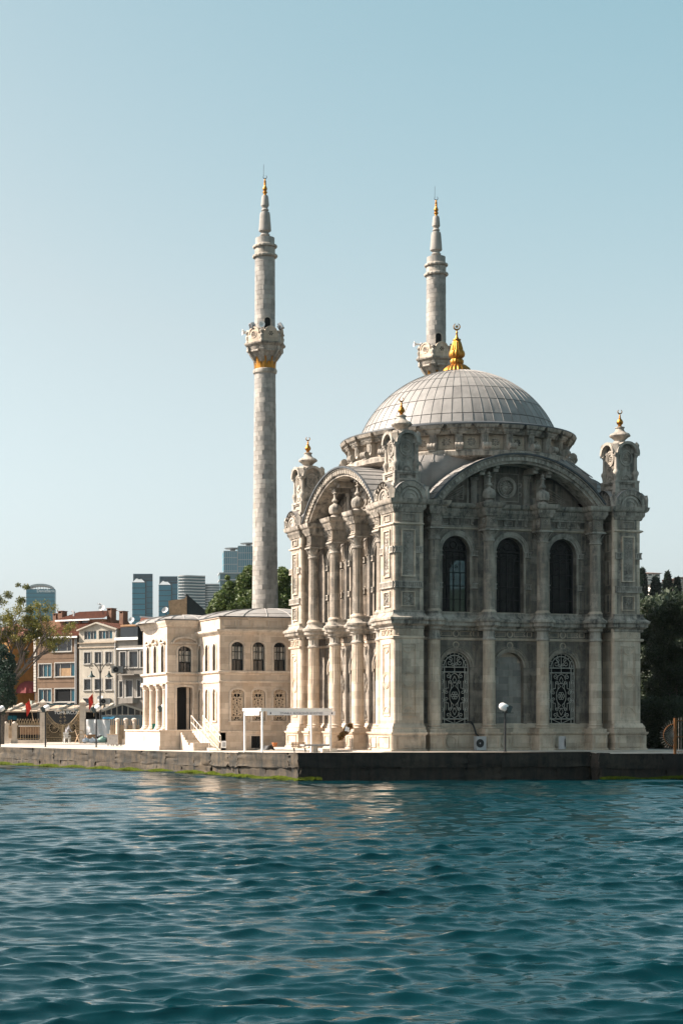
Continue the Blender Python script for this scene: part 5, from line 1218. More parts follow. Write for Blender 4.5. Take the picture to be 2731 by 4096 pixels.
# glazed gable to its right
K = Site('glass_pavilion', 'dark glazed cafe pavilion with a pale gabled roof left of the stone pavilion', 'cafe pavilion', 500, 156)
def q6(a, b, y=0): return (K.X(a/2.24,y), y, K.Z(2250+b/2.24,y))
rf = MB()
for P_, Q_ in (((905,1335),(1100,1268)),((1100,1268),(1330,1345))): rf.beam(q6(*P_), q6(*Q_), .3, .16)
rf.add([q6(905,1335),q6(1100,1268),q6(1100,1268,6),q6(905,1335,6)], [(0,1,2,3)]).add([q6(1100,1268),q6(1330,1345),q6(1330,1345,6),q6(1100,1268,6)], [(0,1,2,3)]).build('roof', WHR, K.o, smooth=0)
MB().add([q6(915,1365,.1),q6(915,1338,.1),q6(1100,1275,.1),q6(1320,1345,.1),q6(1320,1365,.1)], [(0,1,2,3,4)]).build('glazing', PANE, K.o, smooth=0)
for p in (950,1000,1050,1098,1150,1210,1260): t_ = 1268+abs(1100-p)*.34; MB().beam(q6(p,1365),q6(p,t_+6),.07 if p != 1098 else .16,.08).build('mullion', WHR, K.o)
MB().add([q6(905,1367),q6(1330,1367),q6(1330,1500),q6(905,1500)], [(0,1,2,3)]).build('lower_wall', plain('blue_grey_wall',(.16,.20,.22),.8), K.o, smooth=0)
MB().add([q6(925,1385,-.6),q6(1030,1382,-.6),q6(1015,1400,-1),q6(920,1412,-1)], [(0,1,2,3)]).build('blue_tarpaulin', plain('blue_tarp',(.05,.25,.4),.6), K.o, smooth=0)
# street lamp with two curled arms
L = Site('street_lamp', 'tall dark street lamp with two hanging bell lanterns before the off-white house', 'street lamp', 402, 151)
zt = L.Z(2250+915/2.24); MB().lathe([(.16,0),(.16,.5),(.1,.7),(.08,1.2),(.06,zt),(.03,zt+.15),(0,zt+.3)], 10).build('post', IRON, L.o)
for s in (-1,1):
    MB().tube([(0,0,zt-.9),(s*.2,0,zt-.3),(s*.5,0,zt+.1),(s*.85,0,zt+.1),(s*.95,0,zt-.25),(s*.75,0,zt-.35)], .035, 6).build('arm', IRON, L.o)
    b = MB().lathe([(.05,0),(.07,-.15),(.16,-.35),(.34,-.5),(.36,-.55),(.1,-.55)], 16).build('lantern', plain('lamp_green',(.03,.05,.045),.5) if 'lamp_green' not in MATS else MATS['lamp_green'], L.o, loc=(s*.78,0,zt-.55)); MB().lathe([(.1,-.56),(.12,-.62),(.06,-.68),(0,-.69)], 10).build('bulb', WHITE, b)

# --- fence, gate and their pillars
PILL = PAVTRIM
def pillar(label, px, D, w, ztop, cap=True, group='stone gate pillars'):
    p = at(px,0,D); t = thing('stone_pillar', label, 'pillar', (p.x,p.y,GZ), YAW, group); h = ztop-GZ
    MB().bx(-w/2-.06,w/2+.06,-w/2-.06,w/2+.06,0,.35).bx(-w/2,w/2,-w/2,w/2,.35,h-.3).build('shaft', PILL, t, smooth=0)
    c = MB().bx(-w/2-.07,w/2+.07,-w/2-.07,w/2+.07,h-.3,h-.12); k = w/2+.04
    (c.add([(-k,-k,h-.12),(k,-k,h-.12),(k,k,h-.12),(-k,k,h-.12),(0,0,h+.18)], [(0,1,4),(1,2,4),(2,3,4),(3,0,4)]) if cap else c.lathe([(w*.45,h-.12),(w*.3,h),(0,h+.05)],12)).build('cap', PILL, t, smooth=0)
pillar('tall square stone pillar on the left side of the iron gate', 173, 149, .52, 3.45); pillar('tall square stone pillar on the right side of the iron gate', 332, 149, .52, 3.45)
for i, (px, D, lb) in enumerate(((25,147,'short stone fence post left of the other by the railing'),(59,147.4,'short stone fence post between the railing panels'))): pillar(lb, px, D, .42, zat(2250+1428/2.24,D), False, 'short stone fence posts')
BEI = plain('gilt_beige_iron', (.36,.27,.16), .5, .2, .25, 8)
def railing(label, p0, p1, D, tip=True):
    c = (p0+p1)/2; s = Site('iron_railing', label, 'railing', c, D, group='iron railings on low wall'); x0, x1 = s.X(p0), s.X(p1); zb, z1 = s.Z(2250+1590/2.24), s.Z(2250+1440/2.24)
    MB().bx(x0,x1,-.15,.15,0,zb).build('low_wall', PILL, s.o, smooth=0)
    n = max(2,int((x1-x0)/.22)); b = MB().tube([(0,0,zb),(0,0,z1)], .016, 5)
    b.tube([(-.09,0,z1-.1),(-.09,0,z1+.15),(0,0,z1+.4),(.09,0,z1+.15),(.09,0,z1-.1)], .016, 4) if tip else None
    bm_ = b.mesh('bar', 0)
    for k in range(n): link('bar', bm_, BEI, s.o, loc=(x0+(k+.5)*(x1-x0)/n,0,0))
    for z in (zb+.12,z1-.12,z1+.02): MB().bx(x0,x1,-.02,.02,z-.018,z+.018).build('rail', BEI, s.o, smooth=0)
railing('beige iron railing with arched tips between the pillar and the posts', 68, 160, 149); railing('beige iron railing with arched tips at the left edge', -25, 16, 147)
def panelfence(label, p0, p1, D, y0, y1, posts, group):
    s = Site('panel_fence', label, 'fence', (p0+p1)/2, D, group=group); x0, x1 = s.X(p0), s.X(p1); z0, z1 = s.Z(2250+y1/2.24), s.Z(2250+y0/2.24)
    MB().bx(x0,x1,.05,.12,z0,z1-.5).build('board', plain('cream_board',(.42,.32,.22),.8) if 'cream_board' not in MATS else MATS['cream_board'], s.o, smooth=0); MB().bx(x0,x1,-.2,.2,0,z0).build('kerb', PILL, s.o, smooth=0)
    n = int((x1-x0)/.17); sm_ = MB().bx(-.035,.035,-.02,.02,z0+.0,z1).mesh('slat',0)
    for k in range(n): link('slat', sm_, MATS['cream_board'], s.o, loc=(x0+(k+.5)*(x1-x0)/n,0,random.uniform(-.04,.04)))
    for p in posts: MB().lathe([(.19,0),(.19,z0),(.15,z0+.1),(.14,z1-.2),(.2,z1-.12),(.2,z1),(.08,z1+.08)], 14).build('post', PILL, s.o, loc=(s.X(p/2.24),-.1,0))
panelfence('cream slatted fence with round stone posts left of the pavilion podium', 442, 560, 139, 1402, 1580, (1055,1130,1205), 'cream slatted fences'); panelfence('short cream slatted fence between two stone posts', 34, 51, 150, 1412, 1575, (), 'cream slatted fences')
G = Site('iron_gate', 'wrought iron double gate with dipping top and wheel ornaments between pillars', 'gate', 252, 149)
for s in (-1,1):
    w_ = G.X(318); zt = lambda u: G.Z(2250+1425/2.24)-.35+ (abs(u)/w_)**2*1.25
    fr_ = MB(); pts = [(s*w_*k/12,0,zt(w_*k/12)) for k in range(13)]
    fr_.tube(pts, .035, 6).tube([(p[0],0,p[2]-.32) for p in pts], .025, 6).tube([(s*.04,0,.08),(s*.04,0,zt(0)+.1)], .05, 6).tube([(s*w_,0,.08),(s*w_,0,zt(w_)+.15)], .04, 6).tube([(0,0,.12),(s*w_,0,.12)], .03, 6).tube([(0,0,.5),(s*w_,0,.5)], .025, 6)
    lf = fr_.build('gate_leaf', BEI, G.o)
    for k in range(1,15):
        u = w_*k/15
        if abs(u-w_*.52) < .4: MB().tube([(s*u,0,.1),(s*u,0,.95)], .014, 4).build('bar', BEI, lf, smooth=0); MB().tube([(s*u,0,1.75),(s*u,0,zt(u)-.3)], .014, 4).build('bar', BEI, lf, smooth=0)
        else: MB().tube([(s*u,0,.1),(s*u,0,zt(u)-.3)], .014, 4).build('bar', BEI, lf, smooth=0)
    wh = MB().tube([(s*w_*.52+.42*cos(a),0,1.35+.42*sin(a)) for a in [2*pi*k/20 for k in range(20)]], .03, 5, True)
    for k in range(12): a = 2*pi*k/12; wh.tube([(s*w_*.52,0,1.35),(s*w_*.52+.4*cos(a),0,1.35+.4*sin(a))], .012, 4)
    wh.build('wheel_ornament', BEI, lf)
    sc = MB()
    for k in range(9): u = w_*(k+.7)/9.5; wire(sc, [(s*p[0],p[1]) for p in spiral(u,zt(u)-.16,.12,1.3,0,1)], .015)
    for k in range(8): wire(sc, spiral(s*.2,.75+k*.3,.11,1.2,pi/2*(k%2),s), .014); wire(sc, spiral(s*(w_-.16),.6+k*.35,.11,1.2,pi/2*(k%2),-s), .014)
    for k in range(8): wire(sc, spiral(s*(.25+k*.24),.3,.11,1.2,0,s), .014)
    sc.build('scrollwork', BEI, lf, smooth=0)
# ================================================================== TREES
def leafmat(name, c1, c2, rough=.55):
    m, n, b = _mat(name); g = _nd(n,'ShaderNodeNewGeometry')
    f = g.outputs['Random Per Island']; col = _mix(n, f, c1, c2)
    n.links.new(col, b.inputs['Base Color']); b.inputs['Roughness'].default_value = rough; b.inputs['Specular IOR Level'].default_value = .35
    t = _nd(n,'ShaderNodeBsdfTranslucent'); n.links.new(col, t.inputs[0]); x = _nd(n,'ShaderNodeMixShader'); x.inputs[0].default_value = .3
    n.links.new(b.outputs[0], x.inputs[1]); n.links.new(t.outputs[0], x.inputs[2]); n.links.new(x.outputs[0], n.nodes['Material Output'].inputs[0]); return m
BARK = plain('bark', (.11,.09,.075), .95, 0, .35, 5, bump=.5)
def leaves(blobs, n, size, seed, droop=.3, shell=.55):
    """thousands of small leaf faces spread through the volumes of the crown"""
    r = np.random.RandomState(seed); vol = np.array([b[3]*b[4]*b[5] for b in blobs])**.8; k = r.choice(len(blobs), n, p=vol/vol.sum())
    B = np.array(blobs)[k]; d = r.normal(size=(n,3)); d /= np.linalg.norm(d,axis=1)[:,None]; rad = (shell+(1-shell)*r.rand(n)**.7)[:,None]
    lump = 1+.22*np.sin(d[:,:1]*5+k[:,None]*1.7)*np.sin(d[:,1:2]*6+k[:,None])*np.cos(d[:,2:]*5)
    c = B[:,:3]+d*rad*lump*B[:,3:6]
    a = r.normal(size=(n,3)); a /= np.linalg.norm(a,axis=1)[:,None]; b = np.cross(a, d+r.normal(size=(n,3))*.6); b /= np.linalg.norm(b,axis=1)[:,None]+1e-9
    s = (size*(.55+.9*r.rand(n)))[:,None]; a = a*s; b = b*s*.55
    v = np.stack([c-a, c+b*.9, c+a, c-b*.9],1).reshape(-1,3)
    return v, n
def leaf_obj(name, v, n, mat, parent=None):
    me = bpy.data.meshes.new(name); me.vertices.add(len(v)); me.vertices.foreach_set('co', v.astype(np.float32).ravel())
    me.loops.add(4*n); me.loops.foreach_set('vertex_index', np.arange(4*n,dtype=np.int32)); me.polygons.add(n); me.polygons.foreach_set('loop_start', (np.arange(n)*4).astype(np.int32)); me.update(calc_edges=True)
    return link(name, me, mat, parent)
def limbs(mb, p, d, L, r, depth_, rng, tips, spread=.7, up=.12, n=7):
    pts = [p]; q = Vector(p); e = Vector(d).normalized(); rs_ = [r]
    for k in range(4):
        e = (e+Vector((rng.gauss(0,.16),rng.gauss(0,.16),rng.gauss(0,.12)+up*.4))).normalized(); q = q+e*L/4; pts.append(tuple(q)); rs_.append(r*(1-.42*(k+1)/4))
    mb.tube(pts, rs_, n)
    if depth_ == 0: tips.append(tuple(q)); tips.append(pts[3]); return
    for k in range(rng.choice((2,3,3))):
        a = Vector((rng.gauss(0,1),rng.gauss(0,1),rng.gauss(.15,.6))).normalized(); f = (e+a*spread).normalized(); i = rng.choice((2,3,4))
        limbs(mb, pts[i], f, L*rng.uniform(.6,.8), r*.5, depth_-1, rng, tips, spread, up, max(4,n-1))
def tree(name, label, cat, px, D, zb, ztop, blobs, n, size, mat, seed, group=None, trunk_r=.3):
    """blobs in photo pixels (px, py, radius) at the tree's distance"""
    p = at(px,0,D); t = thing(name, label, cat, (p.x,p.y,zb), YAW, group); k = D/FPX; r = random.Random(seed)
    bl = []
    for bx, by, br in blobs: bl.append(((bx-px)*k, r.uniform(-.5,.5)*br*k, zat(by,D)-zb, br*k, br*k*1.1, br*k*.92))
    v, m = leaves(bl, n, size, seed); leaf_obj('crown', v, m, mat, t)
    tr = MB(); tr.tube([(0,0,0),(.1,0,(ztop-zb)*.3),(-.1,0,(ztop-zb)*.6)], [trunk_r,trunk_r*.8,trunk_r*.55], 10)
    for b in bl[:10]: tr.tube([(0,0,(ztop-zb)*.35),(b[0]*.5,b[1]*.5,(ztop-zb)*.35+(b[2]-(ztop-zb)*.35)*.6),(b[0],b[1],b[2])], [trunk_r*.5,trunk_r*.3,.04], 6)
    tr.build('trunk', BARK, t); return t
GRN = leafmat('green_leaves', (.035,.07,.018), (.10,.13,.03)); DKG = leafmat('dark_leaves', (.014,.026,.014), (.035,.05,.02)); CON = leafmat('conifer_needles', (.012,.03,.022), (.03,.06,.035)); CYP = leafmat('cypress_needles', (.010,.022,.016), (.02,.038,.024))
AUT = leafmat('autumn_leaves', (.08,.11,.018), (.22,.17,.03))
# plane tree with open, turning crown at the left
p = at(14,0,160); pt = thing('plane_tree', 'open plane tree with bare limbs and sparse yellowing leaves at the left', 'tree', (p.x,p.y,GZ), YAW)
rngt = random.Random(5); tm = MB(); tips = []
tm.tube([(0,0,0),(.2,0,2.6),(0,0,5.0)], [.42,.36,.32], 10)
for d, L, r in (((1.1,0,.55),4.2,.2),((.35,.2,1),4.6,.2),((-.5,0,1),4.2,.2),((-1,.3,.6),3.4,.17),((.75,-.2,.9),4.4,.18),((1.2,.3,.25),3.6,.14),((.1,-.3,1),3.6,.15)):
    limbs(tm, (0,0,4.8), d, L*1.02, r, 3, rngt, tips, .75, .18)
tm.build('trunk', BARK, pt)
bl = [(a,b,c,.55,.55,.42) for a,b,c in tips]
v, n = leaves(bl, 17000, .08, 4, shell=.1); leaf_obj('crown', v, n, AUT, pt)
bl2 = [(((bx-40)*160/FPX), random.uniform(-.8,.8), zat(by,160)-GZ, br*160/FPX, br*160/FPX, br*160/FPX*.8) for bx,by,br in ((10,2560,42),(55,2540,38),(100,2570,34),(30,2610,40),(120,2620,26),(5,2480,30),(60,2470,24),(150,2540,30),(170,2500,22),(90,2690,30),(70,2760,24),(205,2440,16),(190,2470,18),(20,2400,26),(60,2380,22),(110,2400,24),(130,2345,18),(100,2340,14),(0,2350,20),(150,2440,24))]
v, n = leaves(bl2, 8000, .1, 8, shell=.15); leaf_obj('crown_underside', v, n, leafmat('turning_leaves',(.05,.075,.018),(.15,.13,.03)), pt)
tree('conifer', 'dense dark green conifer at the left edge before the cafe', 'tree', 5, 143, GZ, 6.5, [(20,2640,42),(-5,2690,60),(30,2720,44),(10,2780,58),(-20,2830,50),(35,2800,36),(10,2600,26),(40,2660,30)], 16000, .09, CON, 2)
tree('plane_tree', 'full green tree behind the base of the free-standing minaret', 'tree', 1000, 136, GZ, 12, [(900,2405,50),(960,2380,55),(990,2330,48),(1005,2290,34),(880,2430,46),(940,2440,60),(1000,2420,70),(1120,2360,50),(1135,2310,38),(1140,2420,52),(850,2445,26),(920,2350,30),(910,2310,12),(1128,2285,20)], 42000, .10, GRN, 3, trunk_r=.45)
# right of the mosque: dense trees in its shadow, cypresses and houses on the slope
for i, (lb, px, D, bl_, n) in enumerate((
    ('dark leafy tree overhanging the quay at the right edge', 2690, 112, [(2640,2470,50),(2700,2440,60),(2740,2480,70),(2660,2560,60),(2720,2580,80),(2620,2620,50),(2690,2680,80),(2640,2750,60),(2720,2800,80),(2650,2850,60),(2760,2700,80)], 26000),
    ('dark leafy tree touching the right corner tower of the mosque', 2590, 120, [(2580,2440,46),(2620,2480,50),(2560,2520,50),(2600,2560,60),(2570,2640,60),(2610,2720,70),(2570,2800,70),(2620,2860,60),(2560,2900,60)], 22000),
    ('dark leafy tree behind the others at the far right', 2760, 126, [(2740,2420,60),(2780,2520,90),(2700,2480,50),(2760,2640,90),(2700,2760,80),(2780,2820,90),(2700,2900,70)], 16000))):
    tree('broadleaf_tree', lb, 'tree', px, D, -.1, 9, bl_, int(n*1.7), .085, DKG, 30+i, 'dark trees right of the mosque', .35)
def cypress(label, px, ptop, pbot, wpx, D, seed):
    k = D/FPX; p = at(px,0,D); zb = zat(pbot,D); t = thing('cypress', label, 'tree', (p.x,p.y,zb-3), YAW, 'cypresses on the slope'); H = zat(ptop,D)-zb
    bl_ = [(0,0,3+H*(j+.5)/9, wpx*k*.38*min(1,1.35*(1-(j/9)**1.6)+.12), wpx*k*.38*min(1,1.35*(1-(j/9)**1.6)+.12), H/9) for j in range(9)]
    v, n = leaves(bl_, 3500, .55, seed, shell=.7); leaf_obj('crown', v, n, CYP, t); MB().tube([(0,0,0),(0,0,3+H*.8)], [.4,.15], 6).build('trunk', BARK, t)
for i, (lb, px, a, b, w) in enumerate((('cypress tree right beside the mosque tower on the slope',2567,2283,2390,36),('broad cypress tree in front of the white house on the slope',2620,2312,2400,38),('tall slim cypress tree against the sky',2668,2291,2385,24),('slim cypress tree at the right edge of the slope',2706,2318,2390,18))): cypress(lb, px, a, b, w, 330, 60+i)
# the slope itself
dd = [118,140,170,200,240,280,310,330,345,365,380,390,420,450,520,600,760,1000,1600]; hh = [-.6,0,3,6,11.5,17,21.3,24,25.5,28.3,30,31.3,34,36,40,42,43,40,20]
aa = [30,42,55,65,75,85,95,105,118,132,148,166,190,220,260,320,420,600,900]; hm = MB(); rh = random.Random(12)
for d, h in zip(dd, hh):
    for a in aa:
        w = max(0, min(1, (a-48)/45)); w = w*w*(3-2*w); z = -.6+(h+.6)*w*(1+.05*rh.uniform(-1,1)*(h > 8))*(1+.12*max(0,min(1,(a-150)/200)))
        hm.v.append((CAM[0]+RT[0]*a+FW[0]*d, CAM[1]+RT[1]*a+FW[1]*d, z))
na = len(aa); hm.f = [(j*na+i,j*na+i+1,(j+1)*na+i+1,(j+1)*na+i) for j in range(len(dd)-1) for i in range(na-1)]
struct(hm.build('hill', plain('hill_ground',(.045,.05,.028),.95,0,.35,.2), smooth=60))
HILLG = leafmat('hill_leaves', (.02,.035,.02), (.05,.065,.035))
p = at(2700,0,345); hl = MB()
bl_ = [(((px-2650)*345/FPX), random.uniform(-6,6), zat(py,345), r*345/FPX, r*345/FPX, r*345/FPX) for px,py,r in [(2890+i*45+random.uniform(-10,10), 2405+random.uniform(-45,60), 36) for i in range(14)]+[(2560+i*28+random.uniform(-8,8), 2400+random.uniform(-25,60), 34) for i in range(12)]+[(2590+i*40, 2365+random.uniform(-10,20), 16) for i in range(6)]]
rq = random.Random(21)
for k in range(120):        # bushes and small trees down the slope
    d = rq.uniform(150,345); a = rq.uniform(82,210); r = rq.uniform(3.5,6.5); bl_.append((a-108.44, d-345, float(np.interp(d, dd, hh))+r*.35, r, r, r*.8))
v, n = leaves(bl_, 60000, .55, 77); o = leaf_obj('hillside_greenery', v, n, HILLG); o.location = at(2650,YHP,345); o.location.z = 0; o.rotation_euler = (0,0,YAW); o['kind'] = 'stuff'; o['label'] = 'dark greenery covering the slope behind the mosque'
def hhouse(label, pxc, D, walls, roofs, wins, mat):
    s = Site('hillside_house', label, 'house', pxc, D, 0, 'houses on the slope')
    for a, b, c, d, y in walls: MB().bx(s.X(a,y),s.X(b,y),y,y+10,s.Z(d,y)-4,s.Z(c,y)).build('wall', mat, s.o, smooth=0)
    for a, b, c, d, y in roofs: x0, x1, z0, z1 = s.X(a,y)-.4, s.X(b,y)+.4, s.Z(d,y), s.Z(c,y); MB().add([(x0,y-.6,z0),(x1,y-.6,z0),(x1-2.2,y+5,z1),(x0+2.2,y+5,z1),(x0,y+10.5,z0),(x1,y+10.5,z0)], [(0,1,2,3),(1,5,2),(0,3,4),(4,3,2,5)]).build('roof', TILE, s.o, smooth=0)
    for a, b, c, d, y in wins:
        w = MB().outline(rect(s.X(a,y),s.X(b,y),s.Z(d,y),s.Z(c,y)), .12, y-.1, y+.02).build('window', WHITE, s.o, smooth=0); MB().bx(s.X(a,y)+.1,s.X(b,y)-.1,y-.04,y-.02,s.Z(d,y)+.1,s.Z(c,y)-.1).build('pane', PANE, w, smooth=0)
WALLW = plain('hill_white', (.52,.5,.47), .85, 0, .1, .6)
hhouse('white house with red roof and open balconies on the slope', 2600, 380, [(2582,2638,2293,2345,0),(2564,2584,2300,2345,3)], [(2580,2640,2282,2293,0),(2562,2586,2288,2300,3)], [(2588,2607,2294,2305,0),(2588,2607,2315,2325,0),(2616,2637,2295,2306,0),(2616,2637,2311,2322,0)], WALLW)
hhouse('low white house with a red roof among the cypresses', 2645, 365, [(2632,2662,2330,2360,0)], [(2630,2664,2322,2331,0)], [(2640,2655,2336,2350,0)], WALLW)
hhouse('brown roofed house on the ridge at the right edge', 2700, 390, [(2712,2760,2308,2345,0),(2682,2700,2322,2345,2)], [(2708,2765,2304,2312,0),(2680,2702,2312,2322,2)], [(2716,2726,2318,2328,0)], plain('hill_buff',(.33,.29,.25),.85,0,.1,.6))
hhouse('grey white house with a porch low at the right edge', 2725, 340, [(2717,2760,2352,2400,0)], [(2715,2762,2348,2356,0)], [(2722,2730,2362,2395,0)], WALLW)
wd = at(2615,2420,335); wt = thing('white_dome', 'small white domed canopy among the trees on the slope', 'canopy', (wd.x,wd.y,zat(2420,335)), YAW); MB().lathe([(1.9,0),(1.85,.7),(1.5,1.4),(.8,1.85),(0,2.0)], 20).build('dome_shell', WALLW, wt); MB().bx(-.15,.15,-.15,.15,-4,0.1).build('post', WALLW, wt)

# ================================================================== SKYLINE
def tower(label, pxc, D, group=None): return Site('skyscraper', label, 'skyscraper', pxc, D, 0, group)
SKG = {}
def sg(c):
    if c not in SKG: SKG[c] = plain('facade_%d' % len(SKG), c, .3, 0, .12, .02, bump=0, spec=.3)
    return SKG[c]
BLU, BLD, PALE, SLAB = sg((.012,.15,.21)), sg((.006,.04,.06)), sg((.30,.33,.34)), sg((.42,.43,.43))
def block(s, mat, x0, x1, py0, zb, y0, y1, floors, bandm, every=None, name='block', bh=.8, proud=.35, vert=0):
    """glass body with a real ledge at each floor"""
    a, b, zt = s.X(x0), s.X(x1), s.Z(py0); o = MB().bx(a,b,y0,y1,zb,zt).build(name, mat, s.o, smooth=0)
    h = (zt-zb)/floors; me = MB().bx(a-proud,b+proud,y0-proud,y1+proud,-bh/2,bh/2).mesh('floor_ledge', 0)
    for k in range(floors+1):
        z = zt-k*h
        if z > s.Z(2520): link('floor_ledge', me, bandm, o, loc=(0,0,z))
    if vert:
        vm = MB().bx(-.3,.3,y0-proud*.8,y0,s.Z(2480),zt).mesh('mullion', 0)
        for k in range(vert+1): link('mullion', vm, bandm, o, loc=(a+(b-a)*k/vert,0,0))
    return o
TD = 1900
s = tower('teal glass office tower with an arched top at the far left', 163, TD)
block(s, BLU, 106, 221, 2357, 0, 0, 30, 34, BLD, bh=.5, proud=.15)
A_ = arc(s.X(163), s.Z(2357), s.X(219)-s.X(163), pi, 0, 16, s.Z(2334)-s.Z(2357)); MB().ring(A_, [(a,b-2.0) for a,b in A_], 2, 26, False).build('arched_roof', PALE, s.o)
Bm = MB()
for i in range(1,16): Bm.bx(A_[i][0]-.25,A_[i][0]+.25,4,4.6,s.Z(2357),A_[i][1])
Bm.build('roof_struts', PALE, s.o); text('DenizBank', 4.6, (s.X(184),-.6,s.Z(2369)), WHITE, s.o, ext=.1)
for i, (lb, x0, x1, y0) in enumerate((('left one of the twin blue glass towers with stepped tops',530,612,2293),('right one of the twin blue glass towers with stepped tops',636,714,2303))):
    s = tower(lb, (x0+x1)/2, 1700, 'twin blue glass towers'); xm_ = x0+(x1-x0)*.68
    block(s, BLD, x0+4, x1, y0, 0, 8, 30, 30, BLU, bh=.3, proud=.05)
    block(s, BLU, x0, xm_-4, y0+38, 0, -2, 8, 26, BLD, bh=.7, proud=.12, name='front_bay')
    block(s, BLU, xm_, x1, y0+30, 0, 4, 9, 26, BLD, bh=.4, proud=.1, name='side_bay')
    x_a, x_b = s.X(x0), s.X(xm_-4); z0 = s.Z(y0+38); MB().add([(x_a,-2,z0),(x_b,-2,z0),(x_b-4,8,z0+5),(x_a+4,8,z0+5)], [(0,1,2,3)]).build('sloping_top', PALE, s.o, smooth=0)
    MB().bx(s.X(x0+22),s.X(x0+34),6,9,s.Z(y0+24),s.Z(y0+3)).build('lift_core', BLD, s.o, smooth=0)
s = tower('pale residential tower with curved balconies on every floor', 800, 1500)
for (x0, x1, py, y) in ((714,822,2304,0),(818,880,2336,6)):
    z1 = s.Z(py); n_ = 15; fl_ = (z1-s.Z(2480))/n_
    def wav(x, e): return [(x_, y-2.5*sin((x_-x)*.22)-e) for x_ in [s.X(x0)+(s.X(x1)-s.X(x0))*k/14 for k in range(15)]]
    W0 = wav(s.X(x0),0); W1 = wav(s.X(x0),1.2); bk_ = [(s.X(x1),y+22),(s.X(x0),y+22)]
    o = MB().prism(W0+bk_, 0, z1).build('block', sg((.05,.11,.13)), s.o, smooth=0); me_ = MB().prism(W1+bk_, -.5, .5).mesh('balcony_slab', 0)
    for k in range(n_+1): link('balcony_slab', me_, SLAB, o, loc=(0,0,z1-k*fl_))
s = tower('tall twin-slab tower of blue gridded glass behind the minaret', 955, 1650)
for x0, x1, py in ((896,949,2204),(953,1012,2184)):
    block(s, BLU, x0, x1, py, 0, 0, 25, 26, PALE, bh=.55, proud=.25, name='slab', vert=7)
    MB().lathe([(s.X(x0+50)-s.X(x0+20),0),(s.X(x0+50)-s.X(x0+16),.9)], 20).lathe([(2.5,-3),(2.5,0)], 10).build('helipad', sg((.2,.22,.23)), s.o, loc=(s.X(x1-15),10,s.Z(py-3)+2))
    MB().beam((s.X(x1-25),5,s.Z(py-6)),(s.X(x1+4),5,s.Z(py-14)),.5,.5).beam((s.X(x1-8),5,s.Z(py)),(s.X(x1-8),5,s.Z(py-16)),.4,.4).build('roof_crane', IRON, s.o)
s = tower('broad grey podium block with long balcony bands below the gridded tower', 930, 1600); block(s, sg((.06,.12,.14)), 880, 985, 2292, 0, 0, 25, 22, SLAB, bh=.9, proud=.8, name='block')
# a gull over the roofs
b = at(400,2418,170); gu = thing('gull', 'small gull gliding above the tiled roofs', 'bird', b, YAW+.4)
MB().tube([(-.16,0,0),(-.05,0,.02),(.1,0,.02),(.18,0,0)], [.015,.05,.045,.01], 6).build('body', GREYP, gu)
for sy in (-1,1): MB().add([(.06,0,.02),(-.06,0,.02),(-.1,sy*.32,.12),(.02,sy*.32,.14),(-.1,sy*.62,.02),(-.06,sy*.62,.04)], [(0,1,2,3),(3,2,4,5)]).build('wing', GREYP, gu)
# ================================================================== THINGS ON THE QUAY
# municipal shelter with lettered boards
P0 = at(1049, 3015, 97.0); sx0, sy0, gz_ = P0.x, P0.y, -.14; sx1 = Xon(1322, sy0); sy1 = sy0+2.9; st_ = 2.26
sh_ = thing('shelter', 'open white metal shelter frame with lettered boards on the quay', 'shelter', (0,0,0))
for x in (sx0,sx1):
    for y in (sy0,sy1): MB().bx(x-.045,x+.045,y-.045,y+.045,gz_,st_).bx(x-.09,x+.09,y-.09,y+.09,gz_,gz_+.02).build('post', WHITE, sh_, smooth=0)
for x in (sx0,sx1): MB().bx(x-.06,x+.06,sy0,sy1,st_,st_+.13).build('side_beam', WHITE, sh_, smooth=0)
for y in (sy0,sy1): MB().bx(sx0-.12,sx1+.12,y-.05,y+.05,st_+.001,st_+.132).build('long_beam', WHITE, sh_, smooth=0)
MB().bx(sx0-.1,sx1+.15,sy0-.1,sy1+.1,st_+.14,st_+.17).build('roof_sheet', WHITE, sh_, smooth=0)
BRD = plain('board_white', (.72,.70,.70), .5, 0, .03, 4, bump=0); INK = plain('navy_ink', (.02,.025,.06), .6, bump=0)
bx0, bx1 = Xon(1067,sy0), Xon(1338,sy0)
bo = MB().bx(bx0,bx1,sy0-.09,sy0-.07,st_-.24,st_-.01).build('sign_board', BRD, sh_, smooth=0)
text('İSTANBUL  BÜYÜKŞEHİR BELEDİYESİ', .155, ((bx0+bx1)/2,sy0-.095,st_-.18), INK, bo, ext=.002)
dropp = [(0,.085),(.03,.03),(.042,-.01),(.03,-.045),(0,-.06),(-.03,-.045),(-.042,-.01),(-.03,.03)]
for x in (bx0+.2,bx1-.2): MB().plate([(x+a,st_-.125+b) for a,b in dropp], sy0-.097, sy0-.088).build('drop_emblem', INK, bo, smooth=0)
b2 = MB().bx(sx0-.08,sx0-.06,sy0+.3,sy1-.3,st_-.24,st_-.01).build('side_board', BRD, sh_, smooth=0); MB().plate([(a,b) for a,b in dropp], -.004, .004).build('drop_emblem', INK, b2, loc=(sx0-.084,sy0+1.5,st_-.125), rz=-pi/2)
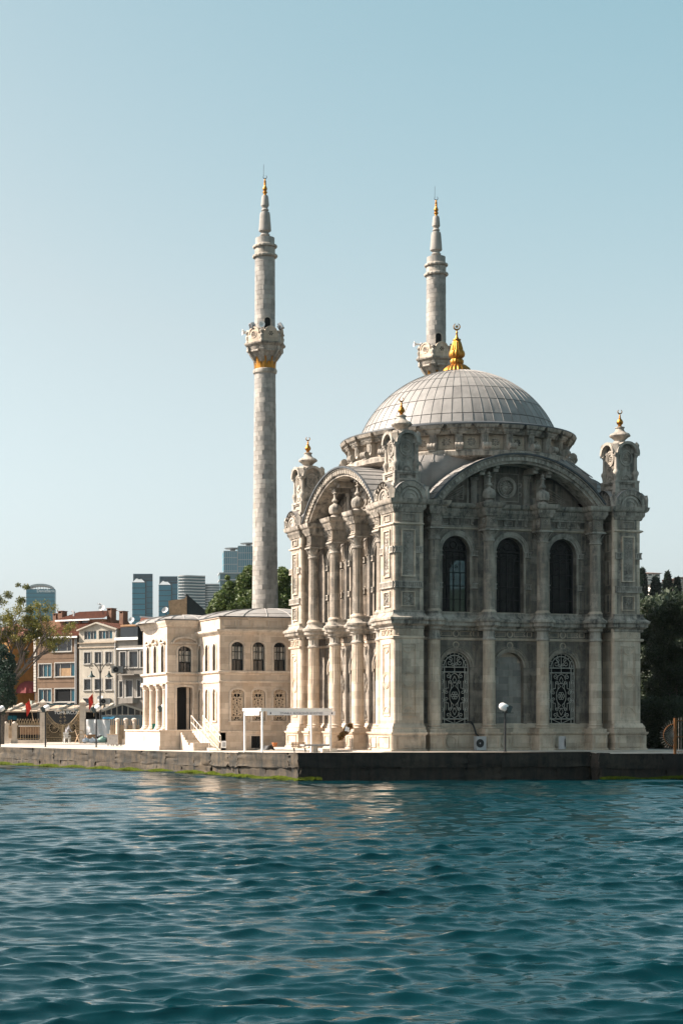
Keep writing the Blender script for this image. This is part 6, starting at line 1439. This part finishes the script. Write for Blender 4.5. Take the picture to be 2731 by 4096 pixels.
# bench, stone table and stools
def gz(px, py, D): p = at(px, py, D); return p
bp = at(1200,3012,95.5); be = thing('bench', 'slatted wooden bench with black cast iron legs under the shelter', 'bench', (bp.x,bp.y,bp.z), 0)
WOOD = plain('bench_wood', (.42,.29,.19), .7, 0, .2, 6)
for k in range(4): MB().bx(-.48,.48,-.2+k*.1,-.12+k*.1,.27,.30).build('seat_slat', WOOD, be, smooth=0)
for k in range(3): MB().bx(-.44,.44,.2+k*.02,.23+k*.02,.34+k*.09,.41+k*.09).build('back_slat', WOOD, be, smooth=0)
for x in (-.36,.3): MB().tube([(x-.08,-.2,0),(x,-.1,.15),(x-.04,-.15,.27),(x,.1,.26),(x+.05,.1,.12),(x+.12,.2,0)], .022, 6).tube([(x,.12,.26),(x,.24,.6)], .018, 6).build('iron_leg', IRON, be)
tp_ = at(1258,3013,94.5); tb_ = thing('stone_table', 'rough stone slab table on a block pedestal by the bench', 'table', tp_, 0)
MB().bx(-.74,.76,-.32,.32,.40,.50).build('slab', plain('granite',(.26,.25,.24),.8,0,.3,9), tb_, smooth=0); MB().bx(-.14,.14,-.16,.16,0,.40).build('pedestal', PAVTRIM, tb_, smooth=0)
for i, px in enumerate((1298,1330)):
    p = at(px,3012,94+i*.4); MB().bx(-.2,.2,-.18,.18,0,.24).build('stone_stool', PAVTRIM, loc=p, smooth=0)
    tag(bpy.context.scene.collection.objects[-1], ('low stone block stool right beside the stone table','low stone block stool behind the shelter post')[i], 'stool', 'stone stools')
p = at(1099,2988,101); o = thing('flower_pot', 'terracotta flower pot on the step by the pavilion wall', 'flower pot', p); TER = plain('terracotta',(.42,.15,.05),.8)
MB().lathe([(.11,0),(.15,.2),(.17,.2),(.17,.26),(.14,.26),(.13,.22),(.03,.22)], 18).build('pot', TER, o); MB().lathe([(.14,.21),(.02,.225)], 18).build('soil', GRD, o)
hs_ = MB(); q = at(1075,3000,101)
for k in range(5): hs_.tube([(q.x+(.34-.03*k)*cos(a),q.y+.3*sin(a),q.z+.04+.05*k+.03*sin(3*a)) for a in [2*pi*j/16 for j in range(16)]], .03, 5, True)
tag(hs_.build('coiled_hose', IRON), 'coil of dark hose at the foot of the pavilion wall', 'hose')
# dried wreath on a stand against the sunlit facade
wa, wb = at(1327,2989,97.5), at(1400,2905,98.3); wr_ = thing('wreath', 'dried flower wreath with white and blue ribbon on a leaning stick', 'wreath', wa)
d_ = wb-wa; MB().tube([(0,0,0),d_], .025, 6).build('stick', WOOD, wr_)
bl_ = [(*(d_*t), .19,.19,.19) for t in (.45,.55,.65,.75,.85,.97,1.02)]; v, n = leaves(bl_, 1500, .055, 9, shell=.2); leaf_obj('dried_flowers', v, n, leafmat('dry_leaves',(.10,.05,.015),(.24,.13,.03)), wr_)
rb_ = d_*.86+Vector((-.12,-.22,.02)); MB().add([rb_+Vector(v) for v in ((-.16,0,-.12),(.14,0,-.18),(.12,-.04,.06),(-.1,-.02,.16),(.0,-.08,0))], [(0,1,4),(1,2,4),(2,3,4),(3,0,4)]).build('ribbon', plain('ribbon_pale',(.55,.62,.68),.6), wr_)
# air conditioners on the sea side of the mosque, with a cable
ac_unit('pale air conditioner at the plinth under the left grilled window', (Xon(1912,-7.55),-7.75,.05), 0, .6, .78); ac_unit('pale air conditioner at the plinth right of the blind niche', (Xon(2246,-7.55),-7.6,.08), .9, .62, .74)
cb = MB().tube([(Xon(1858,-6.8),-6.85,1.62),(Xon(1880,-6.9),-6.95,1.66),(Xon(1897,-7.2),-7.05,1.45),(Xon(1903,-7.3),-7.3,.95),(Xon(1908,-7.5),-7.6,.85)], .05, 8).build('cable', IRON); tag(cb, 'thick black cable from the grilled window down to the air conditioner', 'cable')
# quay spotlights on posts
def spot(label, px, py, D, ptop, turn):
    b = at(px,py,D); h = zat(ptop,D)-b.z; t = thing('spotlight_post', label, 'spotlight', b, YAW, 'black spotlight posts along the quay')
    MB().lathe([(.1,0),(.1,.03),(.058,.05),(.055,h)], 12).build('post', IRON, t); MB().bx(-.44,.44,-.1,.1,h,h+.03).build('cross_plate', IRON, t, smooth=0)
    M = Matrix.Translation((0,0,h+.3))@Matrix.Rotation(turn,4,'Z')@Matrix.Rotation(.45,4,'Y')
    MB().merge(MB().lathe([(0,-.36),(.12,-.34),(.2,-.24),(.22,-.05),(.2,.08)], 18), M@Matrix.Rotation(pi/2,4,'Y')).build('reflector', WHITE, t); MB().merge(MB().bx(.05,.30,-.22,.22,-.2,.2), M).build('lamp_box', plain('lamp_box',(.035,.05,.05),.4) if 'lamp_box' not in MATS else MATS['lamp_box'], t, smooth=0)
    MB().merge(MB().bx(-.02,.02,-.27,-.24,-.3,.05).bx(-.02,.02,.24,.27,-.3,.05), Matrix.Translation((0,0,h+.3))@Matrix.Rotation(turn,4,'Z')).build('yoke', IRON, t, smooth=0)
spot('black spotlight post on the quay before the blind niche of the mosque', 2019, 3008, 93.6, 2853, .25)
spot('black spotlight post before the pavilion podium', 653, 2996, 116.5, 2848, pi-.2); spot('black spotlight post between the iron gate and the metal box', 386, 2990, 126, 2852, pi-.2); spot('black spotlight post in front of the left gate pillar', 183, 2989, 127.5, 2850, pi-.15)
spot('black spotlight post at the left edge by the conifer', 2, 2989, 128.5, 2853, pi-.1)
# metal cabinet on legs
p = at(465,2984,131); o = thing('metal_cabinet', 'grey and tan metal cabinet on legs before the slatted fence', 'cabinet', (p.x,p.y,p.z), YAW-.5)
MB().bx(-.62,.34,-.3,.3,.14,.88).build('body', plain('cabinet_grey',(.2,.185,.165),.6,0,.35,4), o, smooth=0); MB().bx(.342,.36,-.3,.3,.15,.87).bx(-.64,.36,-.32,.32,.88,.91).build('side_panel', plain('cabinet_tan',(.36,.26,.17),.7), o, smooth=0)
for x in (-.55,-.1,.3):
    for y in (-.25,.25): MB().bx(x-.025,x+.025,y-.025,y+.025,0,.14).build('leg', IRON, o, smooth=0)
# tarpaulin screen, bags and clutter by the fence
T_ = Site('tarpaulin', 'creased white tarpaulin hung beside the gate', 'tarpaulin', 393, 146)
n1, n2 = 14, 8; a0, a1, z0, z1 = T_.X(346), T_.X(443), T_.Z(2250+1558/2.24), T_.Z(2250+1406/2.24); rt = random.Random(4)
MB().add([(a0+(a1-a0)*(i/n1)*(1-.06*(1-j/n2)), .10*sin(i*1.3+j*.4)+rt.uniform(-.05,.05)+(1-j/n2)*-.25, z0+(z1-z0)*j/n2+(.12*sin(i*.9) if j == 0 else 0)) for j in range(n2+1) for i in range(n1+1)], [(j*(n1+1)+i,j*(n1+1)+i+1,(j+1)*(n1+1)+i+1,(j+1)*(n1+1)+i) for j in range(n2) for i in range(n1)]).build('sheet', plain('tarp_white',(.55,.55,.55),.6,0,.08,5), T_.o, smooth=60)
MB().tube([(a0-.1,.05,z1+.03),(a1,.05,z1+.03)], .035, 6).tube([(a0-.1,.05,0),(a0-.1,.05,z1)], .03, 6).tube([(a1,.05,0),(a1,.05,z1)], .03, 6).build('frame', IRON, T_.o)
def bag(label, px, py, D, r, c, name):
    p = at(px,py,D); rb = random.Random(px); m = MB().lathe([(.1,0),(r,.04),(r*1.1,r*.5),(r*.8,r*.95),(r*.25,r*1.15),(.03,r*1.3)], 14)
    m.v = [(x*(1+.18*rb.uniform(-1,1)), y*(1+.18*rb.uniform(-1,1)), z*(1+.15*rb.uniform(-1,1))) for x,y,z in m.v]
    tag(m.build('rubbish_bag', plain(name,c,.5) if name not in MATS else MATS[name], loc=p, smooth=60), label, 'bag', 'bags by the tarpaulin')
for lb, px, py, r, c, nm in (('white plastic bag below the left end of the tarpaulin',345,2970,.32,(.55,.56,.58),'bag_white'),('long white plastic bag under the middle of the tarpaulin',372,2972,.34,(.55,.56,.58),'bag_white'),('smaller white plastic bag beside the green one',388,2972,.28,(.55,.56,.58),'bag_white'),('pale green plastic bag under the right end of the tarpaulin',412,2971,.42,(.22,.34,.27),'bag_green'),('black plastic bag in the shade under the tarpaulin',426,2970,.3,(.02,.02,.022),'bag_black')): bag(lb, px, py, 143.5, r, c, nm)
p = at(364,2966,144.5); o = thing('cardboard_box', 'brown cardboard box behind the white bags', 'box', p, YAW+.2); MB().bx(-.35,.35,-.25,.25,0,.5).build('carton', plain('cardboard',(.26,.16,.09),.9), o, smooth=0); MB().add([(-.35,-.25,.5),(.35,-.25,.5),(.35,-.45,.6),(-.35,-.45,.6)], [(0,1,2,3)]).build('flap', MATS['cardboard'], o)
# chairs at the gate
CHW = plain('chair_plastic', (.62,.60,.56), .5)
p = at(268,2973,146.5); o = thing('plastic_chair', 'white plastic armchair before the iron gate', 'chair', p, YAW+2.9)
MB().bx(-.25,.25,-.25,.22,.42,.46).build('seat', CHW, o, smooth=0); bk_ = MB()
for k in range(5): bk_.bx(-.2+k*.09,-.16+k*.09,.2,.24,.46,.86)
bk_.bx(-.25,.25,.19,.25,.84,.92).build('backrest', CHW, o, smooth=0)
for x in (-.22,.22):
    for y in (-.22,.2): MB().beam((x*1.1,y*1.1,0),(x,y,.43),.05,.05).build('leg', CHW, o)
    MB().beam((x*1.15,-.24,.66),(x*1.15,.22,.68),.05,.03).beam((x*1.1,-.22,.43),(x*1.15,-.22,.66),.04,.04).build('armrest', CHW, o)
p = at(324,2972,145.5); o = thing('folding_chair', 'wooden folding chair frame leaning at the right gate pillar', 'chair', p, YAW+.5); WL = plain('light_wood',(.46,.32,.2),.7)
for x in (-.35,.35): MB().beam((x,-.5,0),(x,.3,1.05),.05,.05).beam((x,.4,0),(x,-.3,.75),.05,.05).build('frame_leg', WL, o)
for a in ((-.35,.3,1.05),(-.35,-.3,.75)): MB().beam(a,(.35,a[1],a[2]),.05,.05).build('cross_bar', WL, o)
MB().bx(-.32,.32,-.15,.25,.44,.47).build('seat', WL, o, smooth=0)
# small stand with goods behind the railing
p = at(122,2972,152); o = thing('vendor_cart', 'small vendor cart with a pale top behind the railing', 'cart', p, YAW); MB().bx(-.9,.9,-.4,.4,.75,1.45).build('box', plain('cart_brown',(.2,.12,.07),.8), o, smooth=0); MB().bx(-1.0,1.0,-.5,.5,1.45,1.55).build('top', CHW, o, smooth=0)
for x in (-.6,.6): MB().tube([(x+.3*cos(a),-.45,.32+.3*sin(a)) for a in [2*pi*k/16 for k in range(16)]], .03, 5, True).build('wheel', IRON, o); MB().bx(x-.04,x+.04,-.3,.3,.3,.75).build('leg', IRON, o, smooth=0)
# flags
def flag(label, px, py, D, lean, L):
    p = at(px,py,D); t = thing('flag', label, 'flag', p, YAW, 'red flags by the gate'); tip = Vector((lean,0,L)); MB().tube([(0,0,0),tip], .028, 6).build('pole', WL, t)
    vs = []; e = tip.normalized()
    for i in range(6):
        for j in range(5): q = tip-e*(.1+.2*j)+Vector((-.075*i, .06*sin(i*1.5+j), -.16*i*(.5+.1*j))); vs.append(q)
    MB().add(vs, [(i*5+j,i*5+j+1,(i+1)*5+j+1,(i+1)*5+j) for i in range(5) for j in range(4)]).build('cloth', plain('flag_red',(.55,.03,.015),.75) if 'flag_red' not in MATS else MATS['flag_red'], t, smooth=60)
flag('red flag on a leaning pole over the railing', 135, 2250+1425/2.24, 148.5, -.34, 2.0); flag('red flag on a pole at the right gate pillar', 377, 2250+1380/2.24, 149, -.1, 2.1)
# person behind the gate
p = at(266,2972,152); pe = thing('person', 'person in a pale shirt and dark trousers bending behind the gate', 'person', p, YAW+2.3)
me = bpy.data.meshes.new('body'); J = [(0,0,.92),(.0,-.12,1.18),(.0,-.24,1.36),(0,-.30,1.46),(0,-.36,1.62),(-.19,-.2,1.34),(-.24,-.34,1.08),(-.2,-.56,.95),(.19,-.2,1.34),(.24,-.34,1.08),(.2,-.56,.95),(-.1,0,.88),(-.11,-.06,.48),(-.11,.03,.08),(-.11,-.12,.04),(.1,0,.88),(.12,.02,.48),(.12,.1,.08),(.12,-.05,.04)]
E_ = [(0,1),(1,2),(2,3),(3,4),(2,5),(5,6),(6,7),(2,8),(8,9),(9,10),(0,11),(11,12),(12,13),(13,14),(0,15),(15,16),(16,17),(17,18)]
me.from_pydata(J, E_, []); body = link('body', me, plain('pale_shirt',(.33,.34,.38),.9), pe); md = body.modifiers.new('s','SKIN'); rad_ = [.15,.15,.16,.06,.1,.065,.05,.04,.065,.05,.04,.1,.075,.05,.04,.1,.075,.05,.04]
for i, sv in enumerate(me.skin_vertices[0].data): sv.radius = (rad_[i],)*2; sv.use_root = i == 0
body.modifiers.new('u','SUBSURF').levels = 2
MB().lathe([(.0,-.13),(.06,-.12),(.085,-.05),(.088,.03),(.07,.1),(0,.13)], 14).build('head', plain('skin',(.42,.25,.17),.6), pe, loc=(0,-.38,1.64)); MB().lathe([(.093,0),(.09,.06),(.06,.115),(0,.135)], 14).build('hair', plain('grey_hair',(.3,.3,.3),.8), pe, loc=(0,-.365,1.65))
tr_ = MB()
for s in (-1,1): tr_.tube([(s*.1,0,.95),(s*.11,-.03,.5),(s*.115,.05,.1)], [.125,.1,.085], 10)
tr_.build('trousers', plain('dark_cloth',(.02,.022,.03),.9), pe)
# boards and sign at the podium
p = at(640,2995,117.3); o = MB().add([(-.28,0,0),(.28,0,0),(.34,.35,1.55),(-.1,.35,1.5),(-.28,.03,0),(.28,.03,0),(.34,.38,1.55),(-.1,.38,1.5)], [(0,1,2,3),(7,6,5,4),(0,4,5,1),(1,5,6,2),(2,6,7,3),(3,7,4,0)]).build('leaning_board', WL, loc=p, rz=YAW, smooth=0); tag(o, 'wooden board leaning on the podium beside the spotlight post', 'board')
p = at(626,2912,117.5); o = thing('green_sign', 'small green sign box between the portico columns', 'sign', (p.x,p.y,1.1), YAW); MB().bx(-.28,.28,-.05,.05,0,.42).build('panel', plain('sign_green',(.0,.13,.10),.5), o, smooth=0); MB().plate([(-.1,.2),(.1,.2),(.1,.26),(0,.34),(-.1,.26)], -.06, -.05).build('emblem', CHW, o, smooth=0)
p = at(896,2998,109); o = thing('meter_box', 'small white box at the foot of the steel ramp', 'box', p, YAW); MB().bx(-.14,.14,-.08,.08,.1,.55).build('casing', WHITE, o, smooth=0); MB().bx(-.1,.1,-.09,-.08,.18,.45).build('door', GREYP, o, smooth=0)
# fan of spikes and gate at the right end of the quay
p = at(2698,3016,92.2); o = thing('spiked_fan', 'rusty iron fan of spikes fixed to a gate post at the quay edge', 'spiked barrier', p, YAW)
H_ = zat(2872,92.2)-p.z; MB().bx(-.06,.06,-.06,.06,0,H_).build('post', RUST, o, smooth=0); zc = zat(2941,92.2)-p.z
MB().tube([(-.62*cos(a),0,zc+.62*sin(a)) for a in [-1.45+2.9*k/20 for k in range(21)]], .022, 6).build('arc_bar', RUST, o)
for k in range(17): a = -1.4+2.8*k/16; r = .86 if k % 2 else .8; MB().tube([(0,0,zc),(-r*.94*cos(a),0,zc+r*.94*sin(a)),(-r*cos(a),0,zc+r*sin(a))], [.011,.010,.003], 5).build('spike', PALEIR, o)
g = Site('barred_gate', 'tall narrow barred iron gate beside the spiked fan', 'gate', 2722, 92.3, -.1); zt = g.Z(2878)
for px in (2712,2722,2732,2742): MB().tube([(g.X(px),0,0),(g.X(px),0,zt),(g.X(px),0,zt+.12)], [.016,.016,.004], 6).build('bar', PALEIR, g.o)
for z in (zt-.06,zt*.5,.12): MB().bx(g.X(2706),g.X(2750),-.02,.02,z-.02,z+.02).build('rail', RUST, g.o, smooth=0)
# dark wall and shrubs added to stand for the shade under the right trees
gw = Site('shade_wall', 'low dark wall added to stand for the shade under the trees right of the mosque', 'wall', 2660, 117, -.1); MB().bx(gw.X(2560),gw.X(2900),0,.5,0,2.6).build('masonry', plain('shade_masonry',(.04,.04,.038),.95,0,.3), gw.o, smooth=0); MB().bx(gw.X(2560),gw.X(2900),-.08,.58,2.6,2.75).build('coping', plain('shade_coping',(.06,.06,.055),.95), gw.o, smooth=0)
for i, (px, D, lb) in enumerate(((2610,110,'added dark shrub beside the plinth of the right corner tower'),(2660,108,'added dark shrub in the middle behind the spiked fan'),(2725,107,'added dark shrub at the right edge behind the barred gate'))):
    q = at(px,0,D); t = thing('shrub', lb, 'shrub', (q.x,q.y,-.1), YAW, 'added dark shrubs right of the mosque'); v, n = leaves([(x,random.uniform(-.6,.6),z,.7,.7,.8) for x in (-.6,0,.6) for z in (.7,1.7,2.6)], 5000, .09, 90+i); leaf_obj('foliage', v, n, DKG, t); MB().tube([(0,0,0),(0,0,2)], [.06,.03], 6).build('stem', BARK, t)

# ================================================================== AIR
m = bpy.data.materials.new('haze_air'); m.use_nodes = True; n = m.node_tree; n.nodes.clear(); ou = n.nodes.new('ShaderNodeOutputMaterial'); pv = n.nodes.new('ShaderNodeVolumePrincipled')
pv.inputs['Color'].default_value = (.80,.88,.92,1); pv.inputs['Density'].default_value = .00003; pv.inputs['Anisotropy'].default_value = .2; n.links.new(pv.outputs[0], ou.inputs['Volume'])
hz = MB().bx(-9000,9000,-9000,12000,-2.9,230).build('haze', m, smooth=0); hz['kind'] = 'stuff'; hz['label'] = 'thin pale haze in the air over the water'
